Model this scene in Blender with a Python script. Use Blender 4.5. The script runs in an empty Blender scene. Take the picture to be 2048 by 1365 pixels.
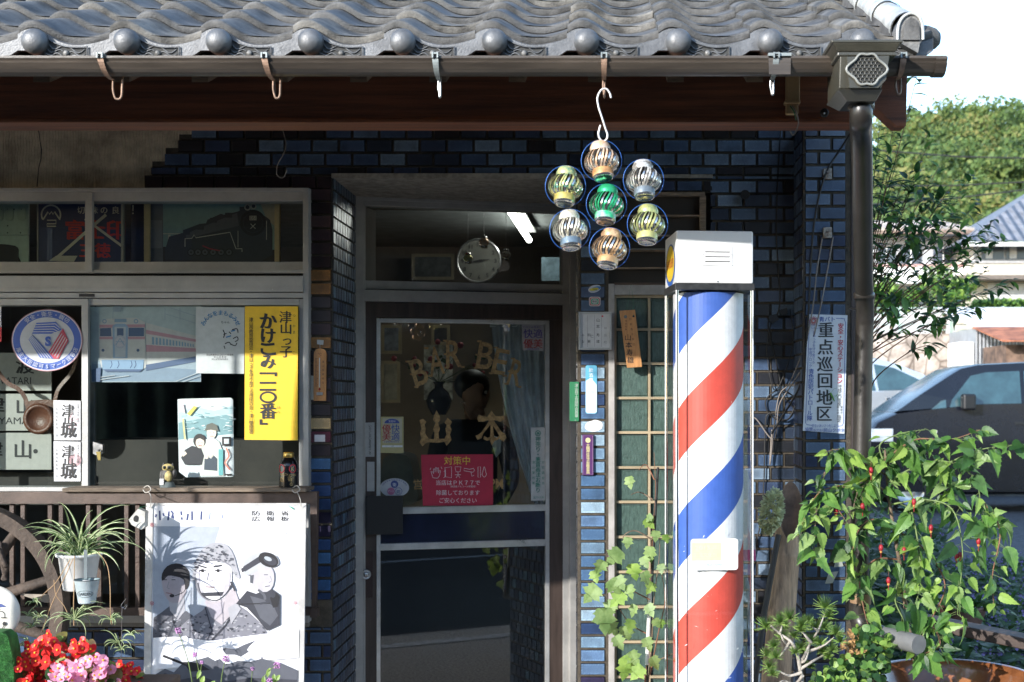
import bpy, bmesh, math, random
from mathutils import Vector, Matrix, noise as mnoise
R = math.radians
random.seed(7)
S = bpy.context.scene
COL = S.collection
# ------------------------------------------------------------------ camera
CAMY, EYE, F = 5.5, 1.6, 2640.0          # metres in front of the wall, eye height, focal length in photo pixels
VX, VY = 1215.0, 795.0                   # where the facade normal meets the photo
cd = bpy.data.cameras.new('camera'); cam = bpy.data.objects.new('camera', cd); COL.objects.link(cam)
cam.location = (0, -CAMY, EYE); cam.rotation_euler = (R(90), 0, 0)
cd.sensor_width = 36; cd.lens = F/2048*36
cd.shift_x = (1024-VX)/2048; cd.shift_y = (VY-682.5)/2048
cd.clip_start = .05; cd.clip_end = 2000
cd.dof.use_dof = True; cd.dof.focus_distance = 4.9; cd.dof.aperture_fstop = 5.6
S.camera = cam
# ------------------------------------------------------------------ light
TX, TM = .80, .45                        # towards the sun: (-TX, -1, TM)
elev = math.atan(TM/math.hypot(TX, 1)); 
W_ = bpy.data.worlds.new('World'); S.world = W_; W_.use_nodes = True
nt = W_.node_tree; bg = nt.nodes['Background']
sky = nt.nodes.new('ShaderNodeTexSky'); sky.sky_type = 'NISHITA'; sky.sun_disc = False
sky.sun_elevation = elev; sky.sun_rotation = math.atan2(-TX, -1)
sky.air_density = 1.0; sky.dust_density = .4; sky.ozone_density = 1.4
nt.links.new(sky.outputs[0], bg.inputs[0]); bg.inputs[1].default_value = .15
sd = bpy.data.lights.new('sun', 'SUN'); sun = bpy.data.objects.new('sun', sd); COL.objects.link(sun)
sd.energy = 2.15; sd.angle = R(.5); sd.color = (1, .97, .93)
sun.rotation_euler = Vector((TX, 1, -TM)).to_track_quat('-Z', 'Y').to_euler()
sun.location = (-6, -10, 8)
S.view_settings.view_transform = 'Standard'; S.view_settings.look = 'None'
S.view_settings.exposure = 1.74; S.view_settings.gamma = 1
S.render.engine = 'CYCLES'
try:
    S.cycles.use_denoising = True; S.cycles.max_bounces = 10; S.cycles.transparent_max_bounces = 24
    S.cycles.caustics_refractive = False; S.cycles.caustics_reflective = False
    S.cycles.sample_clamp_indirect = 6
except Exception: pass

# ------------------------------------------------------------------ helpers
def Wp(px, py, y):
    d = CAMY + y
    return Vector(((px-VX)*d/F, y, EYE+(VY-py)*d/F))
def sc(y): return (CAMY+y)/F            # metres per photo pixel at depth y

MATS = {}
def mat(name, col, rough=.55, metal=0., var=.12, scale=9., bump=0., bscale=60., spec=.5, col2=None, coat=0., emit=0., stretch=None):
    if name in MATS: return MATS[name]
    m = bpy.data.materials.new(name); m.use_nodes = True; n = m.node_tree.nodes; l = m.node_tree.links
    b = n['Principled BSDF']
    b.inputs['Roughness'].default_value = rough; b.inputs['Metallic'].default_value = metal
    b.inputs['Specular IOR Level'].default_value = spec
    if coat: b.inputs['Coat Weight'].default_value = coat; b.inputs['Coat Roughness'].default_value = .08
    c1 = (*col, 1)
    if var or col2:
        tc = n.new('ShaderNodeTexCoord'); vec = tc.outputs['Object']
        if stretch:
            mp = n.new('ShaderNodeMapping'); mp.inputs['Scale'].default_value = stretch
            l.new(vec, mp.inputs[0]); vec = mp.outputs[0]
        nz = n.new('ShaderNodeTexNoise'); nz.inputs['Scale'].default_value = scale; nz.inputs['Detail'].default_value = 6
        nz.inputs['Roughness'].default_value = .65
        l.new(vec, nz.inputs['Vector'])
        rp = n.new('ShaderNodeValToRGB'); l.new(nz.outputs[0], rp.inputs[0])
        d = col2 if col2 else tuple(max(0, c*(1-var*1.6)) for c in col)
        h = tuple(min(1, c*(1+var)) for c in col)
        rp.color_ramp.elements[0].position = .36; rp.color_ramp.elements[0].color = (*d, 1)
        rp.color_ramp.elements[1].position = .64; rp.color_ramp.elements[1].color = (*h, 1)
        l.new(rp.outputs[0], b.inputs['Base Color'])
        mr = n.new('ShaderNodeMapRange'); mr.inputs['To Min'].default_value = max(0, rough-.1); mr.inputs['To Max'].default_value = min(1, rough+.12)
        l.new(nz.outputs[0], mr.inputs['Value']); l.new(mr.outputs[0], b.inputs['Roughness'])
        if bump:
            n2 = n.new('ShaderNodeTexNoise'); n2.inputs['Scale'].default_value = bscale; n2.inputs['Detail'].default_value = 4
            l.new(vec, n2.inputs['Vector'])
            bp = n.new('ShaderNodeBump'); bp.inputs['Strength'].default_value = bump; bp.inputs['Distance'].default_value = .01
            l.new(n2.outputs[0], bp.inputs['Height']); l.new(bp.outputs[0], b.inputs['Normal'])
    else: b.inputs['Base Color'].default_value = c1
    if emit:
        b.inputs['Emission Color'].default_value = c1; b.inputs['Emission Strength'].default_value = emit
    MATS[name] = m; return m
def leafmat(name, col, col2, tr=.35, rough=.45):
    if name in MATS: return MATS[name]
    m = mat(name, col, rough, 0, .2, 14, .15, 90, col2=col2)
    n = m.node_tree.nodes; l = m.node_tree.links; b = n['Principled BSDF']; out = n['Material Output']
    t = n.new('ShaderNodeBsdfTranslucent'); mx = n.new('ShaderNodeMixShader'); mx.inputs[0].default_value = tr
    src = b.inputs['Base Color'].links[0].from_socket
    hs = n.new('ShaderNodeHueSaturation'); hs.inputs['Value'].default_value = 1.6; hs.inputs['Hue'].default_value = .485
    l.new(src, hs.inputs['Color']); l.new(hs.outputs[0], t.inputs[0])
    l.new(b.outputs[0], mx.inputs[1]); l.new(t.outputs[0], mx.inputs[2]); l.new(mx.outputs[0], out.inputs[0])
    return m
def glassmat(name, tint=(1, 1, 1), refl=1.0, rough=.0, f0=.06):
    if name in MATS: return MATS[name]
    m = bpy.data.materials.new(name); m.use_nodes = True; n = m.node_tree.nodes; l = m.node_tree.links
    n.remove(n['Principled BSDF']); out = n['Material Output']
    t = n.new('ShaderNodeBsdfTransparent'); t.inputs[0].default_value = (*tint, 1)
    g = n.new('ShaderNodeBsdfGlossy'); g.inputs['Roughness'].default_value = rough
    fr = n.new('ShaderNodeFresnel'); ge = n.new('ShaderNodeNewGeometry'); mi = n.new('ShaderNodeMath'); mi.operation = 'MULTIPLY_ADD'
    mi.inputs[1].default_value = 1/1.5-1.5; mi.inputs[2].default_value = 1.5; l.new(ge.outputs['Backfacing'], mi.inputs[0]); l.new(mi.outputs[0], fr.inputs[0])
    ma = n.new('ShaderNodeMath'); ma.operation = 'MULTIPLY_ADD'; ma.inputs[1].default_value = refl; ma.inputs[2].default_value = f0-.04; ma.use_clamp = True
    l.new(fr.outputs[0], ma.inputs[0])
    mx = n.new('ShaderNodeMixShader'); l.new(ma.outputs[0], mx.inputs[0]); l.new(t.outputs[0], mx.inputs[1]); l.new(g.outputs[0], mx.inputs[2])
    l.new(mx.outputs[0], out.inputs[0]); MATS[name] = m; return m
def ink(r, g, b, rough=.5):
    k = 'ink_%d_%d_%d' % (int(r*999), int(g*999), int(b*999))
    return mat(k, (r, g, b), rough, 0, .05, 30)

GL = {}
def glyphs(body, bold=0.):
    k = (body, bold)
    if k in GL: return GL[k]
    c = bpy.data.curves.new('glyph', 'FONT'); c.body = body; c.resolution_u = 3; c.offset = bold
    o = bpy.data.objects.new('glyph', c); COL.objects.link(o)
    dg = bpy.context.evaluated_depsgraph_get(); dg.update()
    me = bpy.data.meshes.new_from_object(o.evaluated_get(dg))
    vs = [(v.co.x, v.co.y) for v in me.vertices]; fs = [tuple(p.vertices) for p in me.polygons]
    bpy.data.objects.remove(o); bpy.data.curves.remove(c); bpy.data.meshes.remove(me)
    GL[k] = (vs, fs); return GL[k]

class MB:
    def __init__(s): s.v = []; s.f = []; s.mi = []; s.ms = []; s.col = None; s.sm = []; s.uv = None
    def M(s, m):
        if m not in s.ms: s.ms.append(m)
        return s.ms.index(m)
    def add(s, vs, fs, m, smooth=False):
        o = len(s.v); s.v += [Vector(v) for v in vs]; i = s.M(m)
        for f in fs: s.f.append(tuple(a+o for a in f)); s.mi.append(i); s.sm.append(smooth)
    def hexa(s, p, m):                       # p: 4 front corners (ccw from bottom-left seen from -y) + 4 back corners
        s.add(p, [(0,1,2,3),(7,6,5,4),(0,4,5,1),(1,5,6,2),(2,6,7,3),(3,7,4,0)], m)
    def box(s, x0, x1, y0, y1, z0, z1, m):
        s.hexa([(x0,y0,z0),(x1,y0,z0),(x1,y0,z1),(x0,y0,z1),(x0,y1,z0),(x1,y1,z0),(x1,y1,z1),(x0,y1,z1)], m)
    def pbox(s, px0, px1, py0, py1, yf, yb, m):   # rectangle measured in the photo at depth yf, running back to yb
        a = Wp(px0, py1, yf); b = Wp(px1, py0, yf); s.box(a.x, b.x, yf, yb, a.z, b.z, m)
    def prism(s, pts, yf, yb, m, side=None):      # pts in photo pixels at depth yf
        w = [Wp(x, y, yf) for x, y in pts]; n = len(w)
        ar = sum(w[i].x*w[(i+1)%n].z-w[(i+1)%n].x*w[i].z for i in range(n))
        if ar < 0: w.reverse()
        b = [Vector((q.x, yb, q.z)) for q in w]
        s.add(w+b, [tuple(range(n))], m); s.add(w+b, [tuple(range(2*n-1, n-1, -1))]+[(i, i+n, (i+1)%n+n, (i+1)%n) for i in range(n)], side or m)
    def tube(s, path, r, m, n=8, smooth=True, cap=True, flat=1.):
        path = [Vector(p) for p in path]; k = len(path)
        rr = r if isinstance(r, (list, tuple)) else [r]*k
        vs = []; up = None
        for i, p in enumerate(path):
            t = (path[min(i+1, k-1)]-path[max(i-1, 0)])
            t = t.normalized() if t.length > 1e-9 else Vector((0, 0, 1))
            if up is None: up = t.orthogonal().normalized()
            up = (up-t*up.dot(t)); up = up.normalized() if up.length > 1e-6 else t.orthogonal().normalized()
            w = t.cross(up)
            for j in range(n):
                a = 2*math.pi*j/n; vs.append(p+(up*math.cos(a)+w*math.sin(a)*flat)*rr[i])
        fs = [(i*n+j, i*n+(j+1)%n, (i+1)*n+(j+1)%n, (i+1)*n+j) for i in range(k-1) for j in range(n)]
        s.add(vs, fs, m, smooth)
        if cap: s.add(vs[:n]+vs[-n:], [tuple(range(n-1, -1, -1)), tuple(range(n, 2*n))], m)
    def lathe(s, prof, c, m, n=32, axis='z', smooth=True, sx=1, sy=1, rot=None, a0=0, a1=2*math.pi):
        c = Vector(c); vs = []; full = abs(a1-a0-2*math.pi) < 1e-6; cnt = n if full else n+1
        for r_, h in prof:
            for j in range(cnt):
                a = a0+(a1-a0)*j/n; q = Vector((r_*math.cos(a)*sx, r_*math.sin(a)*sy, h))
                if axis == 'y': q = Vector((q.x, q.z, q.y))
                if axis == 'x': q = Vector((q.z, q.x, q.y))
                if rot is not None: q = rot @ q
                vs.append(c+q)
        k = len(prof); fs = []
        for i in range(k-1):
            for j in range(n):
                j2 = (j+1) % cnt
                fs.append((i*cnt+j, i*cnt+j2, (i+1)*cnt+j2, (i+1)*cnt+j))
        s.add(vs, fs, m, smooth)
    def ball(s, c, r, m, n=16, sx=1, sy=1, sz=1, rot=None):
        s.lathe([(max(1e-5, r*math.sin(math.pi*i/(n//2)))*1., -r*math.cos(math.pi*i/(n//2))*sz) for i in range(n//2+1)], c, m, n, sx=sx, sy=sy, rot=rot)
    def ribbon(s, path, w, m, nrm=None, smooth=True, fold=0.):     # m: material or list across the blade
        path = [Vector(p) for p in path]; k = len(path)
        ms = m if isinstance(m, (list, tuple)) else [m]
        nc = len(ms); rows = []
        for i, p in enumerate(path):
            t = (path[min(i+1, k-1)]-path[max(i-1, 0)]).normalized()
            nn = Vector(nrm) if nrm else Vector((0, -1, .3))
            sd_ = t.cross(nn); sd_ = sd_.normalized() if sd_.length > 1e-6 else t.orthogonal()
            ww = w[i] if isinstance(w, (list, tuple)) else w
            up = sd_.cross(t).normalized()
            rows.append([p+sd_*ww*(c/nc-.5)+up*abs(c/nc-.5)*ww*fold for c in range(nc+1)])
        for c in range(nc):
            vs = []
            for rw in rows: vs += [rw[c], rw[c+1]]
            s.add(vs, [(2*i, 2*i+1, 2*i+3, 2*i+2) for i in range(k-1)], ms[c], smooth)
    def text(s, body, cx, cy, size, fn, m, bold=0., sx=1., rot=0., fit=None, italic=0.):
        """one glyph run centred at photo pixel (cx, cy); fn maps (px, py) -> point; fit = exact (w, h) in pixels"""
        cj = any(ord(c) > 0x2000 for c in body)
        if cj and bold and not getattr(s, '_dup', False):
            s._dup = True; k0 = getattr(s, 'k', 0)
            for i, dx in enumerate((-1, 1, 0)):
                if hasattr(s, 'k'): s.k = k0+i*.25
                d_ = dx*bold*(size or 20)*.75
                if hasattr(s, 'k') or i == 2: s.text(body, cx+(d_ if i < 2 else 0), cy+(d_*.35 if i < 2 else 0), size, fn, m, 0., sx, rot, fit, italic)
            s._dup = False; 
            if hasattr(s, 'k'): s.k = k0+.75
            return
        vs, fs = glyphs(body, 0. if cj else bold)
        if not vs: return
        x0 = min(v[0] for v in vs); x1 = max(v[0] for v in vs); y0 = min(v[1] for v in vs); y1 = max(v[1] for v in vs)
        if fit: kx = fit[0]/max(1e-6, x1-x0); ky = fit[1]/max(1e-6, y1-y0); ox = (x0+x1)/2; oy = (y0+y1)/2
        else:
            kx = ky = size; kx *= sx
            if len(body) == 1 and ord(body) > 0x2000: ox = .5; oy = .36
            else: ox = (x0+x1)/2; oy = .36 if ord(body[0]) > 0x2000 else .35
        ca, sa = math.cos(rot), math.sin(rot); o = []
        for x, y in vs:
            a = (x-ox+italic*(y-oy))*kx; b = -(y-oy)*ky
            o.append(fn(cx+a*ca-b*sa, cy+a*sa+b*ca))
        s.add(o, fs, m)
    def vtext(s, body, cx, y0, y1, size, fn, m, bold=0., sx=1., cxb=None):      # one column of characters read downwards
        n = len(body); st = (y1-y0)/max(1, n)
        for i, ch in enumerate(body):
            if ch in ' 　': continue
            x = cx if cxb is None else cx+(cxb-cx)*(i+.5)/n
            if ch in 'ー': s.text(ch, x, y0+st*(i+.5), size, fn, m, bold, sx, rot=math.pi/2)
            else: s.text(ch, x, y0+st*(i+.5), size, fn, m, bold, sx)
    def build(s, name, parent=None, bevel=0, autosm=False, kind=None, colors=None, uvs=None, org=None):
        me = bpy.data.meshes.new(name)
        if parent is not None:
            q = parent; o = Vector(q.location)
            while q.parent is not None: q = q.parent; o = o+Vector(q.location)
        elif org is not None: o = Vector(org)
        else:
            xs = [v.x for v in s.v]; ys = [v.y for v in s.v]; zs = [v.z for v in s.v]
            o = Vector(((min(xs)+max(xs))/2, (min(ys)+max(ys))/2, min(zs)))
        me.from_pydata([v-o for v in s.v], [], s.f)
        for m in s.ms: me.materials.append(m)
        me.polygons.foreach_set('material_index', s.mi); me.polygons.foreach_set('use_smooth', s.sm)
        if colors:
            ca = me.color_attributes.new('tone', 'FLOAT_COLOR', 'CORNER'); d = []
            for p, c in zip(me.polygons, colors): d += list(c)*p.loop_total
            ca.data.foreach_set('color', d)
        if uvs:
            ul = me.uv_layers.new(name='UVMap'); d = [x for u in uvs for x in u]; ul.data.foreach_set('uv', d)
        me.update()
        ob = bpy.data.objects.new(name, me); COL.objects.link(ob)
        if parent is not None: ob.parent = parent
        else: ob.location = o
        if bevel:
            bv = ob.modifiers.new('bevel', 'BEVEL'); bv.width = bevel; bv.segments = 2; bv.limit_method = 'ANGLE'; bv.angle_limit = R(40)
        if kind: ob['kind'] = kind
        return ob
def tag(o, label, cat, group=None):
    o['label'] = label; o['category'] = cat
    if group: o['group'] = group
    return o
def thing(name, label, cat, loc=(0, 0, 0), group=None):
    o = bpy.data.objects.new(name, None); COL.objects.link(o); o.location = loc; o.empty_display_size = .05
    return tag(o, label, cat, group)
def plane(y):                                  # (px, py) -> point on a plane parallel to the facade
    return lambda a, b: Wp(a, b, y)
def spl(pts, n=6, closed=True):                # Catmull-Rom through 2-D or 3-D points
    P = [Vector(p) for p in pts]; k = len(P); out = []
    rng = range(k) if closed else range(k-1)
    for i in rng:
        a, b, c, d = (P[(i-1) % k], P[i], P[(i+1) % k], P[(i+2) % k]) if closed else (P[max(i-1, 0)], P[i], P[i+1], P[min(i+2, k-1)])
        for j in range(n):
            t = j/n; out.append(.5*((2*b)+(c-a)*t+(2*a-5*b+4*c-d)*t*t+(3*b-a-3*c+d)*t**3))
    if not closed: out.append(P[-1])
    return out
class Art(MB):                                 # flat printed matter: polygons in photo pixels, stacked in thin layers
    def __init__(s, y, step=.00012): super().__init__(); s.y = y; s.k = 0; s.st = step
    def fn(s, a, b): return Wp(a, b, s.y-s.k*s.st)
    def poly(s, pts, m, smooth=0):
        s.k += 1
        p = spl(pts, smooth) if smooth else [Vector(q) for q in pts]
        w = [s.fn(q[0], q[1]) for q in p]; n = len(w)
        if sum(w[i].x*w[(i+1)%n].z-w[(i+1)%n].x*w[i].z for i in range(n)) < 0: w.reverse()
        s.add(w, [tuple(range(n))], m)
    def rect(s, x0, x1, y0, y1, m): s.poly([(x0,y0),(x1,y0),(x1,y1),(x0,y1)], m)
    def line(s, pts, w, m, smooth=0, closed=False):
        s.k += 1
        p = spl(pts, smooth, closed) if smooth else [Vector(q) for q in pts]
        if closed: p = p+[p[0]]
        L = []; Rr = []
        for i, q in enumerate(p):
            if closed and i in (0, len(p)-1): t = p[1]-p[-2]
            else: t = p[min(i+1, len(p)-1)]-p[max(i-1, 0)]
            t = Vector((t[0], t[1])); t = t.normalized() if t.length else Vector((1, 0)); nn = Vector((-t.y, t.x))*w/2
            L.append(s.fn(q[0]+nn.x, q[1]+nn.y)); Rr.append(s.fn(q[0]-nn.x, q[1]-nn.y))
        k = len(p); s.add(L+Rr, [(i, i+1, k+i+1, k+i) for i in range(k-1)], m)
    def disc(s, cx, cy, rx, ry, m, n=40, rot=0):
        c, d = math.cos(rot), math.sin(rot)
        s.poly([(cx+rx*math.cos(a)*c-ry*math.sin(a)*d, cy+rx*math.cos(a)*d+ry*math.sin(a)*c) for a in [2*math.pi*i/n for i in range(n)]], m)
    def t(s, body, cx, cy, size, m, **k): s.k += 1; s.text(body, cx, cy, size, s.fn, m, **k)
    def vt(s, body, cx, y0, y1, size, m, **k): s.k += 1; s.vtext(body, cx, y0, y1, size, s.fn, m, **k)

white = mat('white_paint', (.78, .78, .77), .45, var=.04)
alu = mat('aluminium', (.42, .42, .41), .42, .35, .1, 6, .05, 200)
alu2 = mat('bright_aluminium', (.62, .61, .58), .32, .8, .08, 12)
steel = mat('steel', (.5, .5, .5), .3, 1, .1, 20)
black = mat('black_plastic', (.012, .012, .013), .4, var=.1)
# ================================================================== ground and setting
asph = mat('asphalt', (.06, .06, .062), .85, 0, .3, 30, .5, 260)
gravel = mat('kerb_gravel', (.55, .52, .47), .9, 0, .45, 60, 1., 180)
g = MB(); g.add([(-400,-400,0),(400,-400,0),(400,600,0),(-400,600,0)], [(0,1,2,3)], mat('ground_soil', (.07, .07, .055), .95, 0, .3, .8, .4, 20)); g.build('ground', kind='structure')
g = MB(); g.add([(-60,-7.5,.004),(60,-7.5,.004),(60,-2.05,.004),(-60,-2.05,.004)], [(0,1,2,3)], asph); g.build('road', kind='structure')
g = MB()
for yy, w in ((-1.62, .13), (-5.75, .13)): g.add([(-60,yy-w,.008),(60,yy-w,.008),(60,yy,.008),(-60,yy,.008)], [(0,1,2,3)], mat('road_paint', (.62, .62, .6), .6, 0, .3, 20)); g.s=0
g.build('road_marking', kind='structure')
g = MB(); g.add([(-60,-2.05,.004),(60,-2.05,.004),(60,.0,.004),(-60,.0,.004)], [(0,1,2,3)], gravel); g.build('pavement', kind='structure')
g = MB(); g.add([(2.2,1.5,.006),(60,1.5,.006),(60,27,.006),(2.2,27,.006)], [(0,1,2,3)], mat('car_park_asphalt', (.085, .09, .1), .85, 0, .3, 14, .5, 120)); g.build('car_park', kind='structure')

# ================================================================== the shop building
shop = thing('barber_shop', 'old tiled barber shop with grey roof tiles, glazed blue wall tiles and an aluminium door', 'shop building', (0, .2, 0))
mortar = mat('mortar', (.085, .07, .052), .9, 0, .25, 25, .6, 300)
def tilemat():
    m = bpy.data.materials.new('glazed_tile'); m.use_nodes = True; n = m.node_tree.nodes; l = m.node_tree.links; b = n['Principled BSDF']
    at = n.new('ShaderNodeAttribute'); at.attribute_name = 'tone'
    uv = n.new('ShaderNodeUVMap'); sp = n.new('ShaderNodeSeparateXYZ'); l.new(uv.outputs[0], sp.inputs[0])
    def mth(op, a, bb=None):
        q = n.new('ShaderNodeMath'); q.operation = op
        for i, x in enumerate((a, bb)):
            if x is None: continue
            if isinstance(x, (int, float)): q.inputs[i].default_value = x
            else: l.new(x, q.inputs[i])
        return q.outputs[0]
    def edge(o, k): return mth('MINIMUM', mth('MULTIPLY', mth('MINIMUM', o, mth('SUBTRACT', 1., o)), k), 1.)
    e = mth('MINIMUM', edge(sp.outputs[0], 9.), edge(sp.outputs[1], 4.6))
    tc = n.new('ShaderNodeTexCoord')
    nz = n.new('ShaderNodeTexNoise'); nz.inputs['Scale'].default_value = 260; nz.inputs['Detail'].default_value = 3; l.new(tc.outputs['Object'], nz.inputs['Vector'])
    n3 = n.new('ShaderNodeTexNoise'); n3.inputs['Scale'].default_value = 14; n3.inputs['Detail'].default_value = 5; l.new(tc.outputs['Object'], n3.inputs['Vector'])
    # speckle: lighter specks near the rim of each tile, dark line right at the rim
    lt = n.new('ShaderNodeMixRGB'); lt.blend_type = 'MULTIPLY'; lt.inputs[0].default_value = 1
    l.new(at.outputs['Color'], lt.inputs[1]); lt.inputs[2].default_value = (2.1, 2.0, 1.75, 1)
    f1 = mth('MULTIPLY', mth('SUBTRACT', 1.25, e), mth('MULTIPLY', mth('SUBTRACT', nz.outputs[0], .36), 3.2))
    mx = n.new('ShaderNodeMixRGB'); mx.use_clamp = False; l.new(mth('MINIMUM', mth('MAXIMUM', f1, 0.), 1.), mx.inputs[0]); l.new(at.outputs['Color'], mx.inputs[1]); l.new(lt.outputs[0], mx.inputs[2])
    dk = n.new('ShaderNodeMixRGB'); dk.blend_type = 'MULTIPLY'; l.new(mth('MAXIMUM', mth('SUBTRACT', 1., mth('MULTIPLY', e, 6.)), 0.), dk.inputs[0])
    l.new(mx.outputs[0], dk.inputs[1]); dk.inputs[2].default_value = (.12, .1, .1, 1)
    d2 = n.new('ShaderNodeMixRGB'); d2.blend_type = 'MULTIPLY'; d2.inputs[0].default_value = .6; l.new(dk.outputs[0], d2.inputs[1])
    rp = n.new('ShaderNodeValToRGB'); rp.color_ramp.elements[0].position = .3; rp.color_ramp.elements[0].color = (.45, .42, .4, 1); rp.color_ramp.elements[1].position = .55; l.new(n3.outputs[0], rp.inputs[0]); l.new(rp.outputs[0], d2.inputs[2])
    l.new(d2.outputs[0], b.inputs['Base Color']); b.inputs['Roughness'].default_value = .32
    b.inputs['Coat Weight'].default_value = .2; b.inputs['Coat Roughness'].default_value = .22
    bp = n.new('ShaderNodeBump'); bp.inputs['Strength'].default_value = .18; bp.inputs['Distance'].default_value = .004
    n4 = n.new('ShaderNodeTexNoise'); n4.inputs['Scale'].default_value = 55; l.new(tc.outputs['Object'], n4.inputs['Vector']); l.new(n4.outputs[0], bp.inputs['Height']); l.new(bp.outputs[0], b.inputs['Normal'])
    return m
TM_ = tilemat()
BLUE = [((.016,.017,.022), 4), ((.022,.032,.055), 4), ((.034,.052,.10), 5), ((.075,.115,.18), 6), ((.125,.175,.245), 3), ((.045,.075,.14), 4)]
PIER_SUNLIT = [((.05,.10,.19), 4), ((.13,.21,.31), 4), ((.21,.30,.39), 5), ((.02,.04,.10), 3), ((.08,.14,.25), 3), ((.02,.015,.045), 1)]
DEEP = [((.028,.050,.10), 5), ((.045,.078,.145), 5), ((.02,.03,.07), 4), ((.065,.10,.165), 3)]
BROWN = [((.022,.014,.018), 5), ((.035,.022,.03), 4), ((.05,.03,.035), 2), ((.012,.008,.012), 3)]
OCHRE = [((.22,.11,.035), 1)]
def pick(pal):
    t = sum(w for _, w in pal); r_ = random.random()*t
    for c, w in pal:
        r_ -= w
        if r_ <= 0: break
    k = random.uniform(.85, 1.15); return (c[0]*k, c[1]*k, c[2]*k, 1)
class Tiles:
    def __init__(s): s.mb = MB(); s.c = []; s.u = []
    def tile(s, a, ux, uz, w, h, nrm, col, t=.006, uvr=(0, 1, 0, 1)):
        """bevelled tile: a = lower-left corner, ux/uz unit axes, nrm outward"""
        b = .0022; jw = random.uniform(-.0007, .0007)
        q = [a, a+ux*w, a+ux*w+uz*h, a+uz*h]
        f = [a+ux*b+uz*b+nrm*(t+jw), a+ux*(w-b)+uz*b+nrm*(t+jw), a+ux*(w-b)+uz*(h-b)+nrm*(t-jw), a+ux*b+uz*(h-b)+nrm*(t-jw)]
        s.mb.add(q+f, [(4,5,6,7),(0,1,5,4),(1,2,6,5),(2,3,7,6),(3,0,4,7)], TM_)
        s.c += [col]*5; u0, u1, v0, v1 = uvr
        s.u += [(u0,v0),(u1,v0),(u1,v1),(u0,v1)] + [(0,0)]*16
    def field(s, px0, px1, py0, py1, y, pal, pw=53.9, ph=27.3, x_or=0., y_or=253.5, gap=3.2, stag=True, palf=None):
        """rows of tiles in the facade plane y; limits in photo pixels at that depth"""
        k = sc(y); r0 = math.floor((py0-y_or)/ph)-1; r1 = math.ceil((py1-y_or)/ph)+1
        for r_ in range(r0, r1):
            ty0 = y_or+r_*ph; ty1 = ty0+ph-gap
            a0 = max(ty0, py0); a1 = min(ty1, py1)
            if a1-a0 < 3: continue
            off = x_or + (pw/2 if (r_ % 2 and stag) else 0)
            c0 = math.floor((px0-off)/pw)-1; c1 = math.ceil((px1-off)/pw)+1
            for c in range(c0, c1):
                tx0 = off+c*pw; tx1 = tx0+pw-gap
                b0 = max(tx0, px0); b1 = min(tx1, px1)
                if b1-b0 < 5: continue
                p = palf(r_, (b0+b1)/2, (a0+a1)/2) if palf else pal
                if p is None: continue
                q = Wp(b0, a1, y)
                s.tile(q, Vector((1,0,0)), Vector((0,0,1)), (b1-b0)*k, (a1-a0)*k, Vector((0,-1,0)), p if isinstance(p, tuple) else pick(p))
    def side(s, x, y0, y1, z0, z1, face, pal, w=.0545, h=.0568, gap=.006, z_or=0., stag=.027):
        """tiles on a return wall in plane x=const; face=+1 looks to +x"""
        r0 = math.floor((z0-z_or)/h); r1 = math.ceil((z1-z_or)/h)
        for r_ in range(r0, r1):
            a0 = max(z0, z_or+r_*h); a1 = min(z1, z_or+(r_+1)*h-gap)
            if a1-a0 < .006: continue
            off = stag if r_ % 2 else 0
            c = y0-off
            while c < y1:
                b0 = max(c, y0); b1 = min(c+w-gap*.7, y1)
                if b1-b0 > .008:
                    if face > 0: s.tile(Vector((x, b0, a0)), Vector((0,1,0)), Vector((0,0,1)), b1-b0, a1-a0, Vector((1,0,0)), pick(pal))
                    else: s.tile(Vector((x, b1, a0)), Vector((0,-1,0)), Vector((0,0,1)), b1-b0, a1-a0, Vector((-1,0,0)), pick(pal))
                c += w
    def build(s, name, parent): return s.mb.build(name, parent, colors=s.c, uvs=s.u)

X = lambda px, y=0.: Wp(px, 0, y).x
Z = lambda py, y=0.: Wp(0, py, y).z
XL = -6.0                                    # the shop runs on past the left edge of the photo
# ---- structural wall (butted blocks, no overlapping faces)
w = MB()
w.box(XL, X(617), .0, .2, Z(383), 3.2, mortar)               # above the window
w.box(XL, X(617), .0, .2, -.1, Z(1246), mortar)              # below the window
w.box(X(617), X(664), .0, .62, -.1, 3.2, mortar)             # pier left of the door
w.box(X(664), X(1155), .0, .95, Z(350), 3.2, mortar)         # lintel
w.box(X(1155), X(1217), .0, .98, -.1, 3.2, mortar)           # pier right of the door
w.box(X(1217), X(1425), .0, .2, Z(385), 3.2, mortar)
w.box(X(1425), X(1702), .0, .3, -.1, 3.2, mortar)
w.box(X(1217), X(1425), .0, .2, -.1, Z(1420), mortar)
w.build('wall', shop)
w = MB(); pl = .245
w.box(X(1607,-pl), X(1702,-pl), -pl, -.0005, -.1, Z(244,-pl), mortar); w.build('corner_pillar', shop)
w = MB(); dkb = mat('dark_render', (.03, .026, .022), .9)
w.box(X(1702), X(1702)+.02, -.0, 6., -.1, 3.2, dkb); w.box(XL-.2, XL, 0, 6., -.1, 3.2, dkb); w.box(XL, X(1702), 6.0, 6.2, -.1, 3.2, dkb)
for gx in (XL-.1, X(1702)): w.add([(gx,0,3.2),(gx,6,3.2),(gx,3.8,4.78),(gx+.02,0,3.2),(gx+.02,6,3.2),(gx+.02,3.8,4.78)], [(0,1,2),(5,4,3),(0,2,5,3),(1,4,5,2)], dkb)
w.build('outer_wall', shop)
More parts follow.
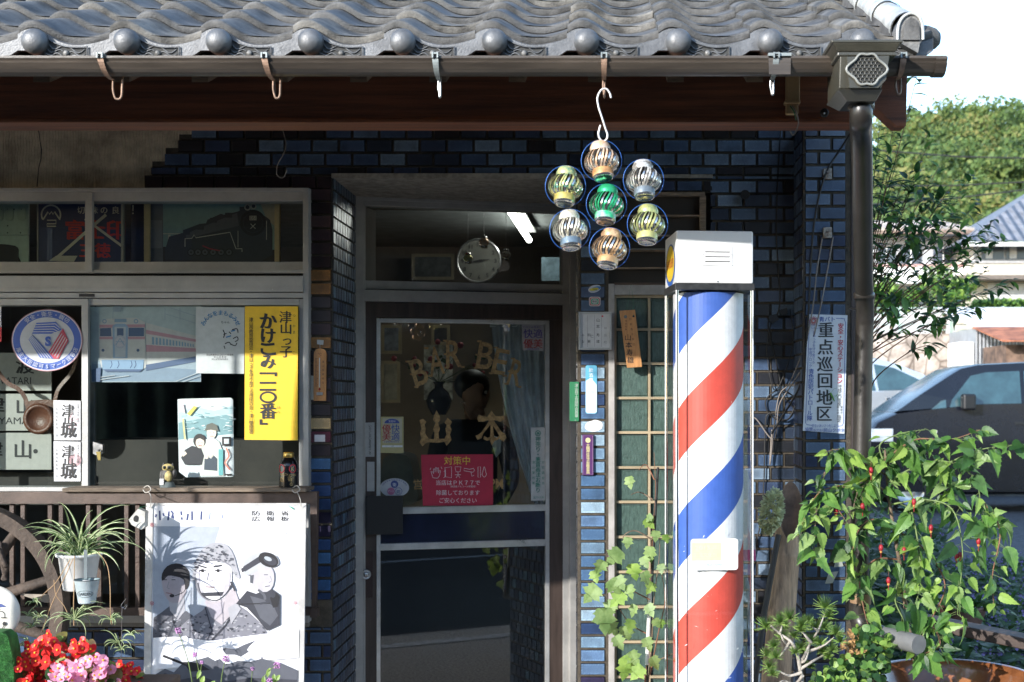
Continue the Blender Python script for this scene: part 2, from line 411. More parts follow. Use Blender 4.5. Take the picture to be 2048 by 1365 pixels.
# ---- stucco soffit and trim of the door recess
st = mat('rough_stucco', (.42, .37, .30), .95, 0, .2, 30, 1.0, 420)
w = MB(); w.box(X(664), X(1155), -.012, .94, Z(357), Z(348), st)
w.box(X(1155), X(1425), -.012, -.001, Z(357), Z(350), st)
w.build('recess_soffit', shop)
# ---- tiles
T = Tiles()
def upper(r_, px, py):
    k = round((py-265)/27.3); left = {0: 390, 1: 362, 2: 336, 3: 309}.get(k, 305)
    if px < left+10: return None
    if px > 664 and py > 345: return None
    return BLUE
T.field(300, 1600, 246, 350, 0, BLUE, x_or=6., palf=upper)
T.field(292, 664, 353.5, 378, 0, BROWN, x_or=23, y_or=353.5, pw=51)
T.field(1420, 1600, 353, 1365, 0, BLUE, x_or=6.)
T.field(1217, 1425, 353, 383, 0, BLUE, x_or=6.)
def pier(r_, px, py):
    if 538 < py < 590 or 672 < py < 698: return OCHRE
    if 834 < py < 860: return [((.30,.22,.12), 1)]
    if py < 905: return BROWN+[((.07,.015,.03), 5)] if py > 800 else BROWN
    return [((.02,.045,.12), 5), ((.03,.08,.19), 5), ((.045,.11,.23), 2), ((.012,.01,.03), 1)]
T.field(620.5, 663, 378, 1200, 0, None, pw=400, x_or=500, y_or=378.2, ph=26.9, stag=False, palf=pier)
T.field(300, 663, 1255, 1500, 0, DEEP, x_or=0)
T.field(-900, 300, 1255, 1500, 0, DEEP, x_or=0)
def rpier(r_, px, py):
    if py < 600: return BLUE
    return PIER_SUNLIT if py > 740 else DEEP  # paler palette below the eave shadow edge paints the sunlit part
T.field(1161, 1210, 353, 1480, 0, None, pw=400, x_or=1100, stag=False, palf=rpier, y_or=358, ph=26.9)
T.side(X(664)+.0, .004, .547, -.05, Z(350), 1, DEEP+[((.07,.14,.22), 3)], z_or=Z(378))
T.side(X(1155)-.0, .004, .80, -.05, Z(350), -1, DEEP+[((.07,.14,.22), 3)], z_or=Z(378))
# corner pillar
k = -pl
r0 = 0
for r_ in range(0, 46):
    ty = 250+r_*27.55
    for (a, b_) in (((1610, 1635), (1639, 1691)) if r_ % 2 == 0 else ((1610, 1661), (1665, 1691))):
        q = Wp(a, ty+23.8, k); T.tile(q, Vector((1,0,0)), Vector((0,0,1)), (b_-a)*sc(k), 23.8*sc(k), Vector((0,-1,0)), pick(DEEP))
T.side(X(1607,k), k+.004, -.008, .1, Z(246,k), -1, DEEP, z_or=Z(250,k)%.0568, w=.11, stag=.05)
T.build('tile_cladding', shop)
w = MB(); w.box(X(1702,k)+.001, X(1702,k)+.016, k-.004, .0, 0, Z(250,k), mat('corner_trim', (.06,.045,.04), .6)); w.build('corner_trim', shop)
# ---- plaster where the tiles have dropped off
def plaster():
    m = mat('old_plaster', (.50, .41, .29), .95, 0, .25, 8, .6, 90, col2=(.29, .235, .165))
    n = m.node_tree.nodes; l = m.node_tree.links; b = n['Principled BSDF']
    tc = n.new('ShaderNodeTexCoord'); mp = n.new('ShaderNodeMapping'); mp.inputs['Rotation'].default_value = (R(90), 0, 0)
    br = n.new('ShaderNodeTexBrick'); br.inputs['Scale'].default_value = 1; br.inputs['Brick Width'].default_value = .112; br.inputs['Row Height'].default_value = .0568
    br.inputs['Mortar Size'].default_value = .004; br.inputs['Color1'].default_value = (.9,.9,.9,1); br.inputs['Color2'].default_value = (.6,.6,.6,1); br.inputs['Mortar'].default_value = (0,0,0,1)
    l.new(tc.outputs['Object'], mp.inputs[0]); l.new(mp.outputs[0], br.inputs['Vector'])
    wv = n.new('ShaderNodeTexWave'); wv.inputs['Scale'].default_value = 26; wv.inputs['Distortion'].default_value = 5; wv.inputs['Detail'].default_value = 3; l.new(tc.outputs['Object'], wv.inputs['Vector'])
    ad = n.new('ShaderNodeMath'); ad.operation = 'MULTIPLY_ADD'; ad.inputs[1].default_value = .55; l.new(wv.outputs['Fac'], ad.inputs[0]); l.new(br.outputs['Color'], ad.inputs[2])
    bp = n.new('ShaderNodeBump'); bp.inputs['Strength'].default_value = .9; bp.inputs['Distance'].default_value = .006
    l.new(ad.outputs[0], bp.inputs['Height']); l.new(bp.outputs[0], b.inputs['Normal'])
    return m
w = MB()
pp = [(-1100,240),(386,240),(386,269),(358,269),(358,296),(331,296),(331,323),(304,323),(304,351),(289,351),(289,380),(-1100,380)]
w.prism(pp, -.004, -.0005, plaster()); pw_ = w.build('bare_plaster', shop)
w = MB(); cr = [(74,252,1.6),(78,266,1.8),(80,282,1.4),(83,300,2.6),(82,318,1.8),(77,338,1.6),(76,352,1.8),(74,374,2.4)]
for i in range(len(cr)-1):
    a, b_ = cr[i], cr[i+1]; w.add([Wp(a[0]-a[2]/2,a[1],-.0044),Wp(a[0]+a[2]/2,a[1],-.0044),Wp(b_[0]+b_[2]/2,b_[1],-.0044),Wp(b_[0]-b_[2]/2,b_[1],-.0044)], [(0,1,2,3)], black)
w.build('crack', pw_)

# ================================================================== eaves: beam, rafters, ceiling boards
wood = mat('stained_timber', (.20, .068, .03), .6, 0, .3, 5, .25, 60, col2=(.10, .034, .017), stretch=(.35, 6, 9))
wood2 = mat('old_timber', (.26, .19, .13), .8, 0, .3, 10, .4, 100, stretch=(1, 1, 6))
YB = -1.2
w = MB()
w.box(XL, X(1720,YB), YB, YB+.13, Z(246,YB), Z(246,YB)+.34, wood); w.box(XL, X(1720,YB), YB-.006, YB, Z(247,YB)+.001, Z(238,YB), wood)
bm_ = w.build('eave_beam', shop, bevel=.004)
w = MB()                                                   # hip end beam seen at the corner
w.prism([(1700,150),(1815,135),(1812,252),(1793,252),(1742,205),(1700,205)], -1.42, -1.34, wood)
w.build('hip_rafter', shop)
rafz = Z(165,-1.38)
for i in range(-4, 11):
    px = 400+i*158.5
    if px > 1640: break
    w = MB(); x = X(px, -1.38)
    sl = .42
    w.hexa([(x-.026,-1.38,rafz),(x+.026,-1.38,rafz),(x+.026,-1.38,rafz+.06),(x-.026,-1.38,rafz+.06),(x-.026,.3,rafz+1.68*sl),(x+.026,.3,rafz+1.68*sl),(x+.026,.3,rafz+.06+1.68*sl),(x-.026,.3,rafz+.06+1.68*sl)], wood2); o = w.build('rafter', shop)
w = MB(); w.add([(XL,-1.662,2.582),(X(1770,-1.5),-1.662,2.582),(X(1770,-1.5),.3,3.38),(XL,.3,3.38)], [(0,1,2,3)], wood2); w.build('eave_board', shop)
w = MB(); w.box(XL, X(1770,-1.65), -1.655, -1.64, 2.55, 2.592, wood); w.build('fascia', shop)
# wall plate above the facade, closes the view under the roof
w = MB(); w.box(XL, X(1702)+.02, -.05, -.003, Z(243), 3.2, wood); w.build('wall_plate', shop)

# ================================================================== roof
rt = mat('smoked_roof_tile', (.112, .108, .102), .70, .0, .38, 9, .25, 160, spec=.4)
rs_ = mat('silvery_eave_tile', (.15, .152, .155), .46, .3, .22, 16, .15, 200)
rtd = mat('dusty_roof_tile', (.17, .165, .155), .48, .2, .35, 16, .3, 150)
roof = MB().build('roof', shop) if False else None
SL = math.atan(.42); TW = .2655; EX = .235; YE = -1.66; ZE = Z(91, YE)
def prof(u):
    P = [(0,.030),(.06,.0405),(.14,.0465),(.22,.0435),(.32,.029),(.43,.011),(.55,.0005),(.68,-.002),(.80,.002),(.92,.010),(1,.0175)]
    for i in range(len(P)-1):
        if u <= P[i+1][0]:
            t = (u-P[i][0])/(P[i+1][0]-P[i][0]); a, b = P[i][1], P[i+1][1]
            m0 = ((P[i+1][1]-P[max(i-1,0)][1])/(P[i+1][0]-P[max(i-1,0)][0])); m1 = ((P[min(i+2,len(P)-1)][1]-P[i][1])/(P[min(i+2,len(P)-1)][0]-P[i][0])); h = P[i+1][0]-P[i][0]
            return (2*t**3-3*t*t+1)*a+(t**3-2*t*t+t)*h*m0+(-2*t**3+3*t*t)*b+(t**3-t*t)*h*m1
    return P[-1][1]
ux = Vector((1, 0, 0)); us = Vector((0, math.cos(SL), math.sin(SL))); un = Vector((0, -math.sin(SL), math.cos(SL)))
X0 = X(39, YE)                       # a column joint
NU = 18
rtv = [rt, rt, mat('smoked_roof_tile_dark', (.10, .098, .095), .6, .05, .4, 7, .25, 160, spec=.4), mat('smoked_roof_tile_dusty', (.155, .145, .128), .68, 0, .4, 12, .3, 160, spec=.35)]
def roof_tile(mb, x, s0, first=False):
    rt = random.choice(rtv); x += random.uniform(-.0015, .0015)
    us_ = [i/NU for i in range(NU+1)]; th = .021; L = EX+.02; lift = .0235
    def P(u, s, h): return Vector((x, YE, ZE))+ux*(u*TW)+us*s+un*(prof(u)+h)
    j = random.uniform(-.0012, .0012); s0 += random.uniform(-.002, .002)
    rows = [[P(u, s0+.0, lift+j-th) for u in us_], [P(u, s0, lift+j-.006) for u in us_], [P(u, s0+.004, lift+j-.001) for u in us_], [P(u, s0+.012, lift+j) for u in us_],
            [P(u, s0+.016, lift+j-.0022) for u in us_], [P(u, s0+L, .0005+j) for u in us_]]
    n1 = NU+1; vs = [q for r_ in rows for q in r_]
    fs = [(r_*n1+i, r_*n1+i+1, (r_+1)*n1+i+1, (r_+1)*n1+i) for r_ in range(5) for i in range(NU)]
    mb.add(vs, fs, rt, True)
    for e in (0, NU):                       # side faces
        u = us_[e]; q = [P(u, s0, lift+j-th), P(u, s0+.004, lift+j-.001), P(u, s0+L, .0005+j), P(u, s0+L, -th)]
        mb.add(q, [(0,1,2,3) if e == 0 else (3,2,1,0)], rt)
    # underside strip
    mb.add([P(0,s0,lift+j-th),P(1,s0,lift+j-th),P(1,s0+.06,-.004),P(0,s0+.06,-.004)], [(0,1,2,3)], rt)
rm = MB(); NC0, NC1 = -14, 9
hipx = lambda s: 1.12 - s*math.cos(SL)       # plan line of the hip
XH = X(1722, YE)
for c in range(NC0, 10):
    for r_ in range(0, 25):
        x = X0+c*TW; s0 = .012+r_*EX
        if x > X(1800, YE)-TW*.6: continue
        roof_tile(rm, x, s0)
roof = rm.build('roof', shop)
# roof deck under the tiles and the hidden hip side
w = MB()
q = lambda x, s, h: Vector((x, YE, ZE))+us*s+un*h
XV = X(1835, YE)
w.add([q(XL,.05,-.03), q(XV,.05,-.03), q(XV,6,-.03), q(XL,6,-.03)], [(0,1,2,3)], rtd)
w.add([q(XL,6,-.03), q(XV,6,-.03), q(XV,6,-.03)+Vector((0,3.6,-1.75)), q(XL,6,-.03)+Vector((0,3.6,-1.75))], [(0,1,2,3)], rtd)
w.build('roof_deck', roof)
# decorated eave tiles with round ends
def eave_tile_mb(x, full=True):
    mb = MB(); o = Vector((x, YE, ZE))
    P = lambda u, dz, dy=0.: o+ux*(u*TW)+Vector((0, dy, dz))
    us_ = [i/NU for i in range(NU+1)]
    # hanging front flange: upper edge follows the tile, lower edge sags in the middle
    def low(u): return -.018-.036*max(0, math.sin(math.pi*min(1, max(0, (u-.16)/.84))))**.8
    top = [P(u, prof(u)-.001, -.012) for u in us_]; bot = [P(u, low(u), -.012) for u in us_]
    n1 = NU+1; tb = [v+Vector((0,.02,0)) for v in top]; bb = [v+Vector((0,.02,0)) for v in bot]
    mb.add(bot+top, [(i, i+1, n1+i+1, n1+i) for i in range(NU)], rs_, True)
    mb.add(top+tb, [(i, i+1, n1+i+1, n1+i) for i in range(NU)], rs_, True)
    mb.add(bb+bot, [(i, i+1, n1+i+1, n1+i) for i in range(NU)], rs_, True)
    # tile body behind the flange
    back = [o+ux*(u*TW)+us*.1+un*(prof(u)+.0) for u in us_]
    mb.add(top+back, [(i, i+1, n1+i+1, n1+i) for i in range(NU)], rs_, True)
    # raised frame round the relief panel
    def fr(u, k): return P(u, prof(u)*(k)+low(u)*(1-k), -.0)
    A = .30; B = .77; fy = -.018
    fp = lambda u, k: (fr(u, k)+Vector((0, fy, 0)))
    path = [fp(A,.8)]+[fp(A+(B-A)*i/8,.82) for i in range(9)]+[fp(B,.2)]+[fp(B-(B-A)*i/8,.17) for i in range(9)]+[fp(A,.8)]
    mb.tube(path, .0022, rs_, 5)
    dark = [fr(A+(B-A)*i/8,.8)+Vector((0,-.0135,0)) for i in range(9)]; dl = [fr(A+(B-A)*i/8,.19)+Vector((0,-.0135,0)) for i in range(9)]
    mb.add(dl+dark, [(i, i+1, 10+i, 9+i) for i in range(8)], mat('panel_recess', (.05,.05,.048), .8))
    cx = (A+B)/2
    c = fr(cx, .48)+Vector((0,-.017,0)); mb.ball(c, .0088, rtd, 12, sy=.6)
    for sg in (-1, 1):
        for kk in range(3):
            pts = [fr(cx+sg*(.035+t*.17), .25+.2*kk+.16*math.sin(t*5.0+kk*.8)*(1 if sg > 0 else 1)*.9)+Vector((0,-.0155,0)) for t in [i/9 for i in range(10)]]
            mb.tube(pts, [.0012+.0012*math.sin(math.pi*i/9) for i in range(10)], rs_, 5)
    return mb
def ball_mb(x, r=.036):
    mb = MB(); c = Vector((x, YE-.03, ZE+.003))
    pr = [(1e-5, -.030), (.012,-.0295), (.022,-.0265), (.030,-.021), (.0355,-.013), (.0385,-.004), (.0388,.004), (.0375,.008), (.0375,.06)]
    mb.lathe([(a*r/.0385*1.02, b) for a, b in pr], c, rs_, 36, axis='y'); return mb
for c in range(-2, 10):
    x = X0+c*TW
    e = eave_tile_mb(x).build('eave_tile', roof)
    ball_mb(x+.057).build('round_tile_end', roof)
# hip ridge: half-round cap tiles rising to the upper left + end cap + side ball
hip = MB(); hm = mat('pale_hip_tile', (.50, .50, .47), .4, .1, .2, 12, .2, 120)  # glazed cap tiles; pale base colour also carries their sky reflection
a = Wp(1820, 62, YE+.02); dirv = us.copy()
sdv = dirv.cross(Vector((0,0,1))).normalized(); upv = sdv.cross(dirv)
def arch(mb, s0, s1, r0, r1, m):
    vs = []; n = 14
    for s, rr in ((s0, r0), (s1, r1)):
        for i in range(n+1):
            t = math.pi*(i/n)*1.24-.12*math.pi; vs.append(a+dirv*s+sdv*rr*math.cos(t)+upv*(rr*math.sin(t)))
    mb.add(vs, [(i, i+1, n+2+i, n+1+i) for i in range(n)], m, True)
for i in range(19):
    arch(hip, .04+i*.3, .04+(i+1)*.3+.02, .047, .044, hm)
    arch(hip, .04+i*.3, .065+i*.3, .050, .050, hm)
hb = [a+dirv*s+sdv*x+upv*h for s in (.05, 5.9) for x, h in ((-.06,-.09),(.05,-.09),(.045,.0),(-.045,.0))]
hip.add(hb, [(0,1,2,3),(4,7,6,5),(0,4,5,1),(1,5,6,2),(3,2,6,7),(0,3,7,4)], rt)
hip.build('hip_ridge', roof)
w = MB(); yc = YE-.03
w.prism([(1793,78),(1795,54),(1802,36),(1814,27),(1829,28),(1841,38),(1847,58),(1846,80),(1840,87),(1836,106),(1800,86)], yc-.02, yc+.06, rtd)
w.prism([(1806,80),(1807,56),(1812,42),(1822,35),(1833,40),(1839,54),(1840,80)], yc-.028, yc-.0195, rt)
w.tube([Wp(x_, y_, yc-.024) for x_, y_ in spl([(1795,80),(1797,52),(1806,35),(1822,27),(1838,34),(1845,52),(1846,80)], 4, False)], .0045, hm, 8)
w.build('hip_end_tile', roof)
for i in range(14):
    w = MB(); w.lathe([(1e-5,.058),(.018,.055),(.030,.043),(.038,.02),(.040,0),(.038,-.09)], Wp(1842, 78, YE+.1)+us*(.42*i), rt, 30, axis='x'); w.build('round_tile_end', roof)

# ================================================================== gutter
gm = mat('brown_gutter', (.08, .064, .05), .38, 0, .22, 10, .1, 120, stretch=(.3,3,3))
YG = -1.76; gk = sc(YG)
xa, xb = XL, X(1893, YG)
w = MB(); cz = Z(114, YG); rg = .044; gy = YG+rg
sec = []
for i in range(13):
    t = math.pi*i/12; sec.append((gy-rg*math.cos(t), cz-rg*math.sin(t)*1.0))
sec = [(gy-rg+.006, cz+.0025), (gy-rg-.0035, cz+.0025), (gy-rg-.0035, cz-.004), (gy-rg+.0015, cz-.010), (gy-rg+.0035, cz-.0145), (gy-rg-.0005, cz-.016)]+sec[3:]
vs = [(x_, y_, z_) for x_ in (xa, xb) for y_, z_ in sec]; n = len(sec)
w.add(vs, [(i, n+i, n+i+1, i+1) for i in range(n-1)], gm, False)
w.add([(xb-.0005, y_, z_) for y_, z_ in sec[5:]], [tuple(range(n-5))], gm)
vs2 = [(x_, y_-(.003 if y_ < gy else -.003), z_-.003) for x_ in (xb-.03, xb+.002) for y_, z_ in sec[1:]]
w.add(vs2, [(i, n-1+i, n+i, i+1) for i in range(n-2)], gm)
sol = w.build('gutter', shop)
sm_ = sol.modifiers.new('s', 'SOLIDIFY'); sm_.thickness = .002; sm_.offset = 1
galv = mat('galvanised_strap', (.30, .33, .32), .5, .3, .15, 20); cop = mat('copper_strap', (.30, .19, .13), .5, .3, .3, 30)
def bracket(px, m, loopw=14, lean=0., y0=107, yl=190):
    b = MB(); x = X(px, YG)
    b.box(x-.008, x+.008, YG-.012, YG+.11, Z(110,YG), Z(107,YG), galv)
    for sg in (-1, 1): b.box(x+sg*.007-.002, x+sg*.007+.002, YG-.014, YG-.006, Z(118,YG), Z(107,YG), galv)
    pts = []
    for i in range(11):
        t = math.pi*(.02+.55*i/10); pts.append((x+lean*.02*i/10, gy-(rg+.007)*math.cos(t), cz-.004-(rg+.006)*math.sin(t)))
    for i in range(10):
        p, q_ = Vector(pts[i]), Vector(pts[i+1]); hw = .0085-.003*i/10
        b.add([p+ux*-hw, p+ux*hw, q_+ux*hw, q_+ux*-hw, p+ux*-hw+Vector((0,.003,0)), p+ux*hw+Vector((0,.003,0)), q_+ux*hw+Vector((0,.003,0)), q_+ux*-hw+Vector((0,.003,0))], [(0,1,2,3),(4,7,6,5),(0,3,7,4),(1,5,6,2)], m)
    e = Vector(pts[-1]); lw = loopw*gk/2
    zb_ = Z(yl,YG)-e.z; lo = [e+Vector((-.002,0,.004)), e+Vector((-.003,0,zb_*.45)), e+Vector((lw*.05,0,zb_*.8)), e+Vector((lw*.45,0,zb_*.97)), e+Vector((lw,0,zb_)), e+Vector((lw*1.55,0,zb_*.97)), e+Vector((lw*1.95,0,zb_*.8)), e+Vector((lw*2.05,0,zb_*.4)), e+Vector((lw*2.05,.004,.0)), e+Vector((lw*2.05,.01,.02))]
    b.tube(spl(lo, 5, False), .0032, m if m is not galv else steel, 6)
    return b.build('gutter_bracket', sol)
bracket(202, cop, 16, .8); bracket(530, cop, 12, .6, yl=188); bracket(871, galv, 2, .2, yl=186); bracket(1208, cop, 1, 0, yl=186); bracket(1552, galv, 4, -.3, yl=181)
bracket(1806, cop, 8, -.3, yl=180)
for dx in (-202-140,): bracket(dx, cop, 16, .8)
w = MB(); w.prism([(1537,106),(1583,106),(1583,112),(1537,112)], YG-.006, YG+.02, galv); w.prism([(1537,112),(1582,112),(1581,149),(1538,149)], YG-.0035, YG-.001, gm); w.build('gutter_joint', sol)
# ---- rain head
hmz = mat('bronze_plastic', (.058, .054, .040), .33, 0, .12, 9, .05, 200, coat=.2)
YR = YG-.10; k = YR
def frus(mb, px0a, px1a, pya, px0b, px1b, pyb, ya, yb_, dep_a, dep_b, m):
    A = [Wp(px0a, pya, ya), Wp(px1a, pya, ya)]; B = [Wp(px0b, pyb, yb_), Wp(px1b, pyb, yb_)]
    zA = A[0].z; zB = B[0].z
    mb.hexa([B[0], B[1], A[1], A[0], B[0]+Vector((0,dep_b,0)), B[1]+Vector((0,dep_b,0)), A[1]+Vector((0,dep_a,0)), A[0]+Vector((0,dep_a,0))], m)
w = MB()
frus(w, 1662, 1806, 79, 1664, 1806, 86, k-.016, k-.016, .26, .26, hmz)
frus(w, 1666, 1802, 86, 1676, 1792, 104, k-.014, k, .25, .22, hmz)
frus(w, 1675, 1793, 104, 1675, 1793, 112, k-.004, k-.004, .23, .23, hmz)
frus(w, 1680, 1781, 112, 1678, 1762, 178, k, k+.01, .21, .19, hmz)
frus(w, 1675, 1766, 178, 1694, 1752, 203, k+.006, k+.04, .2, .13, hmz)
rh = w.build('rain_head', shop, bevel=.003)
w = MB(); ya = k-.006
fp_ = [(1694,114),(1778,112),(1772,160),(1757,176),(1699,176)]
w.prism(fp_, ya, k+.01, hmz); w.build('front_panel', rh, bevel=.002)
w = MB()
og = []
for (x0_, y0_), (x1_, y1_), bl in (((1734,110),(1757,120),.22),((1757,120),(1757,158),.42),((1757,158),(1734,168),.22),((1734,168),(1711,158),.22),((1711,158),(1711,120),.42),((1711,120),(1734,110),.22)):
    for i in range(8):
        t = i/8; dx_, dy_ = x1_-x0_, y1_-y0_; b_ = math.sin(math.pi*t)*bl*(.9+.25*math.sin(math.pi*t)); og.append((x0_+dx_*t+dy_*b_, y0_+dy_*t-dx_*b_))
lite = mat('sunlit_edge', (.27,.27,.24), .3, 0, .1, 30)  # paler than the plastic: sun on the moulding put into its colour
w.tube([Wp(p[0], p[1], ya-.006) for p in og]+[Wp(og[0][0], og[0][1], ya-.006)], .0035, lite, 8)
w.prism([(p[0], p[1]) for p in og], ya-.0005, ya+.0, mat('grille_dark', (.02,.02,.018), .6))
w.build('window_moulding', rh)
w = MB()
for i in range(8):
    for j in range(8):
        cx = 1704+i*8.6+(4.3 if j % 2 else 0); cy = 118+j*6.6
        if ((cx-1734)/33)**2+((cy-140)/27)**2 > .9: continue
        for an in (90, 210, 330):
            dx, dy = math.cos(R(an))*4.6, math.sin(R(an))*4.6
            w.tube([Wp(cx, cy, ya-.002), Wp(cx+dx, cy+dy, ya-.002)], .0019, hmz, 4)
w.build('lattice', rh)
# ---- downpipe
dp = mat('brown_pipe', (.028, .024, .02), .35, 0, .2, 8, .05, 100)
w = MB(); c0 = Wp(1722, 203, k+.1)
top = [c0, c0+Vector((0,0,-.05)), Wp(1722, 262, -1.62), Wp(1724, 330, -1.45), Wp(1727, 560, -.9), Wp(1730, 620, -.78), Wp(1727.5, 700, -.75), Wp(1722, 985, -.75), Wp(1719, 1240, -.75)]
rr_ = [.033, .033, .033, .0325, .0325, .0325, .0325, .0325, .0325]
w.tube(spl(top[:5], 6, False)+spl(top[4:], 5, False)[1:], .0325, dp, 24)
w.lathe([(.0365,0),(.0375,-.003),(.0375,-.028),(.0355,-.03),(.0325,-.03)], c0+Vector((0,0,.004)), dp, 28)
pj = Wp(1728, 592, -.84); w.lathe([(.034,.012),(.037,.01),(.037,-.01),(.034,-.012)], pj, dp, 24)
w.tube(spl([Wp(1719,1205,-.75), Wp(1720,1238,-.75), Wp(1735,1262,-.78), Wp(1758,1272,-.85)], 5, False), .037, dp, 20)
dpo = w.build('downpipe', shop)
w = MB(); w.tube([Wp(1755,1268,-.84), Wp(1838,1290,-1.02)], .033, mat('grey_pipe', (.15,.15,.15), .45, 0, .12), 20); w.build('pipe_outlet', dpo)
w = MB(); w.tube([Wp(1700,618,-.7), Wp(1712,618,-.74), Wp(1722,617,-.8), Wp(1745,618,-.79)], .005, black, 6); w.build('pipe_clip', dpo)
w = MB(); w.lathe([(.0378,.02),(.0378,-.018)], Wp(1721,1198,-.75), mat('brown_tape', (.25,.15,.08), .6), 20); w.build('tape', dpo)
# ================================================================== shop window
aluG = mat('window_aluminium', (.40, .40, .39), .45, .25, .10, 5, .04, 150)
gap_shade = mat('shadow_gap', (.012, .011, .01), .9)  # near-black strips paint the shade between the frame profiles
win = MB()
def wb(px0, px1, py0, py1, yf, yb, m=aluG, mb=None): (mb or win).pbox(px0, px1, py0, py1, yf, yb, m)
yw = -.045
wb(-900, 617, 376, 383, yw-.01, 0)                    # head flashing
wb(-900, 606, 383, 402, yw, .05); wb(606, 617, 383, 1246, yw-.008, .1)
wb(-900, 606, 524, 540, yw+.01, .06); wb(-900, 606, 540, 547, yw-.006, .08)
wb(170, 184, 386, 545, yw-.012, yw+.012)
wb(-900, 606, 552, 575, yw-.018, .06); wb(-900, 606, 575, 584, yw-.022, .06); wb(-900, 606, 586, 596, yw-.008, .06)
wb(-900, 598, 598, 611, yw, .05); wb(163, 176, 598, 984, yw-.014, yw+.01); wb(598, 606, 598, 976, yw+.004, .03)
wb(176, 189, 611, 984, yw+.03, yw+.05, mat('dark_aluminium', (.14,.14,.14), .4, .4))
wb(-900, 606, 975, 988, yw, .06)
wb(-900, 606, 1225, 1246, yw, .08); 
for x in (-170, -186-150): wb(x, x+12, 386, 1225, yw-.014, yw+.01)
for a, b, c, d in ((383,386,-900,606),(547,552,-900,606),(584,586,-900,606),(596,598,-900,606)): win.pbox(c, d, a, b, yw+.03, .05, gap_shade)
for px in (122, 331, 545): win.ball(Wp(px, 579, yw-.023), .0025, steel, 8)
window = win.build('window', shop, bevel=.0012)
gl = glassmat('window_glass', (.80, .86, .84), 1.15, 0, .05)
w = MB()
w.add([Wp(-900,1225,yw+.028),Wp(606,1225,yw+.028),Wp(606,598,yw+.028),Wp(-900,598,yw+.028)], [(0,1,2,3)], gl)
w.add([Wp(-900,527,yw+.029),Wp(606,527,yw+.029),Wp(606,402,yw+.029),Wp(-900,402,yw+.029)], [(0,1,2,3)], gl)
w.build('glass', window)
w = MB(); w.prism([(186,884),(205,890),(205,906),(196,912),(186,908)], yw+.0, yw+.02, steel); w.lathe([(.006,0),(.006,.012),(1e-5,.012)], Wp(199,902,yw-.006), mat('brass', (.5,.4,.15), .3, 1), 12, axis='y'); w.prism([(192,904),(201,904),(201,921),(196,921)], yw-.004, yw+.004, MATS['brass']); w.build('window_lock', window)
w = MB(); wb(158, 189, 588, 594, yw-.0095, yw-.008, black, w); w.build('maker_plate', window)

# ================================================================== door in the recess (turned a little to the right)
def dY(px, off=0.):
    k_ = (px-VX)/F; return (.8421+1.416*k_-off)/(1-.2575*k_)
def DP(px, py, off=0.):                       # on the door plane, off = distance towards the street
    y = dY(px, off); return Wp(px, py, y)
def dz(py, pr=740): return EYE+(VY-py)*(CAMY+dY(pr))/F
def dbox(mb, px0, px1, z0, z1, o0, o1, m):
    a, b = DP(px0, 0, o1), DP(px1, 0, o1); c_, d_ = DP(px0, 0, o1), DP(px1, 0, o1)
    nrm = Vector((.2575, -1, 0)).normalized()*(o1-o0)
    A, B = Vector((a.x, a.y, 0)), Vector((b.x, b.y, 0))
    A2, B2 = A-nrm, B-nrm; z_ = lambda p, z: Vector((p.x, p.y, z))
    mb.hexa([z_(A,z0), z_(B,z0), z_(B,z1), z_(A,z1), z_(A2,z0), z_(B2,z0), z_(B2,z1), z_(A2,z1)], m)
frm = MB()
aluW = mat('door_frame_aluminium', (.40, .385, .36), .42, .25, .12, 6, .05, 140)
d_ = lambda p0, p1, z0, z1, o0, o1, m=aluW, mb=None: dbox(mb or frm, p0, p1, z0, z1, o0, o1, m)
d_(708, 727, -.05, Z(350), -.05, .055); d_(727, 731, -.05, dz(415), -.05, .03); 
d_(1126, 1140, -.05, Z(350), -.05, .03); d_(1140, 1158, -.05, Z(350), -.05, .055)
d_(727, 1140, dz(403), Z(350), -.05, .045); d_(727, 1140, dz(413), dz(403), -.05, .03)
d_(727, 1140, dz(579), dz(562), -.05, .02); d_(727, 1140, dz(604), dz(581), -.05, .04); d_(727, 1140, dz(581), dz(579), -.05, .01, gap_shade)
frame = frm.build('door_frame', shop, bevel=.0015)
w = MB(); w.text('・', 0, 0, .001, lambda a, b: DP(1068, 578, .022), aluW) if False else None
gd = glassmat('door_glass', (.72, .80, .78), 1.5, 0, .07)
q4 = lambda p0, p1, z0, z1, o: [Vector((DP(p,0,o).x, DP(p,0,o).y, z)) for p, z in ((p0,z0),(p1,z0),(p1,z1),(p0,z1))]
w = MB(); w.add(q4(731,1126,dz(562),dz(413),-.01), [(0,1,2,3)], gl); w.build('transom_glass', frame)
brn = mat('brown_door_frame', (.06, .042, .034), .42, .1, .2, 8, .05, 100, stretch=(4,4,.5))
dr = MB()
zt, zb = dz(605), -.02
d_(731, 1126, dz(635), zt, -.02, .02, brn, dr); d_(729, 753, zb, dz(635), -.02, .02, brn, dr); d_(1099, 1126, zb, dz(635), -.02, .02, brn, dr)
door = dr.build('door', shop, bevel=.0015)
sv = mat('silver_trim', (.60, .59, .56), .3, .55, .1, 10)
w = MB(); d_(753, 761, zb, dz(637), -.01, .024, sv, w); d_(1091, 1099, zb, dz(637), -.01, .024, sv, w); d_(761, 1091, dz(645), dz(637), -.01, .024, sv, w)
d_(761, 1091, dz(1029), dz(1016), -.01, .025, sv, w); d_(761, 1091, dz(1101), dz(1088), -.01, .025, sv, w); w.build('glazing_bead', door, bevel=.001)
w = MB(); w.add(q4(761,1091,dz(1016),dz(645),.002), [(0,1,2,3)], gd); w.add(q4(761,1091,zb+.1,dz(1101),.002), [(0,1,2,3)], gd); w.build('glass', door)
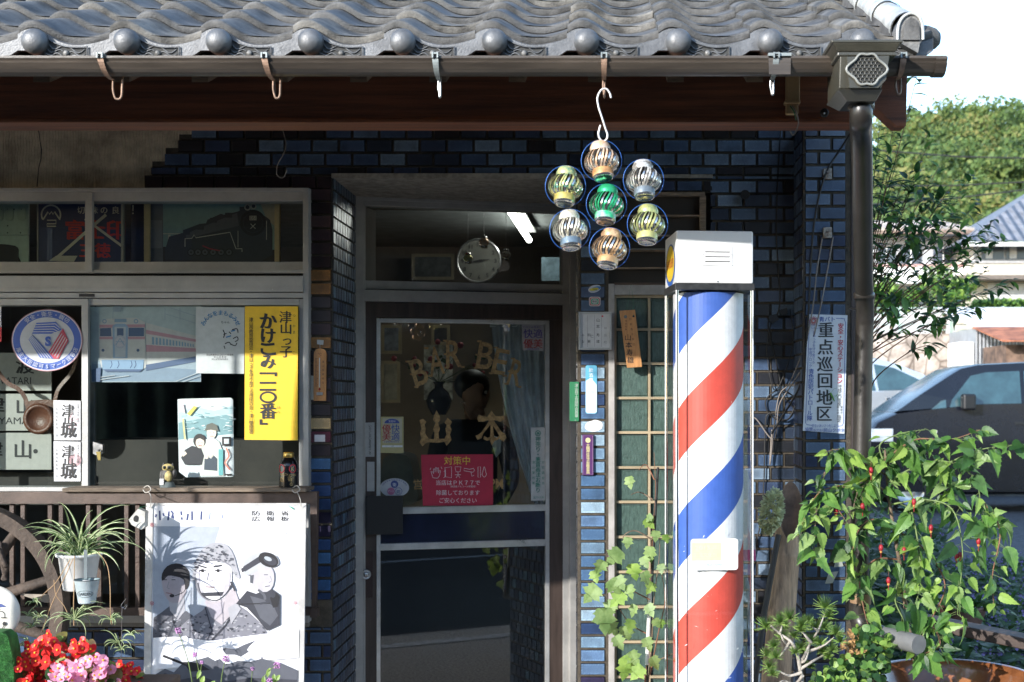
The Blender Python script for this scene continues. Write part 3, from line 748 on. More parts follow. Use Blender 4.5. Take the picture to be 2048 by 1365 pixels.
w = MB(); d_(761, 1091, dz(1088), dz(1029), -.004, .004, mat('dark_blue_panel', (.006,.009,.035), .18, 0, .2, 10, coat=.5), w); w.build('kick_panel', door)
w = MB(); d_(732, 806, dz(1068), dz(991), .045, .055, mat('matt_black', (.003,.003,.003), .5), w)
d_(738, 744, dz(1060), dz(1000), .02, .045, black, w); w.build('push_plate', door, bevel=.002)
w = MB(); d_(725, 746, dz(1194), dz(1103), .018, .028, mat('lock_case', (.035,.018,.016), .4, .2), w); lc = w.build('lock_case', door, bevel=.002)
nrm = Vector((.2575,-1,0)).normalized(); rq = Vector((0,-1,0)).rotation_difference(nrm).to_matrix()
w = MB(); c = DP(732, 1149, .03)
w.lathe([(.0215,.0),(.0225,-.004),(.0215,-.011),(.018,-.013),(.0165,-.010),(.0135,-.010),(.0125,-.013),(1e-5,-.013)], c, steel, 24, axis='y', rot=rq)
w.add([c+nrm*.0135+Vector((-.0012,0,-.008)),c+nrm*.0135+Vector((.0012,0,-.008)),c+nrm*.0135+Vector((.0012,0,.001)),c+nrm*.0135+Vector((-.0012,0,.001))], [(0,1,2,3)], black)
w.build('lock_cylinder', lc)
# gold lettering on the glass
gold = mat('gold_leaf', (.38, .235, .09), .45, .2, .3, 60)
dfn = lambda o: (lambda a, b: DP(a, b, o))
w = MB()
for ch, x, y, r_, h, wd in (('B',838,744,-.42,54,30),('A',872,722,-.2,56,30),('R',908,708,-.06,54,32),('B',971,712,.17,54,32),('E',1001,724,.24,52,28),('R',1032,746,.3,52,26)):
    w.text(ch, x, y, 10, dfn(.004), gold, bold=.012, fit=(wd, h), rot=r_*.8, italic=.05)
    ca, sa = math.cos(r_*.8), math.sin(r_*.8)
    for sx_, sy_ in ((-.5,-.5),(-.5,.5),(.5,.5),(-.5,0)):
        if ch in 'BA' and (sx_, sy_) == (.5,.5): continue
        px, py = sx_*wd, sy_*h; cx, cy = x+px*ca-py*sa, y+px*sa+py*ca
        w.add([DP(cx-5,cy-1.6,.0045),DP(cx+5,cy-2,.0045),DP(cx+3.5,cy+2.2,.0045),DP(cx-3.5,cy+1.6,.0045)], [(3,2,1,0)], gold)
w.build('gold_lettering', door)
w = MB()
def orn(P): w.add([DP(a,b,.004) for a, b in P], [tuple(range(len(P)))], gold)
orn([(839,841),(846,838),(853,844),(849,850),(852,858),(850,866),(853,872),(858,878),(868,879),(869,866),(866,860),(871,846),(866,840),(868,832),(873,821),(879,832),(881,840),(876,846),(880,858),(877,866),(878,878),(889,878),(893,870),(891,858),(893,850),(889,846),(895,836),(904,844),(900,852),(903,860),(900,870),(903,880),(897,888),(893,892),(889,884),(874,886),(858,885),(851,887),(845,893),(839,885),(843,878),(840,866),(843,858),(841,848)])
w.build('gold_character', door); w = MB()
for P in ([(954,836),(958,829),(964,833),(975,834),(980,826),(983,821),(986,826),(991,833),(1002,833),(1008,831),(1008,840),(1000,844),(990,841),(976,841),(966,844),(957,844)], [(976,840),(989,840),(986,852),(987,866),(990,880),(984,892),(979,880),(981,866),(981,852)],
          [(978,842),(984,846),(974,858),(966,868),(963,877),(955,880),(951,872),(956,870),(962,866),(970,855)], [(982,846),(988,842),(996,854),(1003,864),(1010,868),(1013,876),(1007,884),(1000,880),(999,872),(990,858)], [(968,872),(975,876),(984,873),(994,876),(999,871),(998,879),(990,882),(984,880),(974,882),(967,879)]): orn(P)
w.build('gold_character', door); w = MB(); w.text('営', 836, 970, 22, dfn(.004), gold); w.build('gold_character', door); w = MB(); w.text('PM', 993, 968, 10, dfn(.004), gold, bold=.02, fit=(26, 20))
w.build('gold_lettering', door)

# ================================================================== frosted grid window right of the door
cream = mat('yellowed_frame', (.34, .27, .17), .5, 0, .12, 8)
grn = mat('green_frosted_glass', (.055, .095, .08), .3, 0, .2, 30, .25, 90, stretch=(4,1,1))
w = MB(); yg = .035
w.pbox(1217, 1229, 568, 1420, -.004, .05, mat('dusty_frame', (.33,.31,.29), .6, 0, .15)); w.pbox(1229, 1425, 568, 590, -.002, .05, MATS['dusty_frame']); w.pbox(1229, 1425, 566, 570, .0-.006, .0, mat('old_wood_lintel', (.09,.06,.045), .8))
gw = w.build('grid_window', shop, bevel=.001)
w = MB(); ys = [598, 660, 728, 797, 866, 936, 1005, 1075, 1145, 1215, 1285, 1355, 1425]
w.pbox(1229, 1425, 590, 596, yg-.02, yg+.02, cream); w.pbox(1229, 1233, 596, 1425, yg-.02, yg+.02, cream)
for x in (1296, 1364): w.pbox(x, x+5, 596, 1425, yg-.016, yg+.01, cream)
for y in ys[1:]: 
    for a, b in ((1233,1296),(1301,1364),(1369,1425)): w.pbox(a, b, y-3, y+2, yg-.016, yg+.01, cream)
w.build('grid_bars', gw)
w = MB(); w.pbox(1229, 1425, 590, 1425, yg, yg+.008, grn)
for i in range(len(ys)-1):
    for a, b in ((1234,1295),(1302,1363),(1370,1424)):
        w.tube([Wp(p[0],p[1],yg-.002) for p in ((a+1,ys[i]+5),(b-1,ys[i]+5),(b-1,ys[i+1]-6),(a+1,ys[i+1]-6),(a+1,ys[i]+5))], .0022, grn, 4, False)
w.build('glass', gw)
w = MB(); w.pbox(1217, 1425, 353, 568, .03, .05, mat('louvre_dark', (.035,.028,.022), .7))
w.pbox(1217,1410,385,392,.0-.004,.03,wood2); w.pbox(1400,1412,392,566,-.004,.03,wood2)
for y in (430, 470, 500, 535): w.pbox(1217, 1400, y, y+3, .0, .03, wood2)
w.pbox(1217, 1400, 497, 500, -.01, .03, mat('grey_ledge', (.15,.14,.12), .7)); w.build('louvre_panel', shop)

# ================================================================== interior
rw = mat('interior_wall', (.17, .145, .12), .9, 0, .1, 3)
room = MB()
room.box(XL+.1, X(1700), 4.6, 4.7, -.05, 2.75, rw); room.box(XL+.05, XL+.1, .6, 4.6, -.05, 2.75, rw); room.box(X(1700)-.1, X(1700)-.05, .6, 4.6, -.05, 2.75, rw)
room.box(XL+.1, X(1700)-.1, .22, 4.6, 2.75, 2.8, mat('interior_ceiling', (.2,.22,.22), .9)); room.box(XL+.1, X(1700)-.1, .95, 4.6, -.05, .1, mat('interior_floor', (.08,.06,.045), .5))
room.box(X(640), X(650), .7, 1.2, .1, 2.75, rw)
room.build('interior_room', shop)
tb = thing('fluorescent_lamp', 'lit fluorescent tube seen through the glass above the door', 'lamp', Wp(1037, 450, 2.6))
w = MB(); w.tube([Wp(1018, 418, 2.0), Wp(1058, 480, 3.4)], .02, mat('lit_tube', (1, .98, .92), .5, var=0, emit=7), 12); w.build('lamp_tube', tb)
w = MB(); a, b = Wp(1018,418,2.0)+Vector((0,0,.02)), Wp(1058,480,3.4)+Vector((0,0,.02)); w.ribbon([a+Vector((0,0,.03)), b+Vector((0,0,.03))], .10, alu, nrm=(0,0,-1)); w.build('lamp_shade', tb)
# clock
ck = thing('wall_clock', 'round white wall clock seen through the glass above the door', 'clock', Wp(958, 562, 2.9))
yk = 2.9; c = Wp(958, 522, yk); rk = 44*sc(yk)
w = MB(); w.lathe([(rk,.02),(rk*1.03,-.01),(rk*.97,-.02),(rk*.93,-.012)], c, steel, 40, axis='y'); w.build('clock_rim', ck)
w = MB(); w.lathe([(1e-5,-.008),(rk*.95,-.008)], c, mat('clock_face', (.13,.13,.115), .5), 40, axis='y')
for i in range(1, 13):
    a = R(90-30*i); w.text(str(i), 958+33*math.cos(a), 522-33*math.sin(a), 11, plane(yk-.012), black, bold=.02)
w.build('clock_face', ck)
w = MB()
for a, L, t in ((R(8), 24, 2.6), (R(187), 28, 1.8)):
    e = (958+L*math.cos(a), 522-L*math.sin(a)); n_ = (math.sin(a)*t, math.cos(a)*t)
    w.prism([(958-n_[0],522-n_[1]),(958+n_[0],522+n_[1]),e], yk-.016, yk-.013, black)
w.build('clock_hand', ck)
def pic(px0, px1, py0, py1, y, lab, mm, fm=(.3,.26,.18)):
    o = thing('framed_picture', lab, 'picture', Wp((px0+px1)/2, py1, y))
    w = MB(); f_ = 6
    for a, b, c_, d in ((px0,px1,py0,py0+f_),(px0,px1,py1-f_,py1),(px0,px0+f_,py0+f_,py1-f_),(px1-f_,px1,py0+f_,py1-f_)): w.pbox(a,b,c_,d,y-.02,y,mat('picture_frame_wood',fm,.5))
    w.build('frame', o); w = MB(); w.pbox(px0+f_,px1-f_,py0+f_,py1-f_,y-.008,y-.002,mm); w.build('picture', o)
pic(762, 803, 650, 708, 4.2, 'small framed picture on the inside wall, upper left in the door glass', mat('blue_print', (.18,.22,.3), .5, 0, .4, 9))
pic(762, 800, 722, 806, 4.2, 'framed print below the small picture, left in the door glass', mat('pale_print', (.3,.3,.26), .5, 0, .3, 6))
pic(823, 908, 508, 560, 4.3, 'wide framed print on the back wall left of the clock', mat('grey_print', (.12,.13,.13), .5, 0, .4, 7))
pic(862, 900, 650, 690, 4.2, 'dark framed notice on the back wall near the middle of the door glass', mat('dark_print', (.05,.05,.055), .5, 0, .4, 7))
w = MB(); w.prism([(848,690),(905,690),(905,800),(848,800)], 4.25, 4.26, mat('wall_notice', (.35,.37,.36), .8, 0, .5, 12)); tag(w.build('wall_poster'), 'faded pale poster on the back wall behind the flower vase', 'poster')
w = MB(); w.prism([(1083,515),(1124,515),(1124,562),(1083,562)], 3.2, 3.21, mat('blue_poster', (.2,.3,.36), .8, 0, .3, 12)); tag(w.build('wall_poster'), 'pale blue poster seen at the right end of the glass above the door', 'poster')
# curtain
cm = mat('grey_curtain', (.80, .80, .82), .85, 0, .12, 20)
w = MB(); rows = []
for j in range(22):
    t = j/21; py = 650+t*365; xl = 983+ 60*t**1.3+28*t*t; xr = 1092; vs_ = []
    for i in range(49):
        u = i/48; px = xl+(xr+10-xl)*u; vs_.append(Wp(px, py, .98+.035*math.sin(u*38+t*1.6)*(1-.3*t)+.05*t))
    rows.append(vs_)
w.add([q for r_ in rows for q in r_], [(j*49+i, j*49+i+1, (j+1)*49+i+1, (j+1)*49+i) for j in range(21) for i in range(48)], cm, True)
w.tube([Wp(980,652,.98), Wp(1098,652,.98)], .008, steel, 8); tag(w.build('curtain'), 'pale grey curtain gathered behind the right side of the door glass', 'curtain')
# vase with flowers inside
v = thing('flower_vase', 'dark vase of red flowers standing inside behind the door glass', 'vase', Wp(878, 830, 2.2))
w = MB(); c = Wp(878, 830, 2.2); k = sc(2.2); w.lathe([(14*k,0),(22*k,14*k),(26*k,28*k),(20*k,44*k),(9*k,54*k),(8*k,60*k),(13*k,66*k),(11*k,66*k),(6*k,58*k)], c, mat('dark_vase', (.03,.03,.04), .2), 24); w.build('vase_body', v)
w = MB(); rf = mat('indoor_red_flower', (.25,.02,.03), .6); gf = mat('indoor_leaf', (.02,.05,.02), .6)
for i in range(26):
    a = random.uniform(-1.2, 1.6); L = random.uniform(25, 105); e = Wp(878+L*math.sin(a)*1.1, 762-L*math.cos(a)*.75, 2.2+random.uniform(-.15,.15))
    w.tube([Wp(878,766,2.2), e], .0015, gf, 4); 
    if i % 2: w.ball(e, random.uniform(.012,.022), rf, 8)
    else: w.ribbon([e, e+Vector((random.uniform(-.05,.05),0,random.uniform(-.02,.05)))], .025, gf)
w.build('bouquet', v)
# barber chair silhouette
w = MB(); lm = mat('chair_vinyl', (.16,.17,.16), .35)
w.prism(spl([(764,930),(776,912),(800,908),(818,918),(826,950),(832,1005),(764,1005)], 4), 1.9, 2.2, lm); tag(w.build('barber_chair', bevel=.01), 'pale green barber chair back seen low at the left of the door glass', 'chair')

# person standing inside
pr = thing('person', 'person in dark suit and white collar standing behind the door glass, head turned right', 'person', (Wp(945,0,1.75).x, 1.75, .1))
def skinned(name, parent, pts, edges, rads, m, sub=2):
    me = bpy.data.meshes.new(name); o_ = Vector(parent.location)
    me.from_pydata([Vector(p) for p in pts], edges, []); ob = bpy.data.objects.new(name, me); COL.objects.link(ob); ob.parent = parent
    md = ob.modifiers.new('skin', 'SKIN'); 
    for i, r_ in enumerate(rads): me.skin_vertices[0].data[i].radius = r_ if isinstance(r_, tuple) else (r_, r_)
    me.skin_vertices[0].data[0].use_root = True
    md.use_smooth_shade = True; ss = ob.modifiers.new('sub', 'SUBSURF'); ss.levels = ss.render_levels = sub
    me.materials.append(m); return ob
skin = mat('skin', (.42, .24, .17), .5, 0, .05); suit = mat('dark_suit', (.015, .016, .02), .8); hair = mat('dark_hair', (.008,.007,.006), .5)
pts = [(0,0,.85),(0,0,1.05),(0,.0,1.25),(0,0,1.33),(.17,0,1.31),(-.17,0,1.31),(.22,-.02,1.05),(-.22,-.02,1.05),(.16,-.16,.92),(-.16,-.16,.92),(.09,0,.8),(-.09,0,.8),(.1,0,.45),(-.1,0,.45),(.1,0,.04),(-.1,0,.04)]
skinned('suit', pr, pts, [(0,1),(1,2),(2,3),(3,4),(3,5),(4,6),(5,7),(6,8),(7,9),(0,10),(0,11),(10,12),(11,13),(12,14),(13,15)], [(.15,.1),(.14,.1),(.16,.11),(.09,.07),.065,.065,.05,.05,.035,.035,.085,.085,.06,.06,.05,.05], suit)
hp = [(0,0,1.36),(.005,-.005,1.42),(.01,-.005,1.50),(.012,0,1.56),(.0,.0,1.615),(.055,-.02,1.47),(.085,-.025,1.50),(.02,-.03,1.44)]
skinned('body', pr, hp, [(0,1),(1,2),(2,3),(3,4),(2,5),(5,6),(1,7)], [.052,.055,.078,.085,.055,.045,.013,.05], skin)
w = MB(); o_ = Vector(pr.location); c = o_+Vector((-.005,.01,1.565)); w.ball(c, .098, hair, 20, sx=1.0, sy=.9, sz=.92); w.build('hair', pr)
w = MB(); 
for sy_ in (-.035,.0):
    w.ball(o_+Vector((.078,-.045+sy_*.6,1.527)), .009, mat('eye_white',(.7,.7,.7),.3), 8); w.ball(o_+Vector((.084,-.045+sy_*.6,1.527)), .005, black, 8)
w.build('eye', pr)
w = MB(); w.prism([(985,872),(1003,878),(1001,905),(992,915),(984,890)], 1.62, 1.66, white); w.build('collar', pr)
for sx_ in (-1, 1):
    root = Vector((.16*sx_, -.17, .9)); P = [root+Vector((0,0,.03)), root+Vector((0,-.01,-.03)), root+Vector((0,-.015,-.06))]; E = [(0,1),(1,2)]; Rr = [(.026,.016),(.036,.016),(.034,.014)]
    for f in range(4):
        x = (-.028+.0187*f); L = (.062,.072,.068,.054)[f]; i = len(P)
        P += [root+Vector((x,-.02,-.075)), root+Vector((x*1.05,-.03,-.075-L*.55)), root+Vector((x,-.018,-.075-L))]; E += [(2,i),(i,i+1),(i+1,i+2)]; Rr += [.009,.0085,.007]
    i = len(P); P += [root+Vector((-.045*sx_,-.02,-.03)), root+Vector((-.052*sx_,-.03,-.07))]; E += [(1,i),(i,i+1)]; Rr += [.010,.008]
    skinned('hand', pr, P, E, Rr, skin, 1)

w = MB(); w.box(-1.6, -.2, 1.25, 1.32, .1, .95, mat('dark_counter', (.02,.018,.016), .5)); tag(w.build('counter'), 'low dark counter standing inside behind the lower door glass', 'counter')
# ================================================================== signs, stickers and posters
ivory = ink(.72, .72, .70); navy = ink(.02, .05, .22); redi = ink(.55, .03, .04); blk = ink(.012, .012, .014); wht = ink(.8, .8, .8)
def art_thing(name, label, cat, y, px, py, group=None):
    return thing(name, label, cat, Wp(px, py, y), group)
# ---- yellow sign in the window
yq = yw-.022
o = art_thing('window_sign', 'yellow vertical sign with bold black Japanese lettering at the right end of the window', 'sign', yq, 542, 880)
w = MB(); w.prism([(490,613),(596,613),(595,881),(489,880)], yq, yq+.004, ink(.78,.50,.02)); w.build('board', o)
A = Art(yq-.0006)
for ch, x, y, s_ in (('津',571,635,26),('山',572,657,26),('っ',574,681,24),('子',572,704,26)): A.t(ch, x, y, s_, blk, bold=.03)
for ch, y, s_ in (('か',643,36),('け',672,34),('み',724,32)): A.t(ch, 536, y, s_, blk, bold=.06)
A.line([(522,688),(532,690),(549,688.5)],5,blk,3); A.line([(524,697),(524,704),(530,708),(540,709),(552,707.5)],5,blk,3)
A.poly([(519,745),(554,745),(554,753),(549,753),(549,749),(519,749)], blk); A.rect(519,552,764,768, blk); A.rect(519,552,778,782, blk)
A.disc(536,795,17,12,blk); A.disc(536,795,12.5,8,ink(.78,.50,.02)); A.t('番',536,823,34,blk,bold=.045); A.poly([(519,839),(524,839),(524,846),(535,846),(535,850),(519,850)], blk)
A.vt('津山市教育委員会・津山っ子を守り育てる市民の会・津山警察署', 502, 636, 868, 9.5, blk, bold=.01)
for ch, x, y in (('つ',588,632),('や',588,653),('ま',588,665),('こ',588,706),('は',557,815),('ん',557,824)): A.t(ch, x, y, 7, blk)
A.build('lettering', o)
# ---- train poster
o = art_thing('train_poster', 'sun-faded poster of a cream and pink diesel train inside the window', 'poster', yw+.022, 290, 765)
w = MB(); w.prism([(180,614),(402,612),(402,764),(183,765)], yw+.022, yw+.0235, ink(0.279,0.372,0.384)); w.build('sheet', o)
A = Art(yw+.0215)
cB, cD, cP, cC, cG = ink(0.136,0.236,0.322), ink(0.031,0.074,0.149), ink(0.310,0.186,0.223), ink(0.347,0.384,0.372), ink(0.198,0.279,0.322)
A.poly([(181,618),(197,628),(197,722),(181,732)], ink(0.248,0.322,0.341)); A.poly([(184,724),(402,704),(402,763),(184,764)], cG); A.poly([(184,728),(400,740),(400,763),(184,763)], ink(0.124,0.198,0.260))
A.poly([(292,646),(402,675),(402,716),(292,735)], cC); A.poly([(292,660),(402,681),(402,686),(292,668)], cP); A.poly([(292,690),(402,698),(402,704),(292,704)], cP)
for i in range(14):
    x = 304+i*7.4*(1-.012*i); sx_ = 1-.035*i; A.poly([(x,674+i*1.1),(x+4.4*sx_,675+i*1.1),(x+4.4*sx_,690+i*.35),(x,689+i*.35)], cB)
A.poly([(292,730),(402,711),(402,722),(292,742)], cD)
A.poly([(199,646),(214,638),(272,636),(290,645),(292,735),(288,738),(203,735),(199,720)], cC)
A.poly([(199,650),(290,649),(290,655),(199,656)], cP); A.poly([(199,674),(290,674),(290,679),(199,679)], cP)
A.poly([(200,657),(222,656),(223,673),(200,673)], cD); A.poly([(257,656),(288,656),(288,673),(257,673)], cD)
A.poly([(225,652),(232,648),(250,648),(256,653),(255,717),(226,717)], ink(0.155,0.260,0.372)); A.poly([(229,654),(252,654),(251,715),(230,715)], ink(0.285,0.347,0.384)); A.rect(234,247,657,672,cD)
A.rect(229,253,638,645,cB); A.disc(209,643,4.5,4.5,cB); A.disc(272,643,4.5,4.5,cB); A.disc(209,643,2.5,2.5,cC); A.disc(272,643,2.5,2.5,cC)
A.disc(240,684,13,13,ink(0.248,0.298,0.347)); A.disc(240,684,10,10,ink(0.310,0.335,0.372)); A.line([(232,690),(240,677),(248,690)],2,cB); A.line([(231,684),(249,684)],1.2,cB)
for x in (206,276): A.disc(x,701,3,3,cD)
A.poly([(203,720),(288,720),(286,739),(205,739)], ink(0.136,0.248,0.360)); A.poly([(206,739),(285,739),(280,744),(212,744)], cD)
for x in (222,236,262,270): A.line([(x,722),(x+2,730),(x-2,737)], 1.6, cD, 3)
for a, b in (((184,762),(258,752)),((184,757),(230,751)),((350,764),(401,744)),((366,764),(401,752))): A.line([a, b], 1.6, ink(0.260,0.322,0.347))
for x in (226,330,360): A.line([(x,612+4),(x,640)],1.2,cG)
A.line([(330,628),(402,650)],.9,cG); A.line([(340,616),(402,636)],.9,cG); A.rect(226,242,613,624,cG); A.poly([(183,740),(202,735),(200,764),(184,764)], cD)
A.build('picture', o)
# ---- white sheet
o = art_thing('safety_notice', 'white notice with an arc of blue lettering between train poster and yellow sign', 'notice', yw-.004, 440, 748)
w = MB(); w.prism([(392,614),(489,615),(488,748),(392,747)], yw-.019, yw-.0155, ink(0.420,0.462,0.462)); w.build('sheet', o)
A = Art(yw-.0196); bl_ = ink(0.028,0.175,0.385)
for i, ch in enumerate('みんなをまもるみせ'):
    a = R(-158+17*i); A.t(ch, 441+37*math.cos(a), 661+33*math.sin(a)-2, 11, bl_, bold=.03, rot=a+math.pi/2)
A.t('ちゃん', 451, 645, 6, blk)
for P in ([(446,660),(449,668),(447,676)],[(447,670),(453,667)],[(458,664),(462,668)],[(464,660),(474,658),(476,666)],[(466,678),(474,674),(476,680),(470,684)],[(448,692),(450,698)],[(450,688),(458,685),(462,690)],[(460,688),(470,692),(474,686)]): A.line(P, 1.8, blk, 3)
A.line([(462,663),(470,661)],2.4,bl_); A.line([(452,675),(462,672)],2.4,bl_)
A.t('岡山県理容生活衛生同業組合',440,710,4.2,blk); A.t('岡 山 県 警 察',440,714.6,4.2,blk); A.t('岡山県教育委員会',440,719,4.2,blk)
A.build('lettering', o)
# ---- film-style poster: plain stand-in with two friends
o = art_thing('cinema_poster', 'small curled teal poster of a couple taped low on the right window pane', 'poster', yw-.004, 412, 955)
w = MB(); w.prism([(355,799),(366,798),(462,796),(466,800),(468,950),(466,954),(372,955),(358,944)], yw-.019, yw-.0175, ink(.52,.60,.60)); w.build('sheet', o)
A = Art(yw-.0194); te = ink(.16,.30,.32); tl = ink(.36,.52,.54); sk = ink(.62,.56,.46)
A.poly([(357,838),(380,828),(410,832),(440,826),(465,834),(466,868),(357,880)], te); A.poly([(357,826),(390,814),(430,822),(465,812),(465,828),(400,838),(357,846)], tl)
random.seed(3)
for i in range(46):
    x, y = random.uniform(360,460), random.uniform(812,868); A.line([(x,y),(x+random.uniform(4,14),y+random.uniform(-3,3))], random.uniform(.8,2), random.choice((tl,te,ink(.6,.66,.64))))
A.poly([(400,952),(402,900),(410,880),(424,874),(438,884),(446,904),(448,952)], ink(.55,.60,.54)); A.poly([(416,878),(424,884),(432,878),(428,910),(418,910)], wht)
A.disc(423,866,9.5,12,sk); A.poly([(408,862),(411,858),(413,850),(424,846),(434,851),(436,858),(438,863),(422,860)], ink(.10,.11,.09)); A.line([(419,866),(421,866)],1,blk); A.line([(426,866),(428,866)],1,blk); A.line([(420,873),(427,873)],1,redi)
A.poly([(362,916),(370,900),(384,892),(402,896),(408,912),(404,930),(370,930)], ink(.02,.025,.03)); A.disc(399,882,12.5,14,ink(.02,.02,.02)); A.disc(400,886,8.5,11,sk); A.poly([(389,880),(392,870),(402,868),(411,876),(409,882),(400,877)], ink(.02,.02,.02))
A.line([(396,886),(398,886)],1,blk); A.line([(403,886),(405,886)],1,blk); A.line([(397,892),(404,892)],1.4,redi); A.poly([(363,908),(370,903),(374,908),(366,914)], sk)
A.poly([(408,940),(409,918),(416,914),(422,918),(428,912),(434,918),(434,942)], ink(.04,.06,.08)); A.disc(413,914,4,4.5,sk); A.disc(422,911,4,4.5,sk)
A.poly([(374,828),(388,812),(394,815),(380,832)], ink(.62,.52,.10)); A.rect(437,446,899,951, ink(.10,.34,.34)); A.line([(366,838),(370,880)],3,ink(.6,.5,.2)); A.line([(364,808),(368,826)],4,ink(.66,.5,.52))
A.rect(444,462,874,892,blk); A.rect(448,458,878,888, ink(.52,.60,.60)); A.line([(452,896),(458,912),(450,926),(460,940)],3.4,ink(.6,.22,.16),3); A.rect(449,464,948,951,blk)
A.build('picture', o)
# ---- two calligraphy slips
for i, (y0, lab) in enumerate(((801, 'upper white calligraphy slip on the left window pane, brushed castle name over a faint crest'), (883, 'lower white calligraphy slip on the left window pane, under its twin'))):
    o = art_thing('calligraphy_slip', lab, 'paper slip', yw-.018, 134, y0+81)
    w = MB(); w.prism([(107,y0),(161,y0+1),(161,y0+80),(108,y0+80)], yw-.019, yw-.0175, ink(.62,.63,.66)); w.build('sheet', o)
    A = Art(yw-.0194); pk = ink(.55,.33,.35)
    for j in range(7): A.line([(137+5*math.cos(R(a)),y0+44+5*math.sin(R(a))) if k_ == 0 else (137+(22-i*2)*math.cos(R(a)),y0+44+(20)*math.sin(R(a))) for k_, a in enumerate((-70+j*25,-70+j*25))], 1.6, pk) if i == 0 else A.line([(150+(3+j*1.5)*math.cos(R(q_)),y0+38+(3+j*1.5)*math.sin(R(q_))) for q_ in range(0,360,30)], .8, pk, closed=True)
    for ch, cx, cy, s_ in (('津',136,y0+21,27),('山',137,y0+40,20),('城',137,y0+60,34)): A.t(ch, cx, cy, s_, blk, bold=.035, rot=-.04, italic=.08)
    A.vt('日本三大平山城', 156, y0+6, y0+44, 5.5, blk); A.vt('令和元年五月一日', 113, y0+14, y0+74, 5.5, blk)
    A.build('lettering', o)
# ---- round S-mark sticker
o = art_thing('round_window_sticker', 'blue ringed oval sticker with striped red and blue triangle on the left pane', 'sticker', yw-.018, 94, 742)
A = Art(yw-.0175); sb = ink(0.038,0.098,0.390); cx, cy = 94, 681
A.disc(cx,cy,71,62,ink(0.450,0.225,0.262),64); A.disc(cx,cy,69.5,60.5,ink(0.525,0.540,0.570),64); A.disc(cx,cy,68,59,sb,64); A.disc(cx,cy,54,46,ink(0.465,0.488,0.510),64)
A.build('disc', o)
A = Art(yw-.0205); wi = ink(0.413,0.450,0.540)
for i, ch in enumerate('安全・衛生・親切'): a = R(-130+80*i/7); A.t(ch, cx+61*math.cos(a), cy+52.5*math.sin(a), 11, wi, bold=.02, rot=a+math.pi/2)
for i, ch in enumerate('厚生大臣認可Sマーク理容店'): a = R(158-136*i/12); A.t(ch, cx+61*math.cos(a), cy+52.5*math.sin(a), 10.5, wi, bold=.02, rot=a-math.pi/2)
A.build('lettering', o)
A = Art(yw-.0212); ru = ink(0.413,0.038,0.075)
A.poly([(64,668),(73,646),(112,644),(123,660),(103,668)], sb); A.poly([(57,679),(64,669),(88,694),(107,718),(80,716)], sb); A.poly([(126,657),(137,682),(117,718),(107,718),(97,704),(121,665)], ru)
for k_ in range(4):
    u = (k_+.8)/4.6; L = lambda a, b: (a[0]+(b[0]-a[0])*u, a[1]+(b[1]-a[1])*u)
    A.line([L((73,646),(64,668)), L((112,644),(103,668)), L((123,655),(110,668))], 1.5, ink(0.465,0.488,0.510)); A.line([L((57,679),(64,669)), L((80,716),(107,718))], 1.5, ink(0.465,0.488,0.510)); A.line([L((137,682),(121,665)), L((117,718),(97,704))], 1.5, ink(0.465,0.488,0.510))
A.t('S', 96, 683, 20, sb, bold=.05, fit=(12, 20)); A.build('emblem', o)

# ---- things behind the upper window: enamel sign, panel, locomotive picture
yi = .16
o = art_thing('enamel_sign', 'dark blue enamel sign with mountain emblem and red lettering behind the upper window', 'sign', yi, 175, 524)
w = MB(); w.pbox(76, 243, 399, 560, yi, yi+.004, ink(0.035,0.048,0.136)); w.pbox(74,76.5,399,560,yi-.001,yi+.004,ink(0.480,0.448,0.400)); w.build('board', o)
A = Art(yi-.0005); ci = ink(0.672,0.656,0.608)
A.line([(90+19*math.cos(R(a))+12,430+19*math.sin(R(a))) for a in range(150,391,12)], 3, ci); A.line([(86,440),(96,424),(99,429),(103,424),(106,429),(109,424),(120,440)],2.8,ci)
A.line([(94,441),(112,441),(112,448),(94,448),(94,453),(112,453)], 2.4, ci); 
for ch, x in (('切',162),('味',188),('の',208),('良',231)): A.t(ch, x, 421, 16, ci, bold=.02)
rr = ink(0.608,0.048,0.056)
for ch, x in (('富',150),('士',190),('印',232)): A.t(ch, x, 461, 42, rr, bold=.05)
A.t('三徳', 190, 502, 32, rr, bold=.05); A.line([(212,430),(186,452),(116,514)], 6, ci); A.line([(170,438),(243,492)], 5, ci); A.poly([(98,522),(112,512),(155,512),(148,524)], ci)
A.t('！', 272, 420, 24, ci); A.build('lettering', o)
w = MB(); w.pbox(262, 290, 399, 560, yi, yi+.004, ink(0.029,0.035,0.080)); tag(w.build('enamel_sign', org=Wp(276,540,yi)), 'narrow strip of dark enamel sign behind the upper window, left of the train photo', 'sign')
w = MB(); w.pbox(242,247,399,530,.1,.12,aluG); w.build('inner_sash', window)
w = MB(); gp = ink(0.512,0.672,0.608); w.pbox(-40, 57, 402, 470, yi+.02, yi+.03, gp); w.pbox(-40,57,471,530,yi+.022,yi+.03,gp); 
for x in (-2,18,43): w.prism([(p[0],p[1]) for p in spl([(x-7,414),(x+7,414),(x+8,438),(x,442),(x-8,438)],3)], yi+.017, yi+.02, ink(0.432,0.576,0.512))
w.prism(spl([(-30,492),(30,492),(36,512),(36,530),(-34,530)],4), yi+.019, yi+.022, blk)
for x, y in ((3,419),(15,419),(28,419),(43,419),(15,466),(41,466),(15,452)): w.ball(Wp(x,y,yi+.019), .003, blk, 6)
tag(w.build('metal_panel'), 'pale green pressed metal panel behind the far left of the upper window', 'panel')
o = art_thing('framed_photo', 'cream framed photo of a black steam locomotive behind the upper window', 'picture', yi-.03, 424, 524)
fm = ink(0.672,0.528,0.320)
w = MB(); y_ = yi-.03
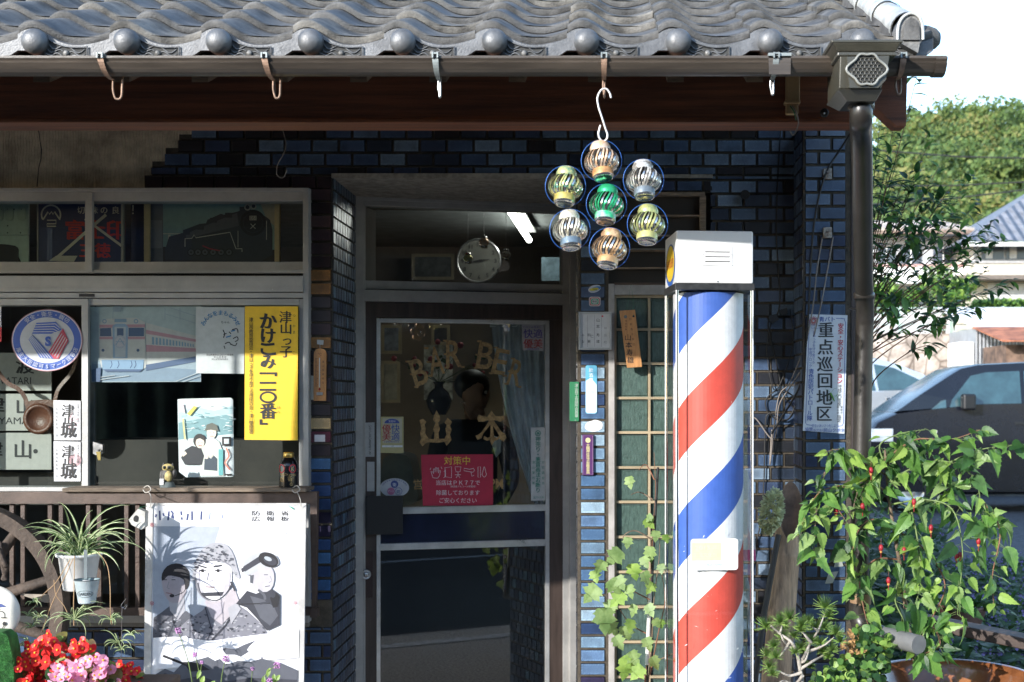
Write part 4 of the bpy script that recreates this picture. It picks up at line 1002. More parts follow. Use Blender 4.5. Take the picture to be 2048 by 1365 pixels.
for a, b, c_, d in ((288,559,398,406),(288,299,406,530),(549,559,406,530)): w.pbox(a,b,c_,d,y_-.015,y_+.01,fm)
w.build('frame', o)
A = Art(y_); A.rect(299,549,406,530,ink(0.256,0.400,0.432)); L1, L2, L3 = ink(0.056,0.064,0.088), ink(0.029,0.032,0.045), ink(0.120,0.136,0.176)
A.rect(299,326,406,530,ink(0.160,0.176,0.224)); A.rect(300,324,441,497,ink(0.256,0.272,0.320)); A.poly([(326,494),(549,500),(549,530),(326,530)], ink(0.056,0.051,0.058))
A.line([(326,468),(370,468)],1.6,ci); A.rect(336,341,470,498,ci); A.poly([(520,406),(549,406),(549,452),(534,440)], ink(0.480,0.432,0.352))
A.poly([(330,500),(338,474),(366,466),(368,460),(400,448),(412,447),(415,440),(442,428),(448,430),(474,424),(484,420),(500,419),(520,428),(532,434),(540,440),(545,460),(545,510),(520,524),(330,520)], L1)
A.poly([(372,470),(386,462),(420,448),(474,426),(478,452),(420,466),(372,478)], L3); A.disc(506,446,26,26,L2); A.disc(506,446,20,20,L1); A.disc(506,446,19,19,L2)
A.rect(479,500,414,424,L1); A.disc(495,415,6.5,6.5,ink(0.480,0.480,0.448)); A.disc(507,413,6,6,ink(0.544,0.544,0.512)); A.disc(495,415,4,4,L1); A.disc(507,413,3.6,3.6,L1)
A.rect(499,513,432,441,ink(0.480,0.480,0.448)); A.t('D51', 506, 436.5, 7, blk, fit=(11,6)); A.line([(501,448),(511,458)],1.2,ci); A.line([(511,448),(501,458)],1.2,ci)
A.line([(370,494),(370,478),(384,477),(388,470),(392,476),(460,465),(472,498),(484,498),(484,504)], 1.6, ci)
for x in (382,396,410,426,442,458): A.disc(x,505,7.5,7.5,L2); A.disc(x,505,5.5,5.5,L3); A.disc(x,505,2,2,L2)
A.line([(405,492),(420,498),(440,502)],2,ink(0.480,0.048,0.096)); A.line([(476,462),(476,495)],1,ci); A.line([(533,442),(533,480)],1.2,ci)
for x, y in ((420,436),(450,426),(366,460),(394,450)): A.rect(x,x+14,y,y+10,L1)
A.build('picture', o)
# ---- station name boards and camera bag behind the left pane
stn = []
for y0, y1, a, b, lab in ((706, 782, '渡', 'UWATARI', 'white station name board reading UWATARI behind the left pane'), (788, 862, '津山', 'TSUYAMA', 'white station name board reading TSUYAMA behind the left pane'), (866, 940, '津山', '', 'lowest white station name board with two large characters behind the left pane')):
    o = art_thing('station_name_board', lab, 'sign', .22, 20, y1, 'station name boards stacked behind the left window pane')
    w = MB(); w.pbox(-260, 103, y0, y1, .22, .23, ink(.40,.39,.36)); w.build('board', o, bevel=.001)
    A = Art(.2195)
    if b == 'UWATARI': A.t('渡', 50, 731, 38, blk, bold=.04); A.t('UWATARI', 20, 762, 16, blk, fit=(84, 14)); A.disc(75,739,3,3,blk)
    elif b: A.t('山', 50, 812, 40, blk, bold=.04); A.t('津', -10, 812, 40, blk, bold=.04); A.t('TSUYAMA', 8, 842, 16, blk, fit=(100, 14))
    else: A.t('山', 46, 900, 40, blk, bold=.04); A.t('津', -14, 900, 40, blk, bold=.04); A.disc(71,903,4.5,4.5,blk)
    A.build('lettering', o)
lea = mat('brown_leather', (.12, .045, .025), .4, 0, .15, 14, .2, 150)
o = art_thing('camera_case', 'brown leather camera case hanging by its strap behind the left pane', 'case', .15, 83, 870)
w = MB(); w.prism(spl([(52,806),(80,800),(112,804),(112,830),(106,858),(92,869),(72,866),(58,848),(54,826)], 4), .12, .19, lea); w.build('case_body', o, bevel=.004)
w = MB(); w.lathe([(30*.00206,0),(32*.00206,-.03),(24*.00206,-.035),(23*.00206,-.03),(1e-5,-.03)], Wp(83,838,.12), lea, 28, axis='y'); w.build('lens_cover', o)
w = MB(); w.ribbon(spl([Wp(-30,700,.12),Wp(8,760,.12),Wp(36,778,.12),Wp(50,796,.12),Wp(54,812,.118)], 4, False), .018, lea); w.ribbon(spl([Wp(158,690,.12),Wp(146,740,.12),Wp(118,776,.12),Wp(110,800,.12),Wp(110,815,.118)], 4, False), .016, lea); w.build('strap', o)
w = MB(); w.pbox(-1,2.5,613,684,yw-.019,yw-.017,ink(.6,.6,.6)); w.pbox(-30,3,655,684,yw-.020,yw-.0185,redi); tag(w.build('window_sticker'), 'edge of a white and red sticker at the far left of the window', 'sticker')
# shelf clutter inside the window (dark shapes)
random.seed(11)
w = MB(); dw = mat('dark_cabinet', (.035,.03,.026), .7, 0, .3, 5); w.pbox(190, 598, 880, 1010, .35, .7, dw); w.pbox(-400, 170, 945, 1010, .3, .6, dw); w.pbox(205, 596, 740, 746, .5, .8, dw); w.pbox(300,440,700,1000,1.6,1.9,dw)
tag(w.build('cabinet'), 'dark cabinets and shelf behind the window panes', 'cabinet')
w = MB()
for j in range(40):
    u = j/39
w.add([Wp(px, py, .75+.03*math.sin(px*.11)) for py in (600, 1010) for px in range(186, 606, 6)], [(i, i+1, 70+i+1, 70+i) for i in range(69)], mat('dark_green_curtain', (.03,.05,.045), .9, 0, .3, 6), True)
tag(w.build('curtain'), 'dark green curtain hanging inside behind the right window pane', 'curtain')

# ---- door signs
df = lambda o_: (lambda a, b: DP(a, b, o_))
class DArt(Art):
    def __init__(s, o_): super().__init__(0); s.o = o_
    def fn(s, a, b): return DP(a, b, s.o+s.k*s.st)
def dsheet(o, pts, off, m, name='sheet'):
    w = MB(); f = [DP(a, b, off) for a, b in pts]; n = len(f); bk = [v-nrm*.002 for v in f]
    w.add(f+bk, [tuple(range(n-1,-1,-1)) , tuple(range(n,2*n))]+[(i,(i+1)%n,(i+1)%n+n,i+n) for i in range(n)], m); return w.build(name, o)
def dthing(name, lab, cat, px, py, off=.01): return thing(name, lab, cat, DP(px, py, off))
o = dthing('red_notice', 'red notice with white and yellow writing taped in the door glass', 'notice', 915, 1012)
dsheet(o, [(842,910),(986,909),(986,1011),(846,1012)], .008, ink(.48,.02,.055)); A = DArt(.009); yl = ink(.75,.55,.06); pw2 = ink(.75,.62,.62)
A.t('対策中', 914, 922, 18, yl, bold=.01); A.t('当店はＰＫ７７で', 916, 966, 11.2, pw2, bold=.01); A.t('（高濃度アルコール除菌液）', 926, 973.5, 4.4, pw2); A.t('除菌しております', 916, 986, 11, pw2, bold=.01); A.t('ご安心ください', 916, 1001.5, 11, pw2, bold=.01)
h = lambda P, c=False: A.line(P, 1.1, pw2, closed=c)
h([(866,956),(864,950),(862,943),(865,944),(867,948),(867,938),(869,938),(870,945),(871,935),(873,935),(874,945),(875,936),(877,936),(877,947),(879,941),(881,942),(879,952),(875,957)], True)
h([(862,936),(860,940)]); h([(882,934),(884,938)]); h([(890,936),(903,934),(903,956),(890,954)], True); h([(888,944),(891,940),(891,953),(887,956)]); h([(910,934),(922,934),(920,944),(912,944)], True); h([(916,944),(916,950)]); h([(910,950),(922,950)]); h([(912,956),(916,951),(920,956)])
h([(928,937),(940,939),(947,937),(949,941),(946,945),(928,942)], True); h([(942,945),(944,953),(948,951)]); h([(956,934),(961,934),(961,955),(956,955)], True); h([(968,934),(964,950),(968,955)]); h([(969,934),(973,950),(969,955)])
A.build('lettering', o)
o = dthing('salon_sticker', 'white sticker with four purple and red characters at the upper right of the door glass', 'sticker', 1065, 701)
dsheet(o, [(1044,649),(1088,650),(1087,702),(1045,701)], .006, ink(.42,.40,.40)); A = DArt(.007); pu = ink(.10,.08,.30); rd = ink(.42,.05,.05)
A.t('サロンは清潔に', 1064, 654.5, 5.5, pu); A.t('快適', 1066, 668, 19.5, pu, bold=.02); A.t('優美', 1066, 688, 19.5, rd, bold=.02); A.t('全国理容組合', 1066, 698.5, 4, pu); A.build('lettering', o)
o = dthing('salon_sticker', 'cream sticker with a blue arc and four characters at the left of the door glass', 'sticker', 783, 907)
dsheet(o, [(762,834),(807,834),(807,907),(761,906)], .006, ink(.52,.46,.22)); A = DArt(.007); A.rect(765,804,837,887,ink(.55,.52,.36)); A.poly([(770,847)]+[(784+15*math.cos(R(a)),847+9*math.sin(R(a))) for a in range(180,361,15)], ink(.06,.10,.38)); A.t('当店は', 784, 843, 5, wht)
A.t('快', 791, 858, 18, ink(.08,.12,.36), bold=.02); A.t('適', 791, 874, 18, ink(.08,.12,.36), bold=.02); A.t('優', 773, 858, 18, rd, bold=.02); A.t('美', 773, 874, 18, rd, bold=.02); A.t('全国理容組合連合会', 783, 884, 3.4, pu); A.rect(764,805,891,895,wht); A.t('177', 786, 893, 3.5, blk); A.build('lettering', o)
o = dthing('welcome_plate', 'narrow white plate with handwritten greeting on the brown door stile', 'plate', 740, 914, .02)
dsheet(o, [(730,846),(749,845),(749,914),(730,914)], .0215, ink(.42,.42,.41)); A = DArt(.0225); A.vt('いらっしゃいませようこそ', 740, 850, 910, 6.5, blk); A.build('lettering', o)
o = dthing('blank_plate', 'small blank white plate on the brown door stile above the black push plate', 'plate', 741, 983, .02); dsheet(o, [(734,924),(749,924),(749,983),(734,983)], .0215, ink(.40,.40,.39), 'plate')
o = dthing('oval_sticker', 'white oval hygiene sticker with blue and pink discs, half behind the black plate', 'sticker', 789, 993)
A = DArt(.006); A.disc(789,976,29,19,ink(.50,.50,.52)); A.disc(789,969,7.5,7.5,ink(.03,.06,.25)); A.disc(782,983,7.5,7.5,ink(.5,.16,.28)); A.disc(797,983,7.5,7.5,ink(.08,.1,.3)); A.disc(797,983,6.5,6.5,ink(.5,.5,.52)); A.t('衛', 789, 970, 8, wht); A.t('防', 797, 984, 8, ink(.05,.06,.22), bold=.02); A.t('ゲート', 782, 983, 4.5, wht)
for i, ch in enumerate('全国理容組合防犯衛生協議会'): a = R(200+140*i/12); A.t(ch, 789+25*math.cos(a), 976+16*math.sin(a), 3.6, ink(.05,.06,.22), rot=a+math.pi/2)
A.build('disc', o)
o = dthing('police_notice', 'tall white notice with green characters at the right of the door glass', 'notice', 1077, 1002)
dsheet(o, [(1062,855),(1091,855),(1091,1001),(1062,1002)], .006, ink(.55,.55,.54)); A = DArt(.007); gr_ = ink(.01,.22,.15)
A.line([(1076+5.5*math.cos(R(a)),867+5.5*math.sin(R(a))) for a in range(0,360,30)],1.1,gr_,closed=True)
for a in range(0,180,45): A.line([(1076-5*math.cos(R(a)),867-5*math.sin(R(a))),(1076+5*math.cos(R(a)),867+5*math.sin(R(a)))],.9,gr_)
A.vt('押売り・悪質商法お断り', 1076, 874, 986, 11, gr_, bold=.02); A.vt('津山警察署', 1067, 920, 972, 6, gr_); A.vt('防犯連合会', 1086, 920, 972, 6, gr_); A.t('☎22-3131', 1077, 995, 5, gr_, fit=(22,5)); A.build('lettering', o)

# ---- tile pier left of the door
o = art_thing('wooden_thermometer', 'wooden wall thermometer hanging on the tiled pier left of the door', 'thermometer', -.02, 640, 803)
wdp = mat('honey_wood', (.42,.20,.07), .4, 0, .15, 12, .1, 80, stretch=(6,1,1))
w = MB(); w.prism([(627,802)]+[(640+12.5*math.cos(R(a)),709-12*math.sin(R(a))) for a in range(180,-1,-15)]+[(651,802)], -.026, -.008, wdp); w.build('board', o, bevel=.002)
w = MB(); w.tube([Wp(639,716,-.029),Wp(639,775,-.029)], .0022, mat('glass_tube',(.6,.6,.58),.15), 8); w.ball(Wp(639,779,-.029), .005, ink(.3,.02,.02), 8); w.build('glass_tube', o)
A = Art(-.0265); A.t('℃', 639, 709, 7, blk)
for i in range(22): A.line([(630,718+i*2.6),(634 if i%5 else 636,718+i*2.6)],.7,blk)
A.vt('津山信用組合', 646, 720, 770, 5, blk); A.build('lettering', o)
w = MB(); w.prism([(633,785),(645,785),(645,791),(633,791)], -.031, -.026, steel); w.build('metal_clip', o)
w = MB(); w.prism([(634,680),(647,681),(646,690),(634,689)], -.012, -.006, ink(.45,.47,.46)); w.tube([Wp(640,690,-.012),Wp(640,698,-.02)], .0015, steel, 6); w.build('hook', o)
w = MB(); w.pbox(620,627,752,800,-.0085,-.007,ink(.62,.62,.55)); tag(w.build('paper_sticker'), 'torn white paper sticker beside the wooden thermometer', 'sticker')
w = MB(); w.pbox(629,650,870,884,-.0085,-.007,ink(.6,.58,.58)); tag(w.build('paper_sticker'), 'small torn white sticker on a dark red tile left of the door', 'sticker')
# ---- pier right of the door
o = art_thing('broadcast_sticker', 'small blue and yellow oval broadcaster sticker on the tiled pier', 'sticker', -.008, 1189, 588)
A = Art(-.0085); A.disc(1189,578,13,7.5,ink(.45,.45,.50),30,-.3); A.disc(1191,578,11,4,ink(.04,.16,.40),30,-.3); A.disc(1188,579,9.5,2.9,ink(.6,.5,.03),30,-.15); A.t('NHK', 1190, 579, 5, blk, fit=(9,4)); A.build('disc', o)
o = art_thing('broadcast_sticker', 'small rounded sticker with red and green rings below the oval one', 'sticker', -.008, 1190, 613)
def rr_pts(x0,x1,y0,y1,r_,n=4):
    P = []
    for cx_, cy_, a0 in ((x1-r_,y0+r_,-90),(x1-r_,y1-r_,0),(x0+r_,y1-r_,90),(x0+r_,y0+r_,180)):
        for i in range(n+1): a = R(a0+90*i/n); P.append((cx_+r_*math.cos(a), cy_+r_*math.sin(a)))
    return P
A = Art(-.0085); A.poly(rr_pts(1178,1201,594,613,4), ink(.5,.5,.5)); A.poly(rr_pts(1179.5,1199.5,595.5,611.5,4), ink(.45,.04,.04)); A.poly(rr_pts(1181,1198,597,610,3.5), ink(.5,.5,.5)); A.poly(rr_pts(1182,1197,598,609,3), ink(.02,.3,.16)); A.poly(rr_pts(1184,1195,599.5,607.5,3), ink(.5,.5,.5)); A.t('衛星', 1189.5, 603.5, 5, blk, bold=.03); A.build('disc', o)
o = art_thing('name_plate', 'aluminium framed white name plate with faint handwriting on the tiled pier', 'name plate', -.03, 1189, 700)
w = MB()
for a, b, c_, d in ((1157,1223,624,628),(1157,1223,696,700),(1157,1161,628,696),(1219,1223,628,696)): w.pbox(a,b,c_,d,-.03,-.006,aluG)
w.build('frame', o, bevel=.0008); w = MB(); w.pbox(1161,1219,628,696,-.022,-.008,ink(.50,.50,.50)); w.build('plate', o)
A = Art(-.0225)
for x in (1164.5,1175,1189,1203): A.line([(x,630),(x,694)],.6,ink(.2,.2,.22))
A.t('山本', 1196, 652, 9, blk) if False else A.vt('山本', 1196, 634, 660, 8, blk)
A.vt('寿雄', 1196, 664, 690, 7, blk); A.vt('仁', 1184, 668, 678, 6.5, blk); A.vt('和美', 1178, 664, 690, 7, blk); A.vt('みな', 1166, 664, 690, 6, blk); A.vt('林田町', 1211, 650, 692, 6, ink(.2,.2,.2)); A.disc(1205,633,1.8,1.8,redi); A.build('lettering', o)
o = art_thing('green_plate', 'green plate with white vertical writing at the edge of the door frame', 'plate', .03, 1148, 845)
w = MB(); w.pbox(1139,1158,764,843,-.01,.0+.02,ink(.012,.15,.06)); w.build('plate', o, bevel=.001); A = Art(-.0108); A.vt('津山商工会議所会員章。', 1153, 768, 842, 7.5, ink(.4,.45,.4)); A.build('lettering', o)
o = art_thing('blue_sticker', 'long blue and white bilingual sticker on the sunlit tiled pier', 'sticker', -.008, 1182, 828)
w = MB(); P = rr_pts(1171,1194,731,828,4); w.prism(P, -.0095, -.008, ink(.10,.36,.52)); w.build('plate', o); A = Art(-.0098); A.poly([(1171.5,762),(1182,756),(1193.5,770),(1193.5,824),(1190,827),(1175,827),(1171.5,824)], ink(.55,.68,.78)); A.vt('飲酒運転', 1182, 736, 776, 9, ink(.7,.75,.8)); A.t('追放', 1182, 785, 7, ink(.3,.4,.5)); A.build('lettering', o)
o = art_thing('cloud_sticker', 'white cloud-shaped sticker with small grey writing on the pier', 'sticker', -.008, 1187, 864)
A = Art(-.0085); A.poly([(1170,852),(1175,845),(1184,842),(1190,840),(1200,843),(1205,848),(1204,856),(1198,861),(1188,864),(1178,862),(1171,858)], ink(.72,.72,.72), 3); A.t('燃やせ', 1187, 852, 7.5, ink(.2,.2,.2)); A.build('disc', o)
o = art_thing('purple_plate', 'purple plate with gold flower crest and gold writing on the pier', 'plate', -.02, 1176, 952)
w = MB(); w.pbox(1164.5,1187,870,951,-.02,-.006,ink(.07,.012,.10)); w.build('plate', o, bevel=.001); A = Art(-.0207); go = ink(.62,.55,.28)
A.line([(1166,872),(1185.5,872),(1185.5,949.5),(1166,949.5)],.7,ink(.3,.2,.3),closed=True)
for a in range(0,360,45): A.disc(1176+3.6*math.cos(R(a)),881+3.6*math.sin(R(a)),1.8,1.8,go,8)
A.disc(1176,881,2,2,go,10); A.vt('大隅神社氏子崇敬会員', 1176, 888, 948, 7.5, go, bold=.02); A.build('lettering', o)
# ---- hanging wooden name tablet
ot = art_thing('wooden_name_tablet', 'wooden tablet with brushed name hanging askew before the grid window', 'name tablet', -.03, 1262, 735)
w = MB(); w.prism([(1239,622),(1270,620),(1284,734),(1254,736)], -.04, -.005, wdp); w.build('board', ot, bevel=.002)
A = Art(-.0405)
A.vt('日本赤十字社', 1260, 634, 694, 5.5, ink(.06,.03,.02), cxb=1268); A.vt('山本寿雄', 1255, 668, 728, 14, ink(.03,.02,.015), bold=.01, cxb=1262); A.disc(1251,634,3.4,3.4,ink(.12,.13,.13)); A.vt('特別社員', 1252, 640, 662, 4, ink(.06,.03,.02)); A.disc(1267,633,2.2,2.2,blk); A.build('lettering', ot)
w = MB(); cordm = mat('green_string', (.03,.16,.08), .8); w.tube([Wp(1253,620,-.03),Wp(1258,595,-.02),Wp(1262,566,-.01),Wp(1266,594,-.02),Wp(1267,632,-.042)], .0007, cordm, 4); w.build('string', ot)

# ---- patrol sign on the corner pillar
ys_ = -pl-.012
o = art_thing('patrol_sign', 'white vertical patrol area sign with large black, red and blue characters on the corner pillar', 'sign', ys_, 1650, 868)
w = MB(); w.prism([(1617,629),(1695,631),(1689,868),(1606,862)], ys_, ys_+.008, ink(.60,.64,.68)); w.build('board', o, bevel=.0008)
A = Art(ys_-.0005); bn = ink(.04,.10,.36); bk2 = ink(.03,.035,.04)
A.line([(1690,638),(1672,637)],1.1,bn); A.line([(1635,637),(1622,637),(1619,642),(1611,846),(1614,850),(1624,851)],1.1,bn); A.line([(1676,853),(1684,852),(1687,847),(1691,645),(1688,638),(1682,637)],1.1,bn)
A.t('青パト', 1654, 639, 11, bn, bold=.03)
for ch, y, x in (('重',661,1652),('点',695,1651),('巡',729,1650),('回',762,1650),('地',796,1649),('区',828,1648)): A.t(ch, x, y, 33, bk2, bold=.03)
A.vt('安全・安心ステーション', 1682, 647, 768, 12, ink(.48,.03,.06), bold=.03, cxb=1679); A.vt('平成二〇年度', 1680, 770, 812, 8, bk2, cxb=1678); A.vt('警察庁', 1683, 812, 829, 5, bk2); A.vt('岡山県', 1676, 812, 829, 5, bk2); A.vt('指定', 1678, 830, 845, 8, bk2)
A.vt('津山っ子を守り育てる', 1629, 662, 728, 6.6, bn, cxb=1627); A.vt('中道ブロック', 1621, 696, 736, 7, bn); A.vt('青色防犯パトロール隊', 1623, 738, 842, 11.5, bn, bold=.02, cxb=1619)
A.t('明るいあいさつをしよう', 1650, 852, 6, bn, fit=(52, 6.5)); A.t('協賛', 1618, 859, 8, bn, bold=.02); A.t('株式会社', 1638, 861, 6, bn); A.t('岡山クボタ', 1668, 861, 8.5, bn, bold=.02)
for i in range(16):
    a = R(i*22.5); A.line([(1627+2.5*math.cos(a),642+2.5*math.sin(a)),(1627+9*math.cos(a),642+9*math.sin(a))],1.2,ink(.5,.08,.06))
A.t('ロボー', 1629, 651, 5, bn); A.t('しんしゅ', 1632, 656, 5, bn)
A.build('lettering', o)
o = art_thing('grasshopper', 'small green grasshopper resting on the patrol sign', 'insect', ys_-.008, 1668, 796)
gh = mat('insect_green', (.10,.28,.05), .5)
w = MB(); a, b = Wp(1661,786,ys_-.008), Wp(1669,803,ys_-.008); w.tube(spl([a, a.lerp(b,.2), a.lerp(b,.5), b], 3, False), [.001,.003,.0035,.0035,.004,.004,.0035,.003,.0025,.001], gh, 8); 
for p, q_, r_ in (((1664,792),(1658,788),(1655,796)),((1665,794),(1673,790),(1676,800)),((1666,798),(1672,792),(1680,786)),((1667,798),(1660,802),(1659,808)),((1662,787),(1655,780),(1650,778)),((1662,786),(1668,778),(1673,777))):
    w.tube([Wp(p[0],p[1],ys_-.008),Wp(q_[0],q_[1],ys_-.012),Wp(r_[0],r_[1],ys_-.001)], .0006, gh, 4)
w.build('body', o)
for P, lab in (([(1668,1135),(1676,1096),(1687,1133)], 'triangular grey paper scrap stuck on the corner pillar'), ([(1650,1168),(1658,1145),(1677,1143),(1665,1167)], 'slanted grey paper scrap stuck low on the corner pillar')):
    w = MB(); w.prism(P, -pl-.0085, -pl-.007, ink(.30,.32,.28)); tag(w.build('paper_scrap'), lab, 'paper scrap')
# ---- cables and clamps
cb = mat('grey_cable', (.22,.19,.17), .6); ck_ = mat('black_cable', (.012,.012,.013), .5)
def cable(name, lab, pts, r_, m, cat='cable'):
    w = MB(); w.tube(spl([Wp(*p) for p in pts], 6, False), r_, m, 8); return tag(w.build(name), lab, cat)
cable('drop_cable', 'thick black cable running down the corner pillar from the eaves', [(1704,262,-.36),(1680,300,-.27),(1655,340,-.27),(1640,385,-.27),(1628,450,-.265),(1621,540,-.265),(1616,640,-.27),(1604,760,-.2),(1560,840,-.06),(1542,868,-.04)], .004, ck_)
cable('grey_cable', 'pair of grey cables sagging from the rusty clamp to the coil, left strand', [(1645,475,-.26),(1634,540,-.27),(1625,620,-.275),(1610,690,-.24),(1580,765,-.1),(1556,800,-.05),(1540,930,-.03),(1544,860,-.03)], .0028, cb)
cable('grey_cable', 'pair of grey cables sagging from the rusty clamp to the coil, right strand', [(1666,475,-.26),(1655,540,-.27),(1640,620,-.28),(1615,715,-.22),(1580,775,-.1),(1558,812,-.05),(1548,880,-.03),(1512,838,-.03),(1500,842,-.03)], .0028, cb)
cable('black_cable', 'black cable coiled in loops on the tiled wall behind the pole', [(1562,250,-.02),(1556,350,-.02),(1553,470,-.02),(1560,600,-.02),(1548,640,-.02),(1536,650,-.03),(1552,720,-.02),(1567,790,-.03),(1588,820,-.03),(1570,842,-.02),(1540,830,-.02),(1532,800,-.02),(1560,780,-.03),(1590,800,-.03),(1574,840,-.03),(1536,828,-.02),(1530,880,-.02),(1528,960,-.02),(1522,1040,-.02),(1504,1130,-.02),(1496,1230,-.03),(1492,1330,-.05)], .0028, ck_)
cable('black_cable', 'thin black cable looping beside the coil near the fixed plug', [(1545,635,-.02),(1534,700,-.02),(1548,780,-.03),(1572,740,-.04),(1586,680,-.03),(1580,620,-.02)], .0022, ck_)
def clamp(px, py, c1, lab):
    w = MB(); w.pbox(px-8, px+9, py-9, py+12, -.27, -pl-.004, mat('rusty_clamp_%d' % px, c1, .7, .3, .4, 60, col2=(.12,.05,.025))); w.tube([Wp(px,py-2,-.27),Wp(px,py-2,-.283)], .004, steel, 8); return tag(w.build('cable_clamp', bevel=.002), lab, 'clamp')
clamp(1655, 346, (.35,.34,.30), 'pale rusting cable clamp high on the corner pillar'); clamp(1655, 464, (.22,.10,.05), 'rust brown cable clamp on the corner pillar with grey cables below')
w = MB(); w.prism([(1538,632),(1553,628),(1558,640),(1548,646),(1538,642)], -.05, -.008, black); w.prism([(1560,620),(1574,616),(1576,628),(1562,632)], -.04, -.008, black); tag(w.build('cable_joint', bevel=.002), 'black plastic cable joints fixed on the tiles right of the pole', 'cable joint')
o = thing('junction_box', 'cream plastic connector box with hanging wires under the eaves near the corner', 'junction box', Wp(1586, 228, -1.25))
w = MB(); crm = mat('cream_plastic', (.42,.27,.13), .5, 0, .1); w.pbox(1573,1600,148,202,-1.24,-1.205,crm); w.pbox(1570,1601,200,207,-1.245,-1.205,crm); w.pbox(1573,1597,207,228,-1.235,-1.205,crm); w.build('box', o, bevel=.003)
w = MB(); w.tube(spl([Wp(1584,212,-1.24),Wp(1591,222,-1.25),Wp(1597,245,-1.22),Wp(1592,262,-1.2),Wp(1586,271,-1.2),Wp(1580,262,-1.2)],5,False), .0022, cb, 6); w.tube(spl([Wp(1580,212,-1.24),Wp(1588,224,-1.25),Wp(1592,240,-1.22)],4,False), .002, mat('green_wire',(.02,.12,.05),.5), 6); w.build('wire', o)
cable('hanging_wire', 'thin wire hanging from the eaves in a small loop above the window', [(549,150,-1.3),(552,190,-1.2),(556,230,-1.1),(566,262,-1.1),(572,290,-1.1),(566,310,-1.1),(555,330,-1.1),(554,350,-1.1),(566,356,-1.1),(574,340,-1.1)], .0012, cb, 'wire')
w = MB(); w.lathe([(.014,0),(.014,-.012),(.010,-.014),(1e-5,-.012)], Wp(1648,227,-1.21), black, 16, axis='y'); w.ball(Wp(1648,227,-1.223), .004, steel, 8); tag(w.build('round_fitting'), 'small round black fitting on the eave beam near the rain head', 'fitting')
w = MB(); w.tube([Wp(1490,390,-.01),Wp(1490,390,-.06)], .02, black, 14); tag(w.build('pipe_stub'), 'black pipe stub sticking out of the wall tiles above the barber pole', 'pipe')
# ================================================================== things in front of the facade
# ---- house across the lane (behind the camera): shades the lane and is what the glass reflects
oh = thing('opposite_house', 'dark timber house across the lane behind the viewer, seen only as a reflection', 'house', (-1, -14, 0))
w = MB(); w.box(-13, 9.5, -17, -13, 0, 4.7, mat('opposite_wall', (.05,.045,.04), .9, 0, .4, 1.2)); w.build('wall', oh)
w = MB(); w.hexa([(-13.4,-12.6,4.6),(9.9,-12.6,4.6),(9.9,-12.6,4.75),(-13.4,-12.6,4.75),(-13.4,-17.4,4.6),(9.9,-17.4,4.6),(9.9,-15,5.5),(-13.4,-15,5.5)], mat('opposite_roof', (.06,.06,.065), .6)); w.build('roof', oh)
w = MB(); 
for x in (-9, -4.5, 1, 5): w.box(x, x+1.6, -13.03, -13.0, .9, 2.1, mat('opposite_window', (.03,.035,.04), .2))
w.build('window', oh)
nb = thing('shade_banner', 'dark vertical cloth banner on a pole standing at the kerb left of the shop', 'banner', (-3.24, -2.2, 0))  # added out of view to keep direct sun off the door
w = MB(); 
rows = [[Vector((-2.98+.55*i/8, -2.2+.03*math.sin(i*1.1+j*.4), 2.05+.8*j/10)) for i in range(9)] for j in range(11)]
w.add([q_ for r_ in rows for q_ in r_], [(j*9+i, j*9+i+1, (j+1)*9+i+1, (j+1)*9+i) for j in range(10) for i in range(8)], mat('shade_banner_cloth', (.04,.06,.16), .8), True); w.build('cloth', nb)
w = MB(); w.tube([(-3.24,-2.2,0),(-3.24,-2.2,2.95)], .012, steel, 8); w.tube([(-3.24,-2.2,2.9),(-2.4,-2.2,2.9)], .006, steel, 6); w.build('pole', nb)

# ---- brown steel railing with plank shelf
rst = mat('brown_railing_paint', (.085, .056, .043), .45, 0, .2, 14, .15, 200)
rl = thing('window_railing', 'brown steel railing across the lower half of the shop window', 'railing', Wp(300, 1240, -.18))
w = MB(); yr = -.18
w.prism([(-900,985),(622,985),(634,986),(634,1006),(-900,1020)], yr-.03, yr+.01, rst) if False else w.prism([(-900,984),(634,984),(634,1008),(-900,1008)], yr-.03, yr+.01, rst)
w.build('top_rail', rl, bevel=.002)
w = MB(); w.prism([(-900,1216),(632,1216),(632,1232),(-900,1232)], yr-.02, yr+.015, rst); w.build('bottom_rail', rl, bevel=.002)
w = MB(); w.prism([(620,1008),(634,1008),(631,1216),(624,1216)], yr-.028, yr+.01, rst); w.prism([(620,1216),(634,1216),(634,1236),(620,1236)], yr-.03, yr+.02, rst); w.build('end_post', rl, bevel=.002)
for px in [x for b in range(-3, 8) for x in (19+b*76.5, 19+b*76.5+22)]:
    if px < 610 and px > -150:
        w = MB(); w.pbox(px, px+8, 1008, 1216, yr-.012, yr+.005, rst); w.build('baluster', rl)
w = MB(); gw2 = mat('weathered_plank', (.20,.155,.115), .8, 0, .35, 8, .5, 120, stretch=(.6,4,8))
w.hexa([Wp(124,984.5,-.23),Wp(612,984.5,-.23),Wp(612,977,-.23),Wp(124,977,-.23),Wp(124,984.5,-.23)+Vector((0,.15,0)),Wp(612,984.5,-.23)+Vector((0,.15,0)),Wp(612,977,-.23)+Vector((0,.15,0)),Wp(124,977,-.23)+Vector((0,.15,0))], gw2)
tag(w.build('plank_shelf', bevel=.002), 'weathered plank lying along the top of the brown railing', 'plank')
# white sill behind railing and shaded base
w = MB(); w.pbox(-900, 617, 1246, 1254, -.03, -.0, mat('grey_sill', (.2,.19,.175), .7)); w.build('window_sill', shop)

